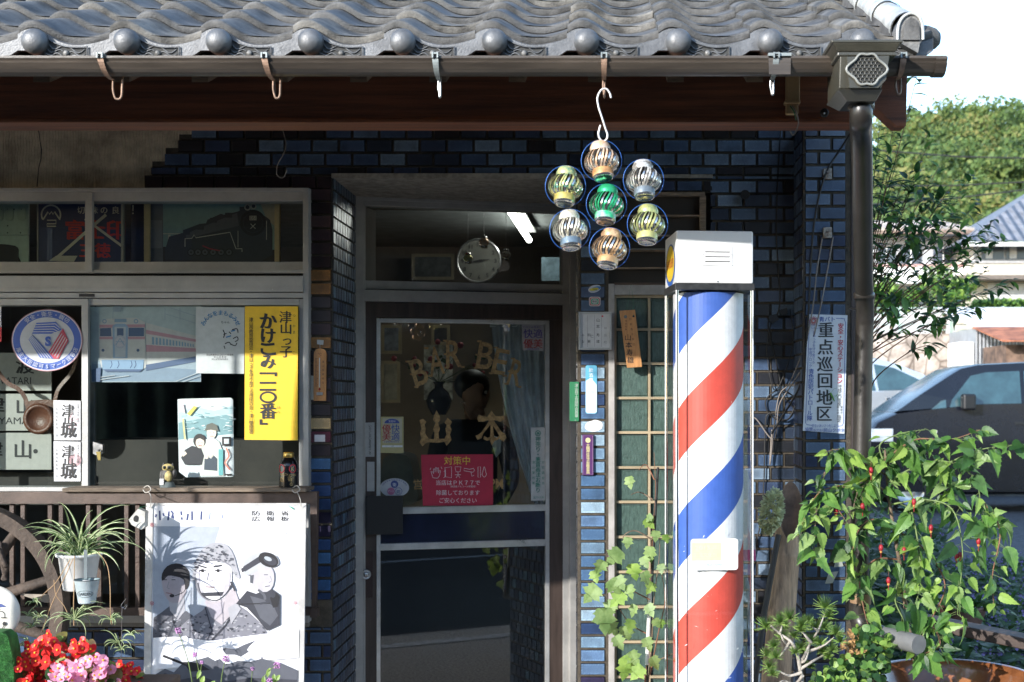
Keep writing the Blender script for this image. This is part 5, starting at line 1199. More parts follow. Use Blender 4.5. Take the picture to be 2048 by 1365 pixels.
# ---- owl and bottle on the plank
ow = thing('owl_figurine', 'small grey and yellow owl figurine on the plank shelf', 'figurine', Wp(335, 977, -.16)); yo = -.16; k = sc(yo)
og_ = mat('owl_grey', (.09,.085,.08), .6, 0, .4, 60, .4, 200); oy_ = mat('owl_yellow', (.42,.34,.14), .6, 0, .25, 60)
w = MB(); c = Wp(335, 977, yo); w.lathe([(1e-5,0),(17*k,0),(15*k,4*k),(12*k,13*k),(1e-5,14*k)], c, mat('owl_base', (.10,.12,.12), .7, 0, .3, 50), 16); w.build('base', ow)
w = MB(); w.ball(c+Vector((0,0,25*k)), 12*k, og_, 16, sx=1.1, sy=.8, sz=1.35); w.ball(c+Vector((3*k,-5*k,24*k)), 8.5*k, oy_, 14, sy=.7, sz=1.4); w.build('body', ow)
w = MB(); w.ball(c+Vector((1*k,0,41*k)), 10.5*k, oy_, 16, sx=1.15, sy=.85, sz=.8)
for sg in (-1,1):
    w.lathe([(3*k,0),(1e-5,7*k)], c+Vector((sg*9*k+k,0,45*k)), og_, 8)
    w.ball(c+Vector((sg*4.5*k+k,-8*k,42*k)), 3.6*k, og_, 10); w.ball(c+Vector((sg*4.5*k+k,-10.6*k,42*k)), 2.*k, black, 8)
w.lathe([(1.8*k,0),(1e-5,-4*k)], c+Vector((k,-10*k,40*k)), mat('beak', (.5,.4,.1), .4), 8); w.build('head', ow)
w = MB(); w.ball(c+Vector((-11*k,0,25*k)), 7*k, og_, 12, sx=.6, sy=1, sz=1.6); w.ball(c+Vector((14*k,0,30*k)), 6*k, og_, 12, sx=.6, sy=1, sz=1.5); w.build('wing', ow)
w = MB(); w.pbox(319,327,958,970,yo-.03,yo-.027,ink(.6,.6,.6)); w.build('price_tag', ow)
bt = thing('coffee_bottle', 'black aluminium coffee bottle with gold cap and lettering at the right end of the plank', 'bottle', Wp(577, 977, -.16))
w = MB(); c = Wp(577, 977, -.16); w.lathe([(1e-5,0),(16.5*k,0),(18.5*k,3*k),(18.5*k,5*k)]+[(18.5*k,45*k),(17*k,51*k),(12.5*k,59*k),(10.5*k,62*k)], c, mat('black_can', (.012,.011,.011), .25, .4, coat=.5), 32); w.build('bottle_body', bt)
w = MB(); w.lathe([(10.5*k,61.5*k),(10.8*k,62*k),(10.8*k,70*k),(9.5*k,72*k),(1e-5,72*k)], c, mat('gold_cap', (.55,.36,.10), .3, .8), 24); w.build('cap', bt)
w = MB(); gl_ = mat('gold_print', (.5,.34,.14), .4, .5); cyb = -.16-18.7*k
def cylmap(cx_, r_, yc_):
    return lambda a, b: (lambda th: Vector((Wp(cx_,0,yc_).x+r_*k*math.sin(th), yc_-r_*k*math.cos(th), Wp(0,b,yc_).z)))((a-cx_)/r_)
fb = cylmap(577, 18.75, -.16)
for ch, x, y, s_ in (('香',585,957,11),('る',587,967,10),('黒',566,959,9)): w.text(ch, x, y, s_, fb, gl_)
w.text('BLACK', 572, 948, 5, fb, gl_, fit=(20,4)); w.text('COFFEE', 590, 950, 5, fb, gl_, fit=(14,3.5))
for i in range(24):
    a0, a1 = 2*math.pi*i/24, 2*math.pi*(i+1)/24
    for cx_, cy_, r_, mm in ((590,937,8,redi),(566,937,8,redi)): w.add([fb(cx_+r_*math.cos(a0),cy_+r_*1.1*math.sin(a0)),fb(cx_+r_*math.cos(a1),cy_+r_*1.1*math.sin(a1)),fb(cx_+(r_-2)*math.cos(a1),cy_+(r_-2)*1.1*math.sin(a1)),fb(cx_+(r_-2)*math.cos(a0),cy_+(r_-2)*1.1*math.sin(a0))], [(3,2,1,0)], mm)
w.text('K', 590, 937, 8, fb, gl_, fit=(6,9)); w.build('label', bt)

# ---- recruitment board hanging under the plank
yb_ = -.34
bd = thing('recruitment_board', 'white poster board with three helmeted figures and blue-black heading tied under the railing', 'poster board', Wp(450, 1470, yb_))
w = MB(); w.prism([(292,1007),(612,1007),(606,1470),(286,1470)], yb_, yb_+.012, mat('board_face', (.72,.72,.74), .35, 0, .03, 6)); w.build('board', bd, bevel=.001)
w = MB()
for P in ([(292,1007),(306,1007),(300,1470),(286,1470)], [(600,1007),(612,1007),(606,1470),(594,1470)]): w.prism(P, yb_-.004, yb_-.0005, mat('board_edge', (.50,.49,.47), .5, 0, .15, 12))
w.prism([(306,1007),(600,1007),(600,1011),(306,1011)], yb_-.004, yb_-.0005, mat('board_edge', (.5,.5,.5))); w.build('board_edging', bd)
A = Art(yb_-.0006, .00002); sky_ = ink(0.372,0.409,0.471); g1, g2, g3, g4, g5 = ink(.36,.36,.39), ink(.19,.19,.22), ink(.085,.09,.11), ink(.035,.037,.05), ink(.012,.012,.016)
A.poly([(307,1053),(440,1053),(420,1120),(440,1300),(306,1330)], sky_); A.poly([(307,1053),(360,1053),(352,1120),(350,1270),(306,1290)], ink(0.310,0.353,0.422)); A.poly([(306,1262),(330,1250),(352,1268),(346,1300),(306,1330)], ink(0.372,0.260,0.322)); A.poly([(306,1300),(330,1296),(336,1320),(306,1332)], ink(0.341,0.322,0.409))
for i, (x, P) in enumerate(((319,[(0,-9),(1,10)]),(315,[(-2,-2),(-4,4)]),(323,[(3,-4),(5,2)]),(338,[(0,-8),(-2,10)]),(342,[(0,-9),(4,-4),(2,4),(6,6)]),(345,[(0,-1),(2,6)]),(362,[(0,-8),(1,0)]),(363,[(0,4),(1,9)]),(376,[(0,-3),(-2,10)]),(384,[(0,-8),(0,10)]),(403,[(0,-8),(-1,9)]),(420,[(0,-6),(-1,8)]),(444,[(0,-2),(1,6)]))): A.line([(x+a, 1031+b) for a, b in P], 3.4 if i < 11 else 2., ink(0.031,0.050,0.155) if i < 11 else ink(0.186,0.248,0.403))
for ch, x, y in (('防',512,1027),('衛',541,1027),('省',570,1027),('広',512,1038),('報',541,1038),('板',570,1038)): A.t(ch, x, y, 17, g5, bold=.025, fit=(17,9.5))
A.vt('真に国を守る若者たちの力を', 572, 1062, 1182, 6, ink(0.372,0.372,0.384))
# left figure
A.poly([(306,1262),(307,1236),(322,1226),(340,1212),(356,1236),(372,1222),(386,1232),(380,1280),(340,1284),(306,1288)], g3)
random.seed(5)
def camo(x0, x1, y0, y1, n, cols, inside=None):
    for _ in range(n):
        x, y = random.uniform(x0,x1), random.uniform(y0,y1)
        if inside and not inside(x, y): continue
        r_ = random.uniform(2, 5.5); A.poly([(x+r_*random.uniform(.5,1.1)*math.cos(a), y+r_*.6*random.uniform(.5,1.1)*math.sin(a)) for a in [2*math.pi*i/7 for i in range(7)]], random.choice(cols))
camo(310, 372, 1238, 1278, 46, (g2, g4, g1))
A.poly([(336,1188),(368,1192),(370,1222),(356,1240),(340,1222),(338,1206)], g1); A.poly([(323,1158),(328,1142),(345,1136),(364,1142),(374,1158),(372,1186),(360,1204),(344,1206),(334,1198),(326,1180)], ink(0.341,0.310,0.335), 2)
A.poly([(324,1162),(324,1148),(334,1133),(352,1127),(368,1132),(379,1146),(378,1172),(370,1180),(368,1160),(350,1153),(336,1152),(330,1158)], g5, 2)
for x in (330, 347): A.line([(x-4,1160),(x+4,1160)],1.6,g4); A.line([(x-3,1155),(x+4,1154)],1,g3)
A.line([(338,1164),(334,1176),(339,1178)],1.2,g2); A.line([(332,1186),(344,1188)],2,ink(0.260,0.155,0.174)); A.line([(374,1168),(368,1184),(350,1192)],1.4,g5,3); A.disc(344,1192,5,3.4,g5)
# centre figure
A.poly([(330,1300),(352,1262),(376,1240),(404,1222),(420,1206),(470,1206),(494,1222),(524,1250),(540,1274),(500,1280),(440,1284),(384,1284)], g2)
camo(356, 528, 1222, 1276, 150, (g1, g3, g4, ink(0.310,0.310,0.335)), lambda x, y: y > 1208+abs(x-444)*.5)
A.poly([(410,1206),(424,1236),(444,1250),(462,1230),(478,1202),(470,1180),(418,1180)], ink(0.422,0.384,0.409)); A.line([(410,1214),(424,1262),(414,1280)],2,g4); A.line([(478,1204),(452,1250),(424,1280)],3,g4); A.poly([(456,1216),(474,1206),(482,1218),(462,1250)], g1)
A.disc(427,1160,37,44,g2); A.poly([(391,1140),(396,1124),(424,1122),(456,1126),(464,1142),(461,1176),(448,1196),(430,1204),(414,1198),(398,1176)], ink(.78,.76,.79), 2)
A.poly([(383,1162),(388,1140),(396,1112),(412,1092),(436,1085),(456,1092),(468,1112),(474,1134),(480,1156),(470,1154),(460,1134),(440,1125),(412,1124),(396,1136),(392,1156)], g1, 2)
camo(384, 476, 1088, 1150, 210, (g2, g3, g3, g4, ink(.30,.31,.33)), lambda x, y: ((x-430)/44)**2+((y-1150)/60)**2 < 1 and (y < 1122+abs(x-430)*.25 or abs(x-430) > 36))
A.line([(398,1127),(420,1121),(444,1122),(462,1132)],2.2,g2,3)
for x in (405, 436): A.line([(x-7,1143),(x,1139),(x+7,1142)],1.8,g4); A.disc(x,1142.5,3,2.4,g5,12); A.line([(x-9,1134 if x>420 else 1131),(x+8,1131 if x>420 else 1136)],3,g4)
A.poly([(447,1140),(462,1146),(458,1178),(444,1198),(448,1170)], ink(.46,.44,.48)); A.poly([(392,1140),(398,1140),(400,1170),(410,1194),(400,1184)], ink(.50,.48,.52)); A.poly([(412,1204),(424,1210),(448,1204),(444,1226),(430,1240),(420,1226)], ink(.40,.37,.41))
A.line([(417,1146),(414,1160),(420,1163),(426,1161)],1.4,g2); A.line([(411,1174),(428,1175)],2.4,ink(0.279,0.205,0.223)); A.line([(396,1166),(404,1190),(430,1202),(452,1188),(464,1166)],2.2,g4,3); A.poly([(402,1186),(448,1184),(444,1192),(406,1193)], g4)
A.line([(462,1164),(470,1182)],4,g4)
# right figure
A.poly([(472,1208),(494,1182),(512,1188),(540,1176),(560,1190),(560,1250),(534,1262),(516,1240),(494,1216)], g4); A.poly([(500,1192),(528,1200),(548,1214),(556,1232),(540,1252),(520,1236)], g3); A.line([(478,1209),(540,1207)],2.2,g5); A.line([(520,1208),(548,1202)],4,g4)
A.poly([(502,1150),(508,1138),(536,1132),(548,1146),(546,1172),(534,1184),(516,1182),(506,1170)], ink(0.434,0.415,0.446), 2); A.poly([(488,1148),(488,1124),(504,1110),(530,1104),(552,1112),(558,1128),(546,1134),(520,1138),(502,1150)], ink(0.409,0.422,0.446), 2)
A.poly([(482,1138),(500,1126),(520,1116),(524,1124),(500,1136),(484,1146)], g4); A.poly([(486,1134),(520,1112),(526,1122),(490,1144)], g4); A.disc(537,1120,21,14,g5,20,.4); A.disc(540,1122,14,8,g4,20,.4); A.disc(536,1118,8,4,ink(0.372,0.409,0.446),16,.4)
A.line([(528,1150),(536,1150)],1.6,g3); A.line([(540,1152),(544,1162),(538,1166)],1.1,g2); A.line([(530,1174),(540,1172)],1.6,g3); A.line([(516,1180),(528,1190),(530,1200)],5,g3,3); A.poly([(540,1196),(552,1186),(560,1194),(556,1214),(546,1216)], g5)
A.disc(546,1190,5,6,g4); A.poly([(500,1152),(508,1150),(506,1168),(500,1166)], g3)
# foot of the poster: faded band, skyline, aircraft, gun
A.poly([(306,1276),(350,1274),(420,1282),(500,1272),(598,1260),(597,1316),(306,1340)], ink(.74,.74,.77))
A.poly([(348,1300),(350,1276),(372,1272),(384,1284),(398,1290),(382,1296),(396,1312),(404,1320),(380,1322),(356,1312)], ink(.72,.73,.77)); A.poly([(444,1298),(450,1296),(470,1299),(488,1290),(512,1281),(500,1292),(494,1300),(498,1304),(482,1314),(470,1310),(452,1310)], g3)
A.poly([(305,1365),(306,1352),(330,1338),(348,1345),(362,1330),(388,1322),(416,1314),(430,1322),(440,1318),(452,1330),(476,1322),(500,1324),(522,1318),(524,1310),(526,1318),(560,1326),(596,1342),(594,1470),(300,1470)], g3); A.poly([(306,1360),(330,1346),(360,1360),(400,1352),(440,1366),(500,1356),(594,1360),(594,1470),(300,1470)], g4)
A.line([(326,1312),(372,1330)],5,g5); A.poly([(366,1324),(396,1326),(420,1340),(380,1344)], g5)
for x, y in ((304,1050),(304,1207),(590,1206)): A.line([(x+3.6*math.cos(R(a)),y+3.6*math.sin(R(a))) for a in range(0,360,45)],1,ink(0.372,0.093,0.124),closed=True); A.line([(x-2,y-2),(x+2,y+2)],1,ink(0.372,0.093,0.124)); A.line([(x-2,y+2),(x+2,y-2)],1,ink(0.372,0.093,0.124))
A.poly([(576,1012),(584,1014),(590,1022),(584,1018)], ink(0.062,0.310,0.198)); A.build('print', bd)
strg = mat('pale_string', (.45,.42,.38), .9)
for P, lab in (([(296,984,-.25),(301,990,-.35),(302,1000,-.36),(301,1012,-.352),(299,1016,-.35)], 'left'), ([(594,984,-.25),(598,992,-.35),(601,1002,-.37),(602,1014,-.352)], 'right')):
    w = MB(); w.tube(spl([Wp(*p) for p in P], 4, False), .0016, strg, 6); w.tube(spl([Wp(P[0][0]-8,976,-.2),Wp(P[0][0],972,-.24),Wp(P[0][0]+6,980,-.26),Wp(P[0][0]-4,986,-.26),Wp(P[0][0]-10,980,-.25)],4,False), .0022, strg, 6)
    tag(w.build('tie_string'), 'pale string tying the %s top corner of the poster board to the plank' % lab, 'string')

# ---- barber pole
bp_ = thing('barber_pole', 'tall barber pole with white lamp box, clear case and red, white and blue spiral', 'barber pole', (.362, -.75, 0))
rz = Matrix.Rotation(R(5.5), 4, 'Z'); cen = Vector(bp_.location)
def L_(x, y, z): return cen + rz @ Vector((x, y, 0)) + Vector((0, 0, z))
def lbox(mb, x0, x1, y0, y1, z0, z1, m): mb.hexa([L_(x0,y0,z0),L_(x1,y0,z0),L_(x1,y0,z1),L_(x0,y0,z1),L_(x0,y1,z0),L_(x1,y1,z0),L_(x1,y1,z1),L_(x0,y1,z1)], m)
hw = .1365; pw_m = mat('white_enamel', (.80,.80,.79), .3, 0, .03, 4, coat=.3)
zt_, zc_, zb_, zg_ = 2.182, 1.998, 1.975, .42
w = MB(); lbox(w, -hw, hw, -hw, hw, zc_, zt_, pw_m); hd_ = w.build('lamp_box', bp_, bevel=.006)
w = MB(); lbox(w, -.047, .062, -hw-.004, -hw+.001, 2.06, 2.13, pw_m)
for z in (2.075, 2.092, 2.109): lbox(w, -.035, .052, -hw-.0075, -hw-.003, z, z+.0035, pw_m); lbox(w, -.035, .052, -hw-.0048, -hw-.0038, z-.003, z, black)
for x in (-.042, .057): w.ball(L_(x, -hw-.004, 2.098), .0025, steel, 8)
w.ball(L_(.01, -hw-.001, zc_+.008), .0035, steel, 8); w.build('vent_plate', hd_)
w = MB(); yl_ = ink(.62,.42,.03); nb_ = ink(.03,.10,.35)
def side_disc(mb, cy_, cz_, ry, rz_, m, off): mb.add([L_(-hw-off, cy_+ry*math.cos(a), cz_+rz_*math.sin(a)) for a in [2*math.pi*i/32 for i in range(32)]], [tuple(range(31,-1,-1))], m)
side_disc(w, 0, 2.072, .118, .076, nb_, .0006); side_disc(w, 0, 2.078, .10, .064, yl_, .0012)
gv, gf_ = glyphs('BARBER'); mx_ = max(v_[0] for v_ in gv)
w.add([L_(-hw-.0018, .085-v_[0]/mx_*.17, 2.062+v_[1]*.045) for v_ in gv], gf_, ink(.45,.08,.03)); w.build('emblem', hd_)
w = MB(); lbox(w, -hw-.004, hw+.004, -hw-.004, hw+.004, zb_, zc_, mat('black_trim', (.03,.03,.03), .4, 0, .3, 30)); lbox(w, -hw-.004, hw+.004, -hw-.004, hw+.004, zg_-.03, zg_, MATS['black_trim']); w.build('collar', bp_, bevel=.001)
w = MB(); lbox(w, -.09, .09, -.09, .09, .0, zg_-.03, mat('grey_stand', (.2,.2,.2), .5)); w.build('stand', bp_)
# spiral
cyl = MB(); r_c = .126; P_ = .757; cols = [ink(.05,.12,.43,.5), ink(.80,.80,.80,.5), ink(.60,.075,.05,.5), ink(.80,.80,.80,.5)]
NA = 60; nb2 = 4
z_red0 = EYE+(VY-862)*(4.68)/F-.067; th0 = R(180-70)     # red band centre at the left silhouette
for a in range(NA):
    t0, t1 = 2*math.pi*a/NA, 2*math.pi*(a+1)/NA
    def zz(t, kk): return z_red0 - P_/8 + (kk)*P_/4 + P_*((t-math.pi)/(2*math.pi))
    for kk in range(-14, 15):
        q = [(t0, zz(t0,kk)), (t1, zz(t1,kk)), (t1, zz(t1,kk+1)), (t0, zz(t0,kk+1))]
        if max(z for _, z in q) < zg_+.01 or min(z for _, z in q) > zb_-.01: continue
        vs = [L_(r_c*math.cos(t), r_c*math.sin(t), min(max(z, zg_+.01), zb_-.005)) for t, z in q]
        cyl.add(vs, [(0,1,2,3)], cols[(2+kk) % 4], True)
cyl.build('spiral_cylinder', bp_)
w = MB(); gq = glassmat('clear_acrylic', (.985,.99,.99), 1., .02, .04)
for a, b, c_, d in ((-hw,hw,-hw,-hw),(hw,hw,-hw,hw),(hw,-hw,hw,hw),(-hw,-hw,hw,-hw)):
    w.add([L_(a,c_,zg_),L_(b,d,zg_),L_(b,d,zb_),L_(a,c_,zb_)], [(0,1,2,3)], gq)
w.build('clear_case', bp_)
w = MB(); chm = mat('bright_rod', (.85,.85,.85), .12, 1, var=0)
for sx_ in (-1, 1):
    for sy_ in (-1, 1): w.tube([L_(sx_*(hw-.006), sy_*(hw-.006), zg_), L_(sx_*(hw-.006), sy_*(hw-.006), zb_)], .004, chm, 10); w.tube([L_(sx_*(hw-.001), sy_*(hw-.001), zg_), L_(sx_*(hw-.001), sy_*(hw-.001), zb_)], .0022, white, 6)
w.build('corner_rod', bp_)
w = MB(); random.seed(31); scm = mat('scratch_white', (.8,.8,.78), .6, var=0)
for _ in range(46):
    x, z = random.uniform(-.11,.11), random.uniform(.55,1.9) if random.random() < .4 else random.uniform(.6,1.15); a = random.uniform(-1.2,1.2); L = random.uniform(.001,.009); t_ = random.uniform(.0004,.0011)
    w.add([L_(x-L*math.cos(a), -hw-.0006, z-L*math.sin(a)), L_(x+t_, -hw-.0006, z-t_), L_(x+L*math.cos(a), -hw-.0006, z+L*math.sin(a)), L_(x-t_, -hw-.0006, z+t_)], [(0,1,2,3)], scm)
w.build('scratches', bp_)
s_ = thing('pole_sticker', 'pale yellow and white rounded sticker on the front of the barber pole', 'sticker', L_(.01, -hw-.002, 1.0))
def pm(off): return lambda a, b: (lambda x: L_(x, -hw-off, EYE+(VY-b)*(4.61)/F))((a-1423)*4.61/F)
w = MB(); f = pm(.0015); P = rr_pts(1374,1470,1078,1141,6); w.add([f(*p) for p in P], [tuple(range(len(P)))], ink(.72,.72,.70)); f = pm(.002); w.add([f(*p) for p in ((1376,1086),(1436,1086),(1436,1122),(1376,1122))], [(3,2,1,0)], ink(.72,.70,.35)); w.build('sheet', s_)
w = MB(); f = pm(.0026); w.text('2013', 1398, 1096, 10, f, ink(.72,.42,.42), bold=.02, fit=(30,8)); w.text('年', 1423, 1096, 10, f, ink(.72,.42,.42)); w.text('国民文化祭', 1404, 1110, 10, f, ink(.70,.45,.45), fit=(48,8)); w.text('OKAYAMA', 1420, 1130, 6, f, ink(.3,.4,.5), fit=(36,5)); w.build('lettering', s_)
w = MB(); w.prism([(1484,938),(1500,942),(1512,1112),(1486,1112)], -.5, -.497, ink(.75,.75,.75)); w.prism([(1486,1100),(1511,1100),(1512,1122),(1486,1122)], -.503, -.5005, ink(.65,.12,.30)); tag(w.build('paper_banner'), 'narrow white paper banner with pink foot behind the right edge of the barber pole', 'banner')

# ---- can mobile
mo = thing('can_mobile', 'hanging mobile of seven cut drink cans in blue wire rings under the gutter', 'mobile', Wp(1209, 180, -1.72)); ym = -1.72; k = sc(ym)
wire = mat('blue_wire', (.03,.12,.40), .35, .4, var=0); sil = mat('can_aluminium', (.62,.61,.58), .28, .85, .25, 90)
foil = mat('bare_aluminium', (.72,.70,.66), .22, .95, .1, 40)
def canmat(n_, c1, c2): return mat('can_print_'+n_, c1, .32, .35, .3, 55, col2=c2)
cans = [((1203,322), canmat('copper', (.62,.34,.17), (.75,.66,.55)), mat('can_band_orange', (.60,.30,.12), .35, .3, .2, 40), -6),
        ((1131,373), canmat('yellow', (.65,.55,.18), (.10,.28,.20)), mat('can_band_yellow', (.60,.48,.13), .35, .3, .2, 40), 4),
        ((1287,360), canmat('white', (.66,.64,.58), (.20,.17,.14)), mat('can_band_slate', (.16,.19,.21), .35, .3, .2, 40), -3),
        ((1213,409), canmat('green', (.02,.30,.12), (.03,.36,.16)), mat('can_band_green', (.02,.34,.14), .35, .3, .5, 30, col2=(.6,.66,.62)), 5),
        ((1140,460), canmat('silver', (.72,.69,.60), (.50,.44,.30)), mat('can_band_blue', (.17,.23,.28), .35, .3, .2, 40), -4),
        ((1295,449), canmat('gold', (.50,.46,.16), (.26,.34,.16)), mat('can_band_lemon', (.58,.54,.20), .35, .3, .2, 40), 3),
        ((1219,497), canmat('bronze', (.60,.38,.20), (.30,.18,.10)), mat('can_band_amber', (.62,.36,.16), .35, .3, .2, 40), 8)]
random.seed(21)
for i, ((cx_, cy_), cm_, bm2, til) in enumerate(cans):
    c = Wp(cx_, cy_, ym+(.006 if i % 2 else 0)); rot = Matrix.Rotation(R(til), 3, 'Y') @ Matrix.Rotation(R(-16), 3, 'X')
    rr2 = Matrix.Rotation(R(random.uniform(0, 180)), 3, 'Z'); rot = rot @ rr2
    w = MB(); R0 = 40.5*k; ringp = [c+Vector((R0*math.cos(a), .0, R0*math.sin(a)*1.02)) for a in [2*math.pi*j/36 for j in range(37)]]
    w.tube(ringp, .0010, wire, 6, cap=False); w.tube([c+Vector((0,0,R0)), c+Vector((0,0,36*k))], .0009, wire, 5); w.tube([c+Vector((.004,0,-R0)), c+Vector((.004,0,-37*k))], .0009, wire, 5); w.tube([c+Vector((-.004,0,-R0-.004)), c+Vector((-.004,0,-36*k))], .0009, wire, 5); w.build('wire_ring', mo)
    w = MB(); ns = 32; z0, z1 = -22*k, 20*k; r0 = 21*k; rb = 35.5*k
    for j in range(ns):
        a0 = 2*math.pi*j/ns; rows = []
        tw = random.uniform(.35, .5)
        for t in [q/10 for q in range(11)]:
            zz_ = z0+(z1-z0)*t; rad = r0*.95+(rb-r0)*math.sin(math.pi*t**.88)**.65; aa = a0+tw*t
            wd_ = 2*math.pi/ns*.70*(r0/rad*.5+.5); tl_ = .35*math.sin(math.pi*t)
            for e in (-.5, .5):
                ra = rad+e*tl_*.006; rows.append(c+rot@Vector((ra*math.cos(aa+e*wd_), ra*math.sin(aa+e*wd_), zz_)))
        w.add(rows, [(2*q, 2*q+1, 2*q+3, 2*q+2) for q in range(10)], foil if (j*7+i) % 5 < 2 else cm_, True)
    b_ = w.build('can_lantern', mo)
    w = MB(); w.lathe([(r0*.96,z1-.001),(r0*.98,z1+4*k),(r0*1.0,z1+8*k),(18*k,z1+15*k),(17.5*k,z1+17*k),(16.5*k,z1+17*k),(16*k,z1+15*k),(1e-5,z1+15*k)], c, cm_, 28, rot=rot); w.build('can_top', b_)
    w = MB(); w.lathe([(r0*.97,z0+.001),(r0*1.01,z0-3*k),(r0*1.0,z0-13*k)], c, bm2, 28, rot=rot); w.lathe([(r0*1.0,z0-13*k),(19*k,z0-17*k),(17*k,z0-17.5*k),(15*k,z0-15*k),(1e-5,z0-13*k)], c, foil, 28, rot=rot)
    if i in (0, 2, 6): w.lathe([(1e-5,-.0005),(4*k,-.0005)], c+Vector((1.5*k,-r0*1.02-.004,z0-8*k)), ink(.7,.7,.66), 16, axis='y')
    w.build('can_base', b_)
cx_, cy_ = 1131, 373
w = MB(); c0_ = Wp(1131,373,ym)
w.text('いこい', 1133, 373, 16, lambda a, b: (lambda th: Vector((c0_.x+35*k*math.sin(th), c0_.y-35.6*k*math.cos(th), Wp(0,b,ym).z)))((a-1131)/35), ink(.02,.25,.16), rot=-.1); w.build('lettering', mo)
hk = mat('white_metal_hook', (.78,.74,.70), .35, .3, var=0)
w = MB(); w.tube(spl([Wp(px,py,ym-.004) for px,py in ((1222,196),(1219,186),(1212,178),(1202,181),(1195,196),(1197,214),(1204,236),(1211,258),(1215,270),(1213,279),(1206,283),(1199,277),(1197,266),(1201,251))], 6, False), .0027, hk, 10); w.build('s_hook', mo)

# ---- bamboo trough, mop and rod by the corner pillar
bb = thing('bamboo_trough', 'thick bamboo tube with slanting cut top leaning by the corner pillar', 'bamboo', Wp(1560, 1420, -.42))
bam = mat('dry_bamboo', (.46,.31,.20), .6, 0, .3, 9, .3, 60, stretch=(6,6,.6)); bin_ = mat('bamboo_inside', (.28,.17,.11), .75, 0, .3, 8, .3, 80)
A0, A1 = Wp(1545, 1440, -.42), Wp(1580, 1030, -.34); ax = (A1-A0).normalized(); n1 = ax.cross(Vector((0,1,0))).normalized(); n2 = ax.cross(n1).normalized()
w = MB(); NB = 28; Lb = (A1-A0).length; ro = .052; k5 = sc(-.34)
rings = [(0,1.12),(.15,1.1),(.30,1.06),(.5,1.03),(.51,1.06),(.53,1.06),(.54,1.02),(.70,1.0),(.78,1.0),(.79,1.03),(.80,1.03),(.81,.99)]
outer = []; 
for t, m_ in rings: outer.append([A0+ax*Lb*t+(n1*math.cos(a)+n2*math.sin(a))*ro*m_ for a in [2*math.pi*j/NB for j in range(NB)]])
def topz(a):                                   # back of the tube runs up to the tip, front is cut away
    fy_ = (n1*math.cos(a)+n2*math.sin(a)).y    # + = away from the street
    return Lb*.87 + (fy_*.5+.5)**.8*.235
for fr_ in (.5, 1.0):
    ring = []
    for j in range(NB):
        a = 2*math.pi*j/NB; h_ = Lb*.81+(topz(a)-Lb*.81)*fr_; sh = 1-.18*max(0, (h_-Lb*.98)/.12)**1.6 if h_ > Lb*.98 else 1
        ring.append(A0+ax*h_+(n1*math.cos(a)*max(.12, sh)+n2*math.sin(a))*ro*.98)
    outer.append(ring)
vs = [p for r_ in outer for p in r_]; w.add(vs, [(i*NB+j, i*NB+(j+1)%NB, (i+1)*NB+(j+1)%NB, (i+1)*NB+j) for i in range(len(outer)-1) for j in range(NB)], bam, True); w.build('tube', bb)
w = MB(); inn = []
axc = lambda p: A0+ax*((p-A0).dot(ax))
inn.append([p for p in outer[-1]]); inn.append([axc(p)+(p-axc(p))*.86 for p in outer[-1]]); inn.append([axc(p)+(p-axc(p))*.84 for p in outer[-3]]); 
vs = [p for r_ in inn for p in r_]; w.add(vs, [(i*NB+j, (i+1)*NB+j, (i+1)*NB+(j+1)%NB, i*NB+(j+1)%NB) for i in range(2) for j in range(NB)], bin_, True); w.add(inn[-1], [tuple(range(NB))], bin_); w.build('hollow', bb)
w = MB(); w.tube([Wp(1505,1400,-.5), Wp(1528,1230,-.46), Wp(1557,1070,-.40)], .0115, mat('dark_handle', (.05,.045,.04), .5, 0, .2), 12); mp_ = tag(w.build('mop_handle'), 'long dark handle leaning beside the bamboo tube', 'handle')
fl = mat('pale_green_tuft', (.62,.62,.34), .8, 0, .3, 30)
w = MB(); random.seed(9)
for i in range(900):
    a, b_ = random.uniform(0, 6.28), math.acos(random.uniform(-1, 1)); rd = random.uniform(.75, 1.05)
    d_v = Vector((math.sin(b_)*math.cos(a), math.sin(b_)*math.sin(a), math.cos(b_))); p = Wp(1543,1024,-.44)+Vector((d_v.x*.034*rd+d_v.z*.012, d_v.y*.034*rd, d_v.z*.078*rd))
    t_ = (d_v+Vector((random.uniform(-.7,.7),random.uniform(-.7,.7),random.uniform(-.7,.7)))).normalized(); s2 = t_.orthogonal().normalized()*.004
    w.add([p-s2, p+s2, p+t_*.017+s2*.8, p+t_*.020, p+t_*.017-s2*.8], [(0,1,2,3,4)], fl)
tag(w.build('dried_hydrangea'), 'pale green dried hydrangea head hanging beside the bamboo tube', 'flower head')

# ---- old cart wheel, white disc, turf block
wl = thing('cart_wheel', 'old wooden cart wheel leaning against the railing at the lower left', 'wheel', Wp(-75, 1440, -.42)); yq_ = -.42; k = sc(yq_); c = Wp(-78, 1217, yq_)
wm = mat('grey_cart_wood', (.085,.062,.048), .8, 0, .35, 6, .5, 60)
w = MB(); w.lathe([(186*k,-.035),(212*k,-.035),(212*k,.035),(186*k,.035),(186*k,-.035)], c, wm, 64, axis='y', smooth=False); w.build('rim', wl)
w = MB(); w.lathe([(1e-5,-.08),(30*k,-.08),(42*k,-.03),(42*k,.05),(1e-5,.05)], c, wm, 24, axis='y'); w.build('hub', wl)
for i in range(10):
    a = R(18+36*i); d_v = Vector((math.cos(a),0,math.sin(a))); w = MB(); w.tube([c+d_v*35*k, c+d_v*190*k], [.028,.02], wm, 8, flat=.7); w.build('spoke', wl)
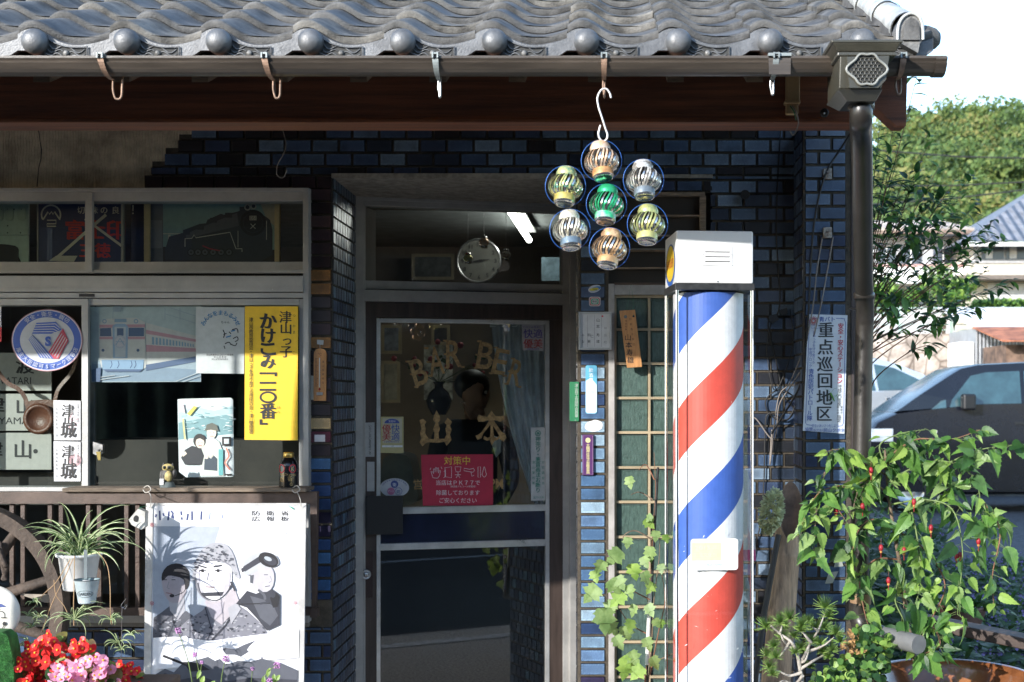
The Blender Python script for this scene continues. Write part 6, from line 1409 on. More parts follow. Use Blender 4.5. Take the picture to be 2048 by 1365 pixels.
w = MB(); w.hexa([Wp(90,1206,-.3),Wp(130,1204,-.3),Wp(130,1190,-.3),Wp(34,1188,-.3),Wp(90,1206,-.2),Wp(130,1204,-.2),Wp(130,1190,-.2),Wp(34,1188,-.2)], mat('bleached_board', (.35,.31,.26), .8, 0, .3, 10)); tag(w.build('wooden_board'), 'bleached board end behind the cart wheel rim', 'board')
w = MB(); 
for i in range(7): w.tube(spl([Wp(-10+i*1.5,1085,-.45), Wp(2+i*1.2,1110+i*3,-.47), Wp(6+i*1.3,1135,-.46), Wp(12-i,1160,-.45)],4,False), .009, wm, 6)
tag(w.build('driftwood'), 'twisted grey driftwood at the far left edge before the cart wheel', 'driftwood')
yd = -.78; dc = thing('white_disc', 'white round plate with simple drawn blue and black marks at the lower left edge', 'plate', Wp(-12, 1278, yd)); k = sc(yd); c = Wp(-14, 1226, yd)
w = MB(); w.lathe([(1e-5,-.012),(40*k,-.010),(50*k,-.006),(55*k,0),(53*k,.008),(1e-5,.006)], c, mat('cream_enamel', (.62,.60,.54), .35, 0, .04), 48, axis='y'); w.build('disc', dc)
A = Art(yd-.0135); A.poly([(-14,1206),(2,1208),(12,1214),(-14,1216)], ink(.05,.08,.25)); A.line([(-6,1223),(4,1223),(9,1228),(9,1236)],1.3,g5); A.line([(2,1236),(13,1236)],2,g5); A.disc(9,1248,4,4,g5); A.line([(9,1250),(4,1258),(-8,1262)],1.6,g5); A.disc(-6,1219,5,2,ink(.5,.2,.3)); A.build('drawing', dc)
tf = thing('turf_figure', 'rounded block covered with bright artificial turf in the lower left corner', 'ornament', Wp(0, 1420, -.8)); random.seed(4)
w = MB(); tm = mat('turf_green', (.03,.14,.03), .9, 0, .3, 30); prf = [(-60,1272),(-20,1264),(4,1265),(16,1274),(22,1300),(27,1340),(30,1420),(-60,1420)]; w.prism(prf, -.92, -.84, tm); w.build('body', tf, bevel=.01)
w = MB(); tb2 = mat('turf_blade', (.06,.24,.05), .7, 0, .4, 60); tb3 = mat('turf_blade_dark', (.02,.12,.03), .7)
for i in range(4200):
    px = random.uniform(-30, 28); py = random.uniform(1266, 1380); 
    if px > 12+(py-1266)*.3 and py < 1330: continue
    p = Wp(px, py, -.925); q = Vector((random.uniform(-.004,.004), -random.uniform(.003,.008), random.uniform(-.003,.006))); s2 = Vector((.0011,0,0)); w.add([p-s2, p+s2, p+q], [(0,1,2)], random.choice((tb2, tb3)))
w.build('turf', tf)
w = MB(); w.prism([(18,1390),(52,1300),(66,1304),(70,1390)], -.7, -.66, mat('raw_board', (.36,.27,.18), .8, 0, .25, 8)); tag(w.build('leaning_board'), 'pale raw board leaning behind the turf block, red begonias before it', 'board')

# ---- small white birdhouse ornament
bh = thing('birdhouse', 'tiny white tilted birdhouse ornament hanging left of the poster board', 'ornament', Wp(272, 1062, -.42))
w = MB(); w.prism([(257,1040),(276,1018),(290,1024),(289,1054),(282,1060),(263,1050)], -.46, -.42, mat('old_white_wood', (.50,.49,.45), .7, 0, .2, 20)); w.build('body', bh, bevel=.001)
w = MB(); w.prism(spl([(267,1036),(272,1031),(277,1035),(275,1044),(268,1043)],3), -.4615, -.4602, black); w.build('hole', bh)
w = MB(); w.tube(spl([Wp(276,1020,-.44),Wp(284,1014,-.44),Wp(294,1013,-.36)],3,False), .0012, mat('green_wire2',(.02,.2,.08),.5), 5); w.build('wire', bh)

for (cx_, cy_, s_k, nm) in ((968,485,.6,'copper'),(936,517,.55,'yellow'),(1012,510,.55,'white')):
    o = thing('can_lantern', 'small cut can lantern hanging inside the glass above the door, %s one of three' % {'copper':'middle','yellow':'left','white':'right'}[nm], 'lantern', Wp(cx_, cy_, 1.9))
    c = Wp(cx_, cy_, 1.9); k9 = sc(1.9)*s_k*.62*.85; w = MB()
    for j in range(18):
        a0 = 2*math.pi*j/18; rows = []
        for t in [q/6 for q in range(7)]:
            rad = 20*k9+14*k9*math.sin(math.pi*t)
            for e in (-.12, .12): rows.append(c+Vector((rad*math.cos(a0+.4*t+e), rad*math.sin(a0+.4*t+e), (-22+44*t)*k9)))
        w.add(rows, [(2*q, 2*q+1, 2*q+3, 2*q+2) for q in range(6)], MATS['can_print_'+nm], True)
    w.build('strips', o); w = MB(); w.lathe([(20*k9,22*k9),(20*k9,30*k9),(16*k9,38*k9),(1e-5,38*k9)], c, foil, 16); w.lathe([(21*k9,-22*k9),(21*k9,-38*k9),(1e-5,-38*k9)], c, foil, 16); w.build('can_end', o)
    w = MB(); w.tube([c+Vector((0,0,38*k9)), c+Vector((0,0,.25))], .0012, steel, 4); w.build('string', o)
# ================================================================== plants
random.seed(17)
def frame(dirv_, nrm_):
    t = Vector(dirv_).normalized(); n_ = Vector(nrm_); n_ = n_-t*n_.dot(t); n_ = n_.normalized() if n_.length > 1e-5 else t.orthogonal().normalized(); return t, t.cross(n_).normalized(), n_
HEART = [(0,.02),(-.08,-.05),(-.2,-.06),(-.33,.03),(-.40,.17),(-.38,.25),(-.41,.33),(-.34,.40),(-.35,.48),(-.27,.54),(-.27,.62),(-.18,.70),(-.16,.79),(-.07,.90),(0,1.04)]
GRAPE = [(0,.05),(-.10,-.08),(-.22,-.16),(-.36,-.12),(-.40,-.02),(-.52,.06),(-.38,.15),(-.46,.24),(-.60,.38),(-.45,.42),(-.33,.50),(-.22,.49),(-.27,.64),(-.18,.76),(-.10,.86),(0,1.0)]
ABU3 = [(0,.02),(-.1,-.06),(-.24,-.02),(-.34,.08),(-.46,.22),(-.33,.27),(-.27,.35),(-.22,.45),(-.22,.55),(-.14,.70),(-.08,.85),(0,1.05)]
LANCE = [(0,0),(-.05,.06),(-.11,.2),(-.145,.36),(-.15,.5),(-.12,.68),(-.06,.85),(0,1)]
OVAL = [(0,0),(-.14,.08),(-.26,.26),(-.30,.48),(-.24,.72),(-.12,.92),(0,1)]
def leaf(mb, p, d_, n_, L, shape, m, fold=.25, droop=.25, wid=1.):
    t, s, n_ = frame(d_, n_); p = Vector(p)
    def pt(x, y): return p+t*(y*L)+s*(x*L*wid)+n_*(fold*abs(x)*L - droop*L*y*y)
    k = len(shape); mid = [pt(0, y) for _, y in shape]; 
    l_ = [pt(x, y) for x, y in shape]; r_ = [pt(-x, y) for x, y in shape]
    for side, flip in ((l_, 0), (r_, 1)):
        vs = side+mid; fs = [(i, i+1, k+i+1, k+i) if flip else (k+i, k+i+1, i+1, i) for i in range(k-1)]; mb.add(vs, fs, m, True)
def serr(sh, t_=.10):
    o = [sh[0]]
    for a, b in zip(sh, sh[1:]): o += [((a[0]+b[0])/2*(1-t_), (a[1]+b[1])/2-.012), b]
    return o
GRAPE_S = serr(GRAPE, .06); HEART_S, ABU3_S = serr(HEART), serr(ABU3)
def rv(s=1.): return Vector((random.uniform(-s,s), random.uniform(-s,s), random.uniform(-s,s)))
lgA = leafmat('leaf_green', (.13,.26,.05), (.06,.15,.025)); lgB = leafmat('leaf_yellow_green', (.26,.38,.08), (.14,.25,.045)); lgC = leafmat('leaf_deep', (.03,.085,.022), (.015,.05,.012)); lgD = leafmat('vine_leaf', (.26,.36,.13), (.13,.22,.06))
lgE = leafmat('leaf_mid', (.055,.14,.03), (.025,.07,.015)); stem_g = mat('green_stem', (.14,.20,.06), .6, 0, .2, 30); stem_b = mat('woody_stem', (.17,.12,.08), .8, 0, .3, 30, .3, 120); stem_r = mat('reddish_stem', (.20,.09,.05), .7, 0, .2, 30)

# ---- abutilon in the glazed bowl
ab = thing('lantern_bush', 'leafy drooping shrub with red lantern flowers at the lower right corner', 'shrub', Wp(1830, 1330, -.75))
base = Wp(1832, 1345, -.75)
main = [(1828,1320,-.75),(1812,1220,-.78),(1800,1130,-.8),(1786,1050,-.82),(1775,970,-.84),(1770,900,-.85)]
w = MB(); lf = [MB(), MB(), MB()]; flw = MB()
w.tube(spl([Wp(*p) for p in main], 5, False), [.010-.006*i/25 for i in range(26)], stem_b, 8)
br = [([(1775,985,-.84),(1735,962,-.86),(1690,970,-.9),(1640,985,-.95),(1612,1030,-.98),(1596,1075,-1.)],10),
      ([(1772,950,-.85),(1725,925,-.86),(1680,900,-.88),(1650,905,-.9)],7), ([(1770,930,-.85),(1760,890,-.85),(1800,868,-.85),(1850,860,-.85)],8),
      ([(1775,965,-.85),(1840,930,-.88),(1900,925,-.9),(1950,960,-.92),(1962,1020,-.92),(1970,1110,-.92)],14), ([(1770,920,-.85),(1830,880,-.9),(1900,880,-.95),(1960,860,-1.)],9),
      ([(1780,1010,-.83),(1850,1000,-.9),(1905,1020,-.95),(1925,1100,-.97),(1918,1190,-.98),(1915,1230,-.98)],14), ([(1790,1060,-.8),(1850,1100,-.86),(1890,1170,-.9),(1862,1240,-.94),(1828,1300,-.97)],13),
      ([(1800,1120,-.8),(1750,1120,-.82),(1720,1160,-.85),(1728,1220,-.88),(1740,1262,-.9)],11), ([(1786,1050,-.82),(1740,1040,-.85),(1712,1070,-.88),(1705,1110,-.9)],8),
      ([(1650,945,-.93),(1636,1000,-.96),(1630,1060,-.98),(1628,1112,-1.)],8), ([(1962,1000,-.92),(2000,1060,-.95),(1985,1150,-.97),(1988,1215,-.98)],9), ([(1862,1240,-.94),(1880,1290,-.97),(1840,1310,-1.)],7),
      ([(1900,925,-.9),(1960,900,-.95),(2030,890,-1.)],6), ([(1820,1010,-.86),(1835,1080,-.9),(1842,1160,-.92),(1830,1210,-.94)],11), ([(1770,940,-.85),(1790,905,-.8),(1840,900,-.78),(1880,935,-.8),(1900,990,-.8)],13), ([(1740,960,-.86),(1715,985,-.9),(1705,1030,-.95)],7),
      ([(1900,990,-.8),(1945,1040,-.8),(1990,1040,-.82)],7), ([(1690,970,-.9),(1672,1005,-.95),(1690,1040,-.97)],6),([(1800,1150,-.8),(1790,1200,-.86),(1810,1250,-.92),(1800,1290,-.95)],9)]
for pts, n_l in br:
    P = spl([Wp(*p) for p in pts], 6, False); w.tube(P, [.0038-.0026*i/(len(P)-1) for i in range(len(P))], random.choice((stem_b, stem_g, stem_r)), 6)
    for i in range(int(n_l*3.1)):
        q = P[min(len(P)-1, int((i+.8)/(n_l*3.1)*len(P)))]+rv(.006)
        d_ = Vector((random.uniform(-.8,.8), random.uniform(-.7,.2), random.uniform(-1.2,.1))); L = .026+.066*random.random()**1.5
        pe = q+Vector((d_.x,d_.y,d_.z*.4)).normalized()*random.uniform(.015,.04); w.tube([q, pe], .0009, stem_g, 4)
        leaf(random.choice(lf), pe, d_, Vector((random.uniform(-1.1,1.1), random.uniform(-1,-.2), random.uniform(-.2,1.2))), L, HEART_S if random.random() < .7 else ABU3_S, random.choice((lgA,lgA,lgB,lgB,lgE,lgE,lgC,lgD)), random.uniform(.1,.5), random.uniform(-.1,.5), random.uniform(.62,.95))
for px, py in ((1672,1022),(1725,1012),(1762,1095),(1808,1100),(1862,1055),(1777,1160),(1920,1110),(1957,1082),(1913,1112),(1828,1003),(1742,940)):
    c = Wp(px, py, -.95); 
    red = mat('lantern_red', (.30,.010,.018), .5, 0, .2, 40); yel = mat('petal_yellow', (.48,.22,.06), .5)
    flw = MB(); flw.tube([c+Vector((0,0,.03)), c+Vector((0,0,.012))], .0008, stem_r, 4); flw.lathe([(1e-5,.010),(.005,.008),(.008,.0),(.0075,-.007),(.005,-.012)], c, red, 10); flw.lathe([(.004,-.010),(.005,-.016),(.003,-.02)], c, yel, 8); flw.tube([c+Vector((0,0,-.02)), c+Vector((0,0,-.036))], .0014, red, 5); flw.build('flower', ab)
w.build('branch', ab); 
for l_ in lf: l_.build('leaves', ab)
# glazed bowl
bw = thing('glazed_bowl', 'large brown glazed ceramic bowl at the lower right corner under the drooping shrub', 'bowl', Wp(1905, 1430, -.8)); c = Wp(1905, 1350, -.8); k = sc(-.8)
gz = mat('brown_glaze', (.20,.075,.028), .16, 0, .4, 4, coat=.8, col2=(.10,.035,.014))
w = MB(); w.lathe([(90*k,-.28),(120*k,-.24),(150*k,-.12),(158*k,-.02),(164*k,0),(160*k,.004),(152*k,-.004),(146*k,-.03),(120*k,-.13),(70*k,-.19),(1e-5,-.2)], c, gz, 72); w.build('bowl', bw)
w = MB(); w.lathe([(80*k,-.56),(85*k,-.28),(1e-5,-.28)], c, mat('stone_plinth', (.2,.19,.18), .9), 20); w.build('plinth', bw)
# trough rail + pot behind
w = MB(); w.hexa([Wp(1845,1258,-.55),Wp(2300,1352,-.95),Wp(2300,1328,-.95),Wp(1845,1236,-.55)]+[p+Vector((.03,.12,0)) for p in (Wp(1845,1258,-.55),Wp(2300,1352,-.95),Wp(2300,1328,-.95),Wp(1845,1236,-.55))], mat('dark_plank', (.075,.05,.04), .7, 0, .3, 8)); tag(w.build('edging_plank', bevel=.004), 'dark brown plank edge running right behind the glazed bowl', 'plank')
pt = thing('dark_pot', 'dark brown round pot standing in shade between the shrub and the lane', 'pot', Wp(1925, 1262, .0)); c = Wp(1925, 1262, .0); k = sc(0)
w = MB(); w.lathe([(30*k,0),(34*k,8*k),(46*k,42*k),(49*k,52*k),(45*k,54*k),(42*k,46*k),(1e-5,44*k)], c, mat('dark_pot_glaze', (.06,.03,.025), .4, 0, .2), 32); w.build('pot', pt)
w = MB(); 
for i in range(90): leaf(w, c+Vector((random.uniform(-.08,.08),random.uniform(-.08,.08),44*k)), Vector((random.uniform(-1,1),random.uniform(-1,1),random.uniform(.1,1))), (0,0,1), random.uniform(.03,.08), OVAL, lgC)
w.build('foliage', pt)

# ---- tall arching shrub behind the downpipe
sh = thing('tall_shrub', 'tall arching shrub with narrow dark leaves rising behind the downpipe', 'shrub', Wp(1725, 900, .35)); w = MB(); l1 = [MB(), MB()]
random.seed(33)
ends = [(1835,148,.4),(1760,250,.3),(1800,300,.5),(1778,330,.2),(1860,280,.5),(1880,330,.6),(1905,370,.6),(1945,350,.7),(1960,405,.7),(1905,430,.5),(1990,470,.8),(2010,480,.8),(1870,440,.4),(1770,420,.2),(1740,330,.1),(1980,540,.8),(2000,575,.9),(2030,560,.9),(1850,400,.4),(1790,240,.3),(1930,450,.6),(1765,480,.3),(1755,540,.2),(1900,610,.4),(1955,615,.6),(1880,640,.3),(1860,690,.2),(1960,500,.6),(1920,500,.5),(1820,380,.4),(1745,280,.2),(1840,340,.4),(1885,400,.5),(1935,480,.6),(1810,350,.4),(1990,440,.8)]
for ex, ey, ez in ends:
    b0 = Wp(1722+random.uniform(-14,20), 800, .35+random.uniform(-.1,.1)); e = Wp(ex, ey, ez)
    m1 = b0.lerp(e, .35)+Vector(((b0.x-e.x)*.28, 0, abs(e.z-b0.z)*.06)); m2 = b0.lerp(e, .75)+Vector(((b0.x-e.x)*.10,0,.03))
    P = spl([b0, m1, m2, e], 8, False); n_ = len(P); g0 = Vector((1.02+(b0.x-1.1)*.3, b0.y, .0)); w.tube(spl([g0, g0.lerp(b0,.5)+rv(.02), b0], 4, False), .0055, stem_b, 5); w.tube(P, [.0045-.0035*i/(n_-1) for i in range(n_)], stem_b if random.random() < .5 else stem_r, 5)
    for i in range(n_):
        if i < n_*.42: continue
        dens = random.choice((1,1,2,2)) if i > n_*.6 else random.choice((0,1))
        for _ in range(dens):
            q = P[i]+rv(.012); t = (P[min(i+1,n_-1)]-P[max(i-1,0)]).normalized()
            leaf(random.choice(l1), q, t*.5+Vector((random.uniform(-1,1),random.uniform(-.8,.8),random.uniform(-.55,.35))), (random.uniform(-.3,.3),-.3,1), random.uniform(.045,.085), LANCE, random.choice((lgC,lgC,lgA)), .35, .3, random.uniform(1.1,1.6))
    if random.random() < .7:
        for _ in range(2):
            q = P[random.randint(int(n_*.3), int(n_*.7))]; e2 = q+Vector((random.uniform(-.02,.22),random.uniform(-.1,.1),random.uniform(.02,.2))); w.tube([q, q.lerp(e2,.5)+rv(.01), e2], [.002,.0015,.0008], stem_r, 4)
            for _ in range(5): leaf(random.choice(l1), e2+rv(.035), rv(1.)+Vector((.2,0,0)), (0,-.3,1), random.uniform(.04,.08), LANCE, random.choice((lgC,lgA)), .3, .3, 1.4)
w.build('stems', sh); [q.build('leaves', sh) for q in l1]

# ---- grape vine on a cane
vn = thing('climbing_vine', 'pale green climbing vine with lobed leaves on a dark cane left of the barber pole', 'vine', Wp(1300, 1420, -.62)); w = MB(); lv = MB(); random.seed(5)
w.tube([Wp(1290,1420,-.62), Wp(1303,1180,-.62), Wp(1316,935,-.62)], .0045, black, 8); w.tube([Wp(1294,1330,-.62),Wp(1301,1170,-.62)], .008, mat('white_pipe',(.6,.6,.57),.5), 10)
for pts in ([(1284,1420),(1296,1300),(1300,1180),(1306,1060),(1311,980),(1308,905)], [(1290,1420),(1302,1310),(1308,1200),(1318,1120),(1320,1060)], [(1300,1350),(1318,1260),(1330,1200),(1322,1140)], [(1304,1080),(1270,1062),(1246,1075),(1262,1098)], [(1306,1000),(1280,985),(1262,990)], [(1300,1200),(1262,1180),(1236,1160)], [(1298,1270),(1262,1250),(1240,1220)], [(1309,960),(1292,930),(1278,940)], [(1298,1330),(1330,1315),(1360,1305),(1385,1330)]):
    P = spl([Wp(x, y, -.63+random.uniform(-.02,.02)) for x, y in pts], 5, False); w.tube(P, [.0032-.0022*i/(len(P)-1) for i in range(len(P))], random.choice((stem_r, stem_b)), 5)
random.seed(8)
for px, py, s_ in ((1205,1138,26),(1188,1156,22),(1238,1122,34),(1192,1196,36),(1222,1180,30),(1266,1148,30),(1225,1222,28),(1208,1246,44),(1244,1206,32),(1262,1255,24),(1236,1170,26),(1258,1186,24),(1300,1112,28),(1287,1128,22),(1293,1052,22),(1258,968,22),(1256,1088,20),(1312,1075,20),(1302,1040,16),(1288,1160,24),(1304,1180,22),(1250,1272,30),(1232,1290,26),(1262,1322,28),(1282,1352,30),(1305,1330,24),(1292,1292,24),(1254,1345,34),(1330,1080,16),(1246,1330,24),(1310,1250,18),(1322,1140,18),(1296,1225,24),(1322,1250,16),(1376,1328,34),(1270,1392,26),(1218,1264,30),(1270,1225,22)):
    d_ = Vector((random.uniform(-1,1), random.uniform(-.6,.3), -1)); leaf(lv, Wp(px, py-s_*.5, -.66+random.uniform(-.05,.03)), d_, (random.uniform(-.8,.5),-1,random.uniform(-.1,1.1)), s_*1.1*sc(-.65), GRAPE_S, lgD if random.random() < .75 else lgB, random.uniform(-.1,.25), random.uniform(-.1,.3))
w.build('stems', vn); lv.build('leaves', vn)
# ---- spider plant in the white pot
sp = thing('spider_plant_pot', 'white hanging pot with green band and striped spider plant before the railing', 'potted plant', Wp(158, 1182, -.6)); c = Wp(158, 1180, -.6); k = sc(-.6)
potw = mat('white_pot', (.66,.67,.66), .4, 0, .06)
w = MB(); w.lathe([(1e-5,0),(28*k,0),(30*k,2*k),(39*k,66*k),(44*k,68*k),(44.5*k,73*k),(41*k,73*k),(37*k,64*k),(1e-5,62*k)], c, potw, 40); w.build('pot', sp)
w = MB(); w.lathe([(35.3*k,40*k),(37*k,52*k),(36.2*k,52.4*k)], c, mat('green_band', (.015,.07,.05), .4), 40); w.build('band', sp)
lst = leafmat('spider_green', (.10,.17,.055), (.055,.11,.03), .25); lsc = leafmat('spider_cream', (.52,.56,.34), (.42,.48,.25), .25)
def blade(mb, p, ang, L, w_, up=.9, ms=None, bend=1.6, tilt=0.):
    d_ = Vector((math.cos(ang), math.sin(ang)*.7, 0)); P = []; n_ = 10; th = up; q = Vector(p)
    for i in range(n_+1):
        P.append(q.copy()); q = q+(d_*math.cos(th)+Vector((0,0,1))*math.sin(th))*L/n_; th -= bend/n_*(.4+1.2*i/n_)
    W_l = [w_*(.6+.4*min(1, i/2))*(1-(i/n_)**2.2)+.0006 for i in range(n_+1)]; side = d_.cross(Vector((0,0,1)))
    mb.ribbon(P, W_l, ms or [lst, lsc, lst], nrm=tuple(Vector((0,-.75,.65))+d_*.2), fold=-.5)
w = MB(); random.seed(12)
for i in range(64):
    a = random.uniform(0, 2*math.pi); up = random.uniform(.35, 1.45); blade(w, c+Vector((random.uniform(-.02,.02),random.uniform(-.02,.02),66*k)), a, random.uniform(.14,.30), random.uniform(.006,.011), up, [lst,lst,lsc] if random.random()<.25 else None, random.uniform(1.2,2.6))
w.build('leaves', sp)
w = MB(); runm = mat('runner', (.42,.27,.14), .6, 0, .15)
runs = [([(146,1118),(132,1150),(105,1205),(84,1262),(70,1290)],'a'),([(149,1112),(148,1170),(147,1225),(148,1252)],'b'),([(196,1104),(214,1130),(220,1170),(221,1230),(224,1250)],'c'),([(140,1120),(112,1165),(86,1190),(66,1218)],'d'),([(108,1160),(112,1190),(128,1212),(138,1234)],'e')]
for pts, _ in runs: w.tube(spl([Wp(x,y,-.72) for x,y in pts], 5, False), .0016, runm, 5)
w.build('runner', sp)
babies = MB()
for px, py, L, n_ in ((148,1240,.13,26),(66,1205,.05,14),(56,1232,.05,14),(64,1255,.05,12),(58,1288,.06,12),(222,1240,.06,16),(234,1286,.08,14),(262,1270,.04,10),(243,1300,.06,12),(78,1235,.05,12)):
    for i in range(n_): blade(babies, Wp(px, py, -.74), random.uniform(0,6.28), random.uniform(.6,1.1)*L, random.uniform(.0035,.0065), random.uniform(.1,1.3), None, random.uniform(1.5,2.8))
babies.build('plantlet', sp)
gb = thing('garden_bucket', 'small pale enamel bucket lettered GARDEN hanging in front of the white pot', 'bucket', Wp(174, 1210, -.72)); c = Wp(174, 1207, -.72); k = sc(-.72)
gbm = mat('bucket_enamel', (.42,.50,.52), .4, 0, .1, 20); gbi = mat('bucket_inside', (.16,.22,.23), .5, 0, .1)
w = MB(); w.lathe([(1e-5,0),(15*k,0),(16.5*k,2*k)], c, gbm, 32); w.lathe([(16.5*k,2*k),(24*k,46*k),(25*k,47*k),(24.6*k,48*k)], c, gbm, 32); w.lathe([(24.4*k,48*k),(23*k,44*k),(16*k,6*k),(1e-5,5*k)], c, gbi, 32); w.build('bucket_body', gb)
w = MB(); w.tube([c+Vector((24.8*k*math.cos(a),24.8*k*math.sin(a),47.6*k)) for a in [2*math.pi*i/32 for i in range(33)]], .0014, mat('dark_rim',(.05,.07,.08),.4), 6); w.build('rim', gb)
w = MB(); w.pbox(167.5,174.5,1100,1158,-.70,-.697,mat('grey_strap',(.14,.17,.18),.5)); w.build('strap', gb)
w = MB(); fb2 = lambda a, b: (lambda r_: (lambda th: Vector((c.x+r_*math.sin(th), c.y-r_*math.cos(th), Wp(0,b,-.72).z)))((a-174)*k/r_))((16.7+7.3*(1207-b-2)/44)*k+.0008)
w.text('GARDEN', 177, 1186, 10, fb2, ink(.04,.05,.06), bold=.02, fit=(26,6)); 
el = [(177+17*math.cos(R(a)), 1186+7*math.sin(R(a))) for a in range(0,360,12)]
for i in range(len(el)):
    a_, b_ = el[i], el[(i+1)%len(el)]; w.add([fb2(*a_),fb2(*b_),fb2(177+(b_[0]-177)*.93,1186+(b_[1]-1186)*.9),fb2(177+(a_[0]-177)*.93,1186+(a_[1]-1186)*.9)], [(0,1,2,3),(3,2,1,0)], ink(.04,.05,.06))
w.build('lettering', gb)
w = MB(); w.lathe([(1e-5,10*k),(8*k,10*k),(8*k,44*k),(6*k,46*k),(1e-5,46*k)], c+Vector((-.004,0,0)), white, 20); w.build('inner_cup', gb)
w = MB(); w.tube(spl([Wp(px,py,-.6) for px,py in ((252,1198),(242,1212),(246,1216),(253,1209))],4,False), .001, steel, 5); w.tube(spl([Wp(px,py,-.6) for px,py in ((254,1211),(250,1219),(244,1219),(243,1290),(242,1320))],4,False), .0012, steel, 5); tag(w.build('wire_hook'), 'thin bent wire hook hanging beside the right spider plantlets', 'hook')
# ---- begonias
def begonia(name, lab, spots, c1, c2, z0=-.82):
    o = thing(name, lab, 'flowers', Wp(sum(p[0] for p in spots)/len(spots), 1460, z0)); fl_, lv_ = MB(), MB()
    pm1 = leafmat(name+'_petal', c1, c2, .3, .4); cen_ = mat('begonia_centre', (.80,.42,.03), .5)
    for px, py in spots:
        p = Wp(px, py, z0+random.uniform(-.10,.06)); d0 = Vector((random.uniform(-.7,.5),-1,random.uniform(-.2,.9))).normalized(); t, s_, n_ = frame(d0.orthogonal(), d0); r0 = random.uniform(0,6.28); sz = random.uniform(.017,.027)
        for j in range(4 if random.random()<.7 else 3):
            a = r0+j*math.pi/2+random.uniform(-.15,.15); dd = t*math.cos(a)+s_*math.sin(a)+d0*.35; leaf(fl_, p, dd, d0, sz*(1. if j%2 else .8), OVAL, pm1, -.25, -.1, 1.9)
        fl_.ball(p+d0*.005, .0042, cen_, 8)
    bx0, bx1 = min(p[0] for p in spots), max(p[0] for p in spots); by0 = min(p[1] for p in spots)
    lr = leafmat('begonia_leaf', (.17,.16,.04), (.10,.06,.02), .35)
    for _ in range(int(len(spots)*1.1)):
        q = random.choice(spots); p = Wp(q[0]+random.uniform(-16,16), q[1]+random.uniform(0,26), z0+.06+random.uniform(-.06,.08)); leaf(lv_, p, Vector((random.uniform(-1,1),random.uniform(-.8,.2),random.uniform(-.4,.9))), (random.uniform(-.4,.2),-1,.7), random.uniform(.035,.06), OVAL, random.choice((lr,lr,lgB,lgC)), .3, .3, 1.5)
    for _ in range(len(spots)//2):
        q = random.choice(spots); lv_.tube([Wp(q[0],q[1],z0+.03), Wp(q[0]+random.uniform(-20,20), q[1]+60, z0+.06)], .0022, stem_r, 5)
    fl_.build('blossoms', o); lv_.build('leaves', o)
random.seed(2)
red_ = []
def fill(n_, poly_, md=9):
    out = []; xs = [p[0] for p in poly_]; ys_2 = [p[1] for p in poly_]; tr_ = 0
    while len(out) < n_ and tr_ < 9000:
        tr_ += 1; x, y = random.uniform(min(xs),max(xs)), random.uniform(min(ys_2),max(ys_2)); ins = False; j = len(poly_)-1
        for i in range(len(poly_)):
            if (poly_[i][1] > y) != (poly_[j][1] > y) and x < (poly_[j][0]-poly_[i][0])*(y-poly_[i][1])/(poly_[j][1]-poly_[i][1])+poly_[i][0]: ins = not ins
            j = i
        if ins and all((x-a)**2+(y-b)**2 > md*md for a, b in out): out.append((x, y))
    return out
begonia('red_begonia', 'red begonias in full sun at the lower left corner', fill(78, [(34,1320),(60,1285),(92,1268),(104,1262),(112,1285),(140,1292),(160,1272),(180,1290),(196,1300),(198,1330),(120,1340),(92,1370),(100,1400),(34,1400)]), (.72,.045,.03), (.50,.012,.02))
begonia('pink_begonia', 'pale pink begonias among the red ones at the lower left', fill(84, [(100,1350),(112,1330),(150,1328),(178,1312),(206,1312),(216,1332),(238,1348),(244,1400),(100,1400)], 7.5), (.80,.42,.56), (.62,.26,.42), -.92)
begonia('red_begonia', 'darker red begonias close to the left edge of the poster board', fill(34, [(200,1335),(226,1330),(262,1325),(284,1340),(284,1400),(240,1400)]), (.62,.03,.035), (.40,.01,.02), -.72)
w = MB(); w.pbox(20, 290, 1395, 1470, -1.0, -.62, mat('planter_brown', (.12,.08,.06), .8, 0, .2)); tag(w.build('planter', bevel=.006), 'brown planter trough under the begonias', 'planter')
# ---- purple verbena
vb = thing('verbena', 'thin stemmed verbena with small purple flower heads before the poster board', 'flowers', Wp(430, 1440, -.75)); w = MB(); f_ = MB(); pv = mat('verbena_purple', (.50,.24,.48), .6, 0, .3, 60)
for (px, py, r_), st_ in (((356,1262,.010),[(378,1330),(392,1420)]),((452,1318,.011),[(444,1350),(438,1420)]),((554,1331,.011),[(530,1352),(505,1420)]),((540,1363,.009),[(530,1390),(512,1420)]),((505,1338,.005),[(502,1370),(498,1420)]),((390,1310,.006),[(398,1345),(408,1420)]),((404,1325,.004),[(402,1350),(412,1420)])):
    P = spl([Wp(px,py,-.8)]+[Wp(a,b,-.78) for a, b in st_], 5, False); w.tube(P, [.0014]*5+[.0022]*(len(P)-5), stem_g, 5)
    for _ in range(40): 
        q = Wp(px,py,-.8)+rv(r_)*1.; f_.ball(q, .0028, pv, 6)
for px, py in ((402,1340),(408,1352),(430,1362),(548,1348),(528,1352),(560,1350),(540,1336)): leaf(w, Wp(px,py,-.78), Vector((random.uniform(-.6,.6),-.2,-.6)), (0,-1,.3), .035, LANCE, lgB, .3, .2, 1.5)
w.build('stems', vb); f_.build('flower_heads', vb)
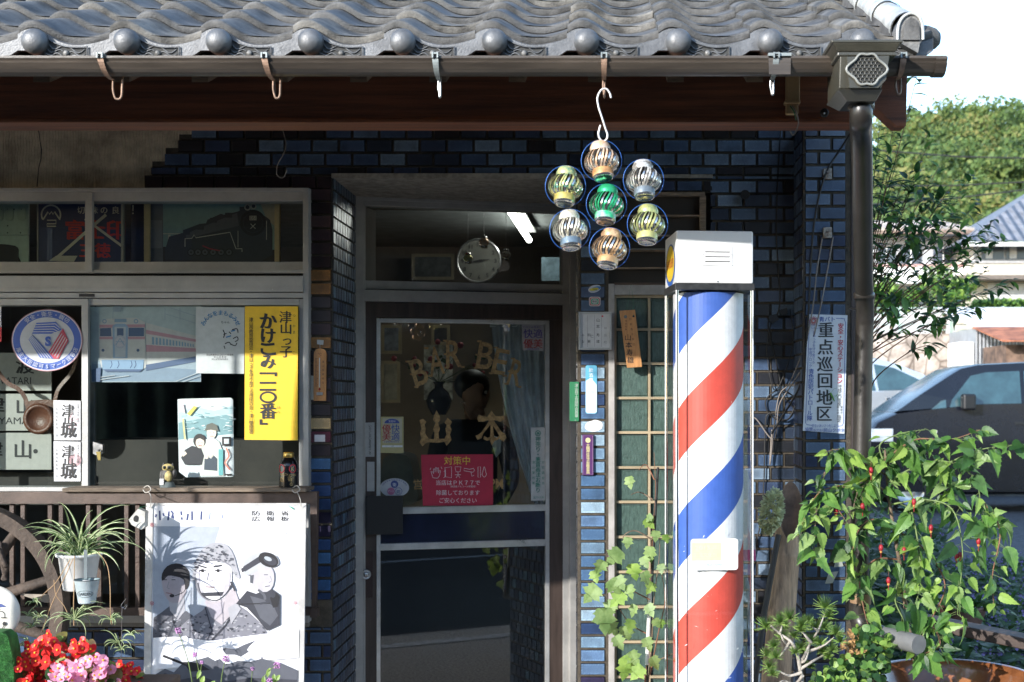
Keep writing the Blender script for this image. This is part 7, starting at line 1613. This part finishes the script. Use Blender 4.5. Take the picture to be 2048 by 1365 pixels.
# ---- pine bonsai
pn = thing('pine_bonsai', 'small pine with pale twisted branches and needle tufts at the foot of the corner pillar', 'bonsai pine', Wp(1605, 1420, -1.0)); w = MB(); nd = MB(); random.seed(6)
pbark = mat('pale_bark', (.40,.36,.31), .8, 0, .25, 40, .4, 150); nA = mat('pine_needle', (.17,.29,.06), .5, 0, .3, 60); nB = mat('pine_needle_light', (.26,.36,.10), .5, 0, .3, 60)
PB = [[(1608,1420),(1603,1360),(1598,1325),(1592,1300),(1580,1282),(1560,1268),(1542,1252)],[(1600,1330),(1612,1305),(1622,1285),(1636,1262),(1645,1240),(1652,1222)],[(1604,1345),(1580,1352),(1562,1345),(1550,1340)],[(1592,1302),(1575,1290),(1565,1278),(1560,1262)],[(1560,1268),(1564,1252)],[(1622,1285),(1608,1268),(1600,1258)],[(1612,1305),(1632,1298),(1650,1290),(1668,1275)],[(1602,1338),(1622,1325),(1645,1312),(1662,1300)],[(1636,1262),(1625,1255)],[(1605,1352),(1590,1368),(1568,1362),(1556,1368)],[(1580,1282),(1570,1300),(1560,1312)],[(1598,1325),(1610,1322),(1618,1300)]]
for pts in PB: P = spl([Wp(x,y,-1.0+random.uniform(-.03,.03)) for x,y in pts], 4, False); n_ = len(P); w.tube(P, [.0062-.0045*i/(n_-1) if pts is not PB[0] else .009-.006*i/(n_-1) for i in range(n_)], pbark, 7)
w.build('branch', pn)
for px, py, s_ in ((1532,1250,26),(1560,1240,22),(1580,1232,22),(1604,1246,20),(1600,1256,18),(1650,1210,26),(1656,1228,20),(1630,1252,22),(1648,1252,22),(1672,1262,22),(1680,1278,18),(1622,1278,18),(1640,1282,18),(1566,1272,20),(1548,1288,18),(1552,1310,20),(1534,1306,18),(1538,1330,20),(1545,1344,16),(1600,1292,18),(1610,1300,16),(1588,1268,16),(1664,1296,18),(1646,1300,16),(1568,1250,18),(1590,1300,15),(1615,1240,18),(1620,1330,14),(1656,1310,14)):
    c = Wp(px, py+6, -1.0+random.uniform(-.06,.06)); m_ = [nA, nA, nB]
    for _ in range(110):
        d_ = (Vector((0,-.35,.8))+rv(1.)).normalized(); L = s_*sc(-1)*random.uniform(.7,1.2); s2 = d_.orthogonal().normalized()*.0015; nd.add([c-s2, c+s2, c+d_*L+s2*.3, c+d_*L-s2*.3], [(0,1,2,3)], random.choice(m_))
nd.build('needles', pn)
# ---- low creeping bush at lower right and creeper with dead leaves
lb_ = thing('low_bush', 'low bush of small round yellow green leaves between the pine and the glazed bowl', 'bush', Wp(1690, 1420, -.85)); w = MB(); random.seed(14)
for _ in range(620):
    px, py = random.uniform(1625,1775), random.uniform(1258,1400)
    if py < 1345-(px-1640)*.62 and px < 1710: continue
    leaf(w, Wp(px, py, -.9+random.uniform(-.15,.2)), Vector((random.uniform(-1,1),random.uniform(-1,.3),random.uniform(-.5,1))), (random.uniform(-.4,.4),-1,.8), random.uniform(.014,.032), OVAL, random.choice((lgB,lgA,lgC,lgC)), .1, .1, 1.8)
w.build('foliage', lb_); w = MB()
dl_ = mat('dead_leaf', (.38,.22,.09), .8, 0, .3, 30)
for _ in range(90): leaf(w, Wp(random.gauss(1712,14), random.gauss(1290,14), -.85+random.uniform(-.1,.1)), rv(1), (0,-1,.3), random.uniform(.012,.024), OVAL, dl_, .6, .5, 1.2)
w.build('dead_leaves', lb_)
# ---- garden strip beyond the corner
random.seed(41)
gc_ = MB(); lav = mat('small_violet_flower', (.22,.18,.42), .7, 0, .3, 60); dg_ = leafmat('ground_cover', (.06,.11,.03), (.02,.05,.015))
for _ in range(9500):
    px = random.uniform(1690, 2120); y = random.uniform(1.3, 6.2); x = (px-VX)*(CAMY+y)/F; tall = px < 1890 and y > 2
    h_ = (.85 if tall else .30)*(1 if y < 5 else .6)*(.35+.65*random.random()); zz0 = h_*random.random()**.7
    p = Vector((x, y, .02+zz0))
    leaf(gc_, p, Vector((random.uniform(-1,1),random.uniform(-1,1),random.uniform(-.1,1))), (0,-.3,1), random.uniform(.035,.085), LANCE if random.random() < .6 else OVAL, dg_ if random.random() < .6 else random.choice((lgC, lgE)), .2, .3, 1.6)
    if random.random() < .3 and px > 1880: 
        q = p+Vector((0,0,.05)); s2 = random.uniform(.006,.012); gc_.add([q+Vector((-s2,0,0)), q+Vector((0,-.004,-s2)), q+Vector((s2,0,0)), q+Vector((0,-.004,s2))], [(0,1,2,3)], lav)
gc_.build('ground_cover', kind='stuff', org=(2.5, 3.5, 0))['label'] = 'dark green ground cover with tiny violet flowers beside the shop'
# ================================================================== background beyond the corner
random.seed(3)
def at(px, y): return Wp(px, 0, y).x
def az_(py, y): return Wp(0, py, y).z
# terrace and retaining wall
stn_ = mat('stone_wall', (.42,.36,.31), .9, 0, .3, 3, .8, 9, col2=(.22,.18,.15))
n = stn_.node_tree.nodes; l = stn_.node_tree.links
vo = n.new('ShaderNodeTexVoronoi'); vo.feature = 'DISTANCE_TO_EDGE'; vo.inputs['Scale'].default_value = 2.6; tcx = n.new('ShaderNodeTexCoord'); l.new(tcx.outputs['Object'], vo.inputs['Vector'])
rp = n.new('ShaderNodeValToRGB'); rp.color_ramp.elements[0].position = .0; rp.color_ramp.elements[0].color = (.35,.32,.3,1); rp.color_ramp.elements[1].position = .07; l.new(vo.outputs['Distance'], rp.inputs[0])
mxx = n.new('ShaderNodeMixRGB'); mxx.blend_type = 'MULTIPLY'; mxx.inputs[0].default_value = 1; bs_ = n['Principled BSDF']; src = bs_.inputs['Base Color'].links[0].from_socket; l.new(src, mxx.inputs[1]); l.new(rp.outputs[0], mxx.inputs[2]); l.new(mxx.outputs[0], bs_.inputs['Base Color'])
YW = 25.
w = MB(); w.box(-4, 30, YW, YW+.5, 0, az_(668,YW), stn_); tag(w.build('retaining_wall'), 'sunlit pale stone retaining wall behind the parked cars', 'wall')
w = MB(); w.box(-20, 60, YW+.5, 60, 0, az_(672,YW), mat('terrace_soil', (.18,.17,.10), .95, 0, .3, .6)); w.build('terrace', kind='structure')
mf = thing('mesh_fence', 'pale green mesh fence on top of the stone wall', 'fence', (at(1850,YW+.2), YW+.2, az_(668,YW)))
w = MB(); pg_ = mat('pale_green_metal', (.35,.48,.42), .5)
for i in range(12): x = at(1700,YW)+i*1.2; w = MB(); w.box(x-.03, x+.03, YW+.2, YW+.26, az_(668,YW), az_(612,YW), pg_); w.build('post', mf)
w = MB()
for j in range(5): z = az_(660-j*11,YW); w.box(at(1700,YW), at(1700,YW)+13, YW+.22, YW+.24, z, z+.02, pg_)
w.build('rails', mf)
# ---- houses
rtile = mat('grey_roof_tile', (.20,.21,.24), .5, .1, .2, 3)
wv = rtile.node_tree.nodes.new('ShaderNodeTexWave'); wv.inputs['Scale'].default_value = 1.1; wv.bands_direction = 'X'; tcy = rtile.node_tree.nodes.new('ShaderNodeTexCoord'); rtile.node_tree.links.new(tcy.outputs['Object'], wv.inputs['Vector'])
bpz = rtile.node_tree.nodes.new('ShaderNodeBump'); bpz.inputs['Distance'].default_value = .08; rtile.node_tree.links.new(wv.outputs['Fac'], bpz.inputs['Height']); rtile.node_tree.links.new(bpz.outputs[0], rtile.node_tree.nodes['Principled BSDF'].inputs['Normal'])
btile = mat('brown_pan_roof', (.42,.36,.31), .5, 0, .25, 2)
cw = mat('cream_render', (.55,.50,.42), .8, 0, .05); gwl = mat('grey_render', (.42,.42,.44), .8, 0, .08); wdk = mat('far_window', (.05,.06,.08), .15, 0, .4, .8); wl2 = mat('far_curtain', (.5,.5,.52), .6)
YA = 33.
ha = thing('far_house', 'cream house with grey tiled hip roof and wide dark window at the right edge', 'house', (at(2040,YA), YA, 3))
X0_, X1_ = at(1948,YA), at(1948,YA)+9
w = MB(); w.box(X0_, X1_, YA, YA+7, 0, az_(486,YA), cw); w.box(X0_-.02, X1_, YA-.03, YA+.0, az_(520,YA), az_(486,YA), gwl); w.box(X0_-.7, X1_+.5, YA-.9, YA-.01, az_(556,YA)-.12, az_(556,YA), mat('dark_canopy', (.16,.13,.11), .6)); w.box(X0_-.3, X1_, YA-.05, YA-.031, az_(527,YA), az_(520,YA), gwl); w.build('wall', ha)
w = MB(); xo, zo = at(1925,YA-.8), az_(483,YA-.8); ap = (at(2110,YA+3.5), az_(352,YA+3.5))
w.add([(xo,YA-.8,zo),(X1_+3,YA-.8,zo),(X1_,YA+3.5,ap[1]),(ap[0],YA+3.5,ap[1]),(xo,YA+7.8,zo)], [(0,1,2,3),(0,3,4)], rtile); w.box(xo, X1_+3, YA-.82, YA-.7, zo-.14, zo-.02, mat('white_fascia', (.7,.7,.7), .6)); w.build('roof', ha)
for a, b, c_, d in ((1962,2006,492,520),(2010,2060,492,520)):
    w = MB(); w.box(at(a,YA), at(b,YA), YA-.06, YA-.031, az_(d,YA), az_(c_,YA), wdk); o = w.build('window', ha); w = MB(); w.box(at(a+ 8,YA), at(a+22,YA), YA-.07, YA-.061, az_(d-2,YA), az_(c_+3,YA), wl2); w.build('curtain', o) ; o.location = o.location
w = MB(); w.box(at(1975,YA), at(2060,YA), YA-.06, YA-.001, az_(604,YA), az_(566,YA), wl2); o = w.build('window', ha)
w = MB(); w.box(at(1990,YA), at(1993,YA), YA-.07, YA-.061, az_(604,YA), az_(566,YA), gwl); w.build('mullion', o)
YB2 = 35.
hb_ = thing('far_house', 'long pale house with brown pan tiled roof and balcony behind the tall shrub', 'house', (at(1820,YB2), YB2, 3))
w = MB(); xa_, xb_ = at(1640,YB2), at(1930,YB2); w.box(xa_, xb_, YB2, YB2+6, 0, az_(472,YB2), gwl); w.box(xa_, xb_+.6, YB2-.9, YB2-.0, az_(572,YB2), az_(540,YB2), white); w.box(xa_, xb_+.6, YB2-.92, YB2-.88, az_(540,YB2)-.0, az_(535,YB2), mat('rail_pink', (.5,.3,.28), .6)); w.build('wall', hb_)
w = MB(); w.add([(xa_-.5,YB2-.8,az_(468,YB2)),(xb_+.7,YB2-.8,az_(468,YB2)),(xb_+.2,YB2+3,az_(420,YB2)),(xa_-.5,YB2+3,az_(420,YB2)),(xb_+.7,YB2+6,az_(468,YB2))], [(0,1,2,3),(1,4,2)], btile); w.box(xa_-.5, xb_+.7, YB2-.82, YB2-.72, az_(475,YB2), az_(468,YB2), mat('brown_fascia', (.2,.14,.11), .6))
for i in range(26): x = xa_+i*(xb_-xa_)/25; w.tube([(x,YB2-.8,az_(467,YB2)),(x,YB2+3,az_(419,YB2))], .07, btile, 6)
w.build('roof', hb_)
for a, b in ((1755,1790),(1800,1842),(1866,1905)):
    w = MB(); w.box(at(a,YB2), at(b,YB2), YB2-.05, YB2-.001, az_(533,YB2), az_(494,YB2), wdk); o = w.build('window', hb_); w = MB(); w.box(at((a+b)/2-1,YB2), at((a+b)/2+1,YB2), YB2-.06, YB2-.051, az_(533,YB2), az_(494,YB2), white); w.build('mullion', o)
# distant third house with dark openings low down
w = MB(); w.box(at(1760,YB2), at(1850,YB2), YB2-.06, YB2-.001, az_(610,YB2), az_(585,YB2), wdk); w.build('window', hb_)
# ---- sheds
YS = 22.5
sd2 = thing('white_roof_shed', 'shed with bright white lean-to roof and grey corrugated front beyond the van', 'shed', (at(2010,YS), YS, 0))
cor = mat('corrugated_grey', (.34,.35,.37), .5, .3, .1, 5); wn = cor.node_tree.nodes.new('ShaderNodeTexWave'); wn.inputs['Scale'].default_value = 4; tcz = cor.node_tree.nodes.new('ShaderNodeTexCoord'); cor.node_tree.links.new(tcz.outputs['Object'], wn.inputs['Vector']); bz = cor.node_tree.nodes.new('ShaderNodeBump'); bz.inputs['Distance'].default_value = .04; cor.node_tree.links.new(wn.outputs['Fac'], bz.inputs['Height']); cor.node_tree.links.new(bz.outputs[0], cor.node_tree.nodes['Principled BSDF'].inputs['Normal'])
w = MB(); w.box(at(1952,YS), at(2200,YS), YS, YS+2.2, 0, az_(656,YS), cor); w.box(at(1920,YS), at(1950,YS), YS+.1, YS+1, 0, az_(684,YS), white); w.build('wall', sd2)
w = MB(); w.hexa([(at(1946,YS)-.1,YS-.5,az_(660,YS)),(at(2200,YS),YS-.5,az_(660,YS)),(at(2200,YS),YS-.5,az_(657,YS)),(at(1946,YS)-.1,YS-.5,az_(657,YS)),(at(1946,YS)-.1,YS+2.6,az_(618,YS+2.6)),(at(2200,YS),YS+2.6,az_(618,YS+2.6)),(at(2200,YS),YS+2.6,az_(615,YS+2.6)),(at(1946,YS)-.1,YS+2.6,az_(615,YS+2.6))], white); w.build('roof', sd2)
rs = thing('rusty_roof_shed', 'low brown shed with rusty red metal roof at the right edge', 'shed', (at(2030,21), 21, 0)); YR2 = 20.5
w = MB(); w.box(at(2012,YR2), at(2200,YR2), YR2, YR2+1.6, 0, az_(690,YR2), mat('brown_boards', (.16,.10,.07), .8, 0, .4, 5)); w.build('wall', rs)
w = MB(); rst2 = mat('rusty_sheet', (.38,.14,.07), .8, 0, .4, 4, col2=(.20,.07,.035)); w.hexa([(at(1990,YR2),YR2-.5,az_(684,YR2-.5)),(at(2200,YR2),YR2-.5,az_(684,YR2-.5)),(at(2200,YR2),YR2-.5,az_(681,YR2-.5)),(at(1990,YR2),YR2-.5,az_(681,YR2-.5)),(at(1984,YR2),YR2+1.4,az_(657,YR2+1.4)),(at(2200,YR2),YR2+1.4,az_(657,YR2+1.4)),(at(2200,YR2),YR2+1.4,az_(654,YR2+1.4)),(at(1984,YR2),YR2+1.4,az_(654,YR2+1.4))], rst2); w.build('roof', rs)
# hedge on terrace
hg = MB()
for _ in range(3000): p = Vector((random.uniform(at(1940,30), at(2100,30)), 29.6+random.uniform(-.3,.3), random.uniform(az_(626,30), az_(604,30)))); s_ = random.uniform(.04,.09); a = rv(1).normalized(); b_ = a.orthogonal().normalized(); hg.add([p, p+a*s_, p+(a+b_)*s_, p+b_*s_], [(0,1,2,3)], random.choice((lgA,lgB,lgC)))
tag(hg.build('hedge'), 'clipped green hedge below the cream house', 'hedge')
# garden trees beside fence
def tree(name, lab, x, y, z, h_, r_, n_, mats, group=None, leaf_s=.12, seed=1):
    rg_ = random.Random(seed); o = thing(name, lab, 'tree', (x, y, z), group); w = MB(); w.tube([(x,y,z),(x+.05*h_,y,z+h_*.4),(x,y,z+h_*.8)], [.05*h_*.6,.035*h_*.6,.01*h_], stem_b, 8)
    cl = []
    for _ in range(int(9+r_*5)):
        a, b_ = rg_.uniform(0,6.28), math.acos(rg_.uniform(-.5,1)); q = rg_.uniform(.35,.95); cl.append((Vector((x+math.cos(a)*math.sin(b_)*r_*q, y+math.sin(a)*math.sin(b_)*r_*q, z+h_*.62+math.cos(b_)*h_*.36*q)), rg_.uniform(.22,.42)*r_))
    for c, _ in cl: w.tube([(x,y,z+h_*.45), c], [.02*h_*.4,.004*h_], stem_b, 5)
    w.build('trunk', o); w = MB()
    for _ in range(n_):
        c, cr_ = rg_.choice(cl); v = Vector((rg_.gauss(0,1),rg_.gauss(0,1),rg_.gauss(0,1))).normalized(); p = c+v*cr_*rg_.uniform(.65,1.05)*1.; a = (v+Vector((rg_.uniform(-1,1),rg_.uniform(-1,1),rg_.uniform(-1,1)))*.9).normalized(); b_ = a.orthogonal().normalized(); b_ = (Matrix.Rotation(rg_.uniform(0,6.28),3,a) @ b_); c2 = a.cross(b_); s_ = leaf_s*rg_.uniform(.6,1.4)
        w.add([p-b_*s_, p+c2*s_*.5, p+b_*s_, p-c2*s_*.5], [(0,1,2,3)], mats[int(rg_.random()*len(mats))])
    w.build('crown', o); return o
tree('garden_tree', 'small rounded garden tree in front of the long pale house', at(1885,28), 28, az_(672,25), 1.9, .9, 1800, [lgA,lgB,lgC], None, .07, 5)
tree('garden_tree', 'small dense tree behind the mesh fence just right of the downpipe', at(1780,27), 27, az_(672,25), 1.7, .8, 1600, [lgC,lgA,lgB], None, .07, 9)
# ---- utility line
ul = MB(); wm2 = mat('power_line', (.03,.03,.03), .6)
for pa, pb in (((1700,372),(2100,362)),((1700,412),(2100,374)),((1740,300),(2100,318))): ul.tube([Wp(pa[0],pa[1],44), Wp((pa[0]+pb[0])/2,(pa[1]+pb[1])/2+5,44), Wp(pb[0],pb[1],44)], .028, wm2, 5)
tag(ul.build('power_line'), 'thin power lines crossing before the wooded hill', 'wires')
# ---- wooded hill
def hz(x, y):
    u = min(1, max(0, (y-62)/60)); edge = 1/(1+math.exp(-(x-10.5)/2.6)) if x < 60 else 1
    return 2.8+23*u**.8*edge*(.9+.1*math.sin(x*.21+1))
w = MB(); nx_, ny_ = 60, 24; vs = [Vector((-30+i*3., 55+j*5., hz(-30+i*3., 55+j*5.))) for j in range(ny_) for i in range(nx_)]
w.add(vs, [(j*nx_+i, j*nx_+i+1, (j+1)*nx_+i+1, (j+1)*nx_+i) for j in range(ny_-1) for i in range(nx_-1)], mat('hill_floor', (.06,.09,.03), .95, 0, .3, .3), True); w.build('hill', kind='structure')
wd = MB(); hm_ = [leafmat('hill_leaf_a', (.10,.165,.045), (.055,.10,.025), .25, .7), leafmat('hill_leaf_b', (.17,.215,.06), (.10,.14,.035), .25, .7), leafmat('hill_leaf_c', (.05,.09,.03), (.03,.055,.018), .25, .7), leafmat('hill_leaf_d', (.22,.21,.07), (.14,.15,.045), .25, .7)]
rg_ = random.Random(77); barkm = mat('far_trunk', (.2,.17,.14), .9)
TR = []
for _ in range(520):
    y = rg_.uniform(58, 120); x = rg_.uniform(6.0, 34.0); z = hz(x, y); d = CAMY+y; px = VX+x*F/d
    if px < 1690 or px > 2140: continue
    TR.append((y, x, z))
TR.sort(); TR = TR[:210]+TR[210::2]
for y, x, z in TR:
    h_ = rg_.uniform(3.2, 6.0); r_ = h_*rg_.uniform(.36,.55); ms_ = rg_.choice(([0,1],[0,2],[1,3],[0,0,1],[2,0],[1,0])); wd.tube([(x,y,z-.3),(x,y,z+h_*.5)], .12, barkm, 4, cap=False)
    cl = [(Vector((x+rg_.uniform(-.75,.75)*r_, y+rg_.uniform(-.75,.75)*r_, z+h_*rg_.uniform(.38,.95))), r_*rg_.uniform(.26,.46)) for _ in range(15)]
    for _ in range(620):
        c, cr_ = rg_.choice(cl); v = Vector((rg_.gauss(0,1),rg_.gauss(0,1)-.3,rg_.gauss(0,1)+.35)).normalized(); p = c+v*cr_*rg_.uniform(.7,1.08); a = (v+Vector((rg_.uniform(-1,1),rg_.uniform(-1,1),rg_.uniform(-1,1)))*.8).normalized(); b_ = a.orthogonal().normalized(); c2 = a.cross(b_); s_ = rg_.uniform(.10,.26)
        wd.add([p-b_*s_, p+c2*s_*.7, p+b_*s_, p-c2*s_*.7], [(0,1,2,3)], hm_[ms_[int(rg_.random()*len(ms_))]])
o = wd.build('wooded_hillside', kind='stuff', org=(20, 80, 10)); o['label'] = 'sunlit mixed green woodland covering the distant hill'
# ---- cars
def car(name, lab, grp, o3, prof_, glassp, W_, paint, flip=False, wheels=(), mirror=None, extra=None):
    """side view outline in metres (x along, z up), body width W_ in depth; glass panes slightly proud of the inset cabin side"""
    t = thing(name, lab, 'car', o3); ox, oy, oz = o3
    body = MB(); lower, cabin = prof_
    def slab(mb, pts, y0, y1, m, inset=0.):
        P = [Vector((p[0], p[1])) for p in pts]; n_ = len(P); cx = sum(p.x for p in P)/n_; cz = sum(p.y for p in P)/n_; rings = []
        for yy, k_ in ((y0, .0), (y0+.10, 1.), (y1-.10, 1.), (y1, .0)):
            ring = []
            for p in P:
                q = p.copy()
                if k_ == 0.: q = Vector((p.x+(cx-p.x)*.02, p.y+(cz-p.y)*.05))
                yo_ = inset*max(0, (p.y-zw)/.55) if inset else 0
                yy2 = yy+yo_ if yy < (y0+y1)/2 else yy-yo_
                ring.append(Vector((ox+q.x, oy+yy2, oz+q.y)))
            rings.append(ring)
        vs = [q for r_ in rings for q in r_]; mb.add(vs, [(i*n_+j, i*n_+(j+1)%n_, (i+1)*n_+(j+1)%n_, (i+1)*n_+j) for i in range(3) for j in range(n_)], m, True); mb.add(rings[0], [tuple(range(n_))], m); mb.add(rings[-1], [tuple(range(n_-1,-1,-1))], m)
    zw = glassp['waist']
    slab(body, lower, 0, W_, paint); slab(body, cabin, .02, W_-.02, paint, inset=.12)
    bo = body.build('body', t, bevel=.012)
    for nm_, P in glassp['side']:
        w = MB(); vs = [Vector((ox+p[0], oy+.012+.12*max(0,(p[1]-zw)/.55), oz+p[1])) for p in P]; w.add(vs, [tuple(range(len(vs)))], glassp['mat']); w.build(nm_, t)
    if 'front' in glassp:
        (xa2, za2), (xb2, zb3) = glassp['front']; w = MB(); w.add([(ox+xa2-.012,oy+.12,oz+za2),(ox+xb2-.012,oy+.22,oz+zb3),(ox+xb2-.012,oy+W_-.22,oz+zb3),(ox+xa2-.012,oy+W_-.12,oz+za2)], [(0,1,2,3)], glassp['mat']); w.build('windscreen', t)
    for wx, wr in wheels:
        for yy in (.0, W_-.18):
            w = MB(); w.lathe([(wr*.62,-.0),(wr*.95,-.0),(wr,.03),(wr,.15),(wr*.95,.18),(wr*.6,.18)], (ox+wx, oy+yy-.01, oz+wr), black, 28, axis='y'); wo = w.build('wheel', t)
            w = MB(); w.lathe([(1e-5,.02),(wr*.2,.015),(wr*.62,.03),(wr*.64,.0)], (ox+wx, oy+yy-.012, oz+wr), steel, 20, axis='y'); w.build('rim', wo)
    if mirror: w = MB(); x, z = mirror; w.box(ox+x-.09, ox+x+.09, oy-.2, oy-.03, oz+z-.1, oz+z+.12, black); w.build('door_mirror', t, bevel=.03)
    for (x0, x1, z0, z1, m, nm_) in (extra or []): w = MB(); w.box(ox+x0, ox+x1, oy-.012, oy+.02, oz+z0, oz+z1, m); w.build(nm_, t, bevel=.004)
    return t
carg = mat('car_glass', (.03,.07,.08), .03, 0, .3, 2, coat=1.)
cab_ = mat('seat_reflection', (.30,.5,.5), .2)
YV = 12.6; dV = CAMY+YV; kv = dV/F; zoff = lambda py: EYE+(VY-py)*kv
vp = lambda px, py: ((px-1730)*kv, zoff(py))
van_p = mat('dark_metallic_paint', (.008,.010,.017), .25, .0, .08, 2, coat=.25, spec=.3)
low = [vp(1738,868)]+[vp(*p) for p in ((1752,845),(1790,826),(1850,818),(1960,806),(2300,800),(2330,830),(2330,990),(1740,990),(1733,930))]; cabn = [vp(*p) for p in ((1790,826),(1840,790),(1905,748),(1925,736),(1960,728),(2060,723),(2260,724),(2320,800),(2300,806),(1960,812))]
van = car('parked_van', 'dark grey metallic minivan parked side-on in the lot right of the shop', None, (at(1730,YV), YV, 0), (low, cabn), {'waist': zoff(812), 'mat': carg, 'front': (vp(1800,820), vp(1902,752)), 'side': [('side_window', [vp(*p) for p in ((1900,815),(1905,800),(1945,752),(1975,745),(2044,742),(2044,808),(1990,812))]), ('side_window', [vp(*p) for p in ((2052,742),(2180,742),(2190,806),(2052,808))]), ('side_window', [vp(*p) for p in ((1862,820),(1893,816),(1893,800),(1884,802))])]}, 1.7, van_p, wheels=((.62,.31),(3.0,.31)), mirror=(vp(1932,806)), extra=[(vp(2030,848)[0], vp(2060,848)[0], zoff(850), zoff(844), black, 'door_handle'), (vp(1863,864)[0], vp(1874,864)[0], zoff(867), zoff(861), mat('lamp_white',(.7,.7,.66),.3), 'side_lamp'), (vp(1738,888)[0], vp(1786,878)[0], zoff(884), zoff(858), mat('headlamp',(.55,.6,.65),.15,.2), 'headlight')])
w = MB(); w.box(2.6, 40, 15.8, 25, 0, .55, mat('raised_lot', (.16,.16,.155), .9, 0, .25, 3)); w.build('upper_car_park', kind='structure')
YC = 16.5; dC = CAMY+YC; kc = dC/F; zc2 = lambda py: EYE+(VY-py)*kc; cp = lambda px, py: ((px-1600)*kc, zc2(py)-.55)
sil_p = mat('silver_paint', (.50,.53,.56), .25, .5, .05, 2, coat=1.)
low = [cp(*p) for p in ((1430,800),(1500,790),(1760,782),(1850,776),(1878,768),(1905,785),(1930,815),(1935,860),(1925,893),(1430,893))]; cabn = [cp(*p) for p in ((1480,790),(1530,738),(1600,716),(1700,712),(1760,716),(1800,728),(1850,748),(1880,768),(1850,782),(1760,786))]
car('parked_car', 'silver hatchback parked beyond the dark van, half hidden by the downpipe', None, (at(1600,YC), YC, .55), (low, cabn), {'waist': zc2(782)-.55, 'mat': carg, 'side': [('side_window', [cp(*p) for p in ((1640,782),(1650,726),(1742,726),(1752,782))]), ('side_window', [cp(*p) for p in ((1758,782),(1750,728),(1790,736),(1845,762),(1855,778))])]}, 1.65, sil_p, wheels=((.35,.3),(2.1,.3)), mirror=(cp(1868,770)), extra=[(cp(1772,800)[0], cp(1800,800)[0], zc2(800)-.55, zc2(796)-.55, steel, 'door_handle')])
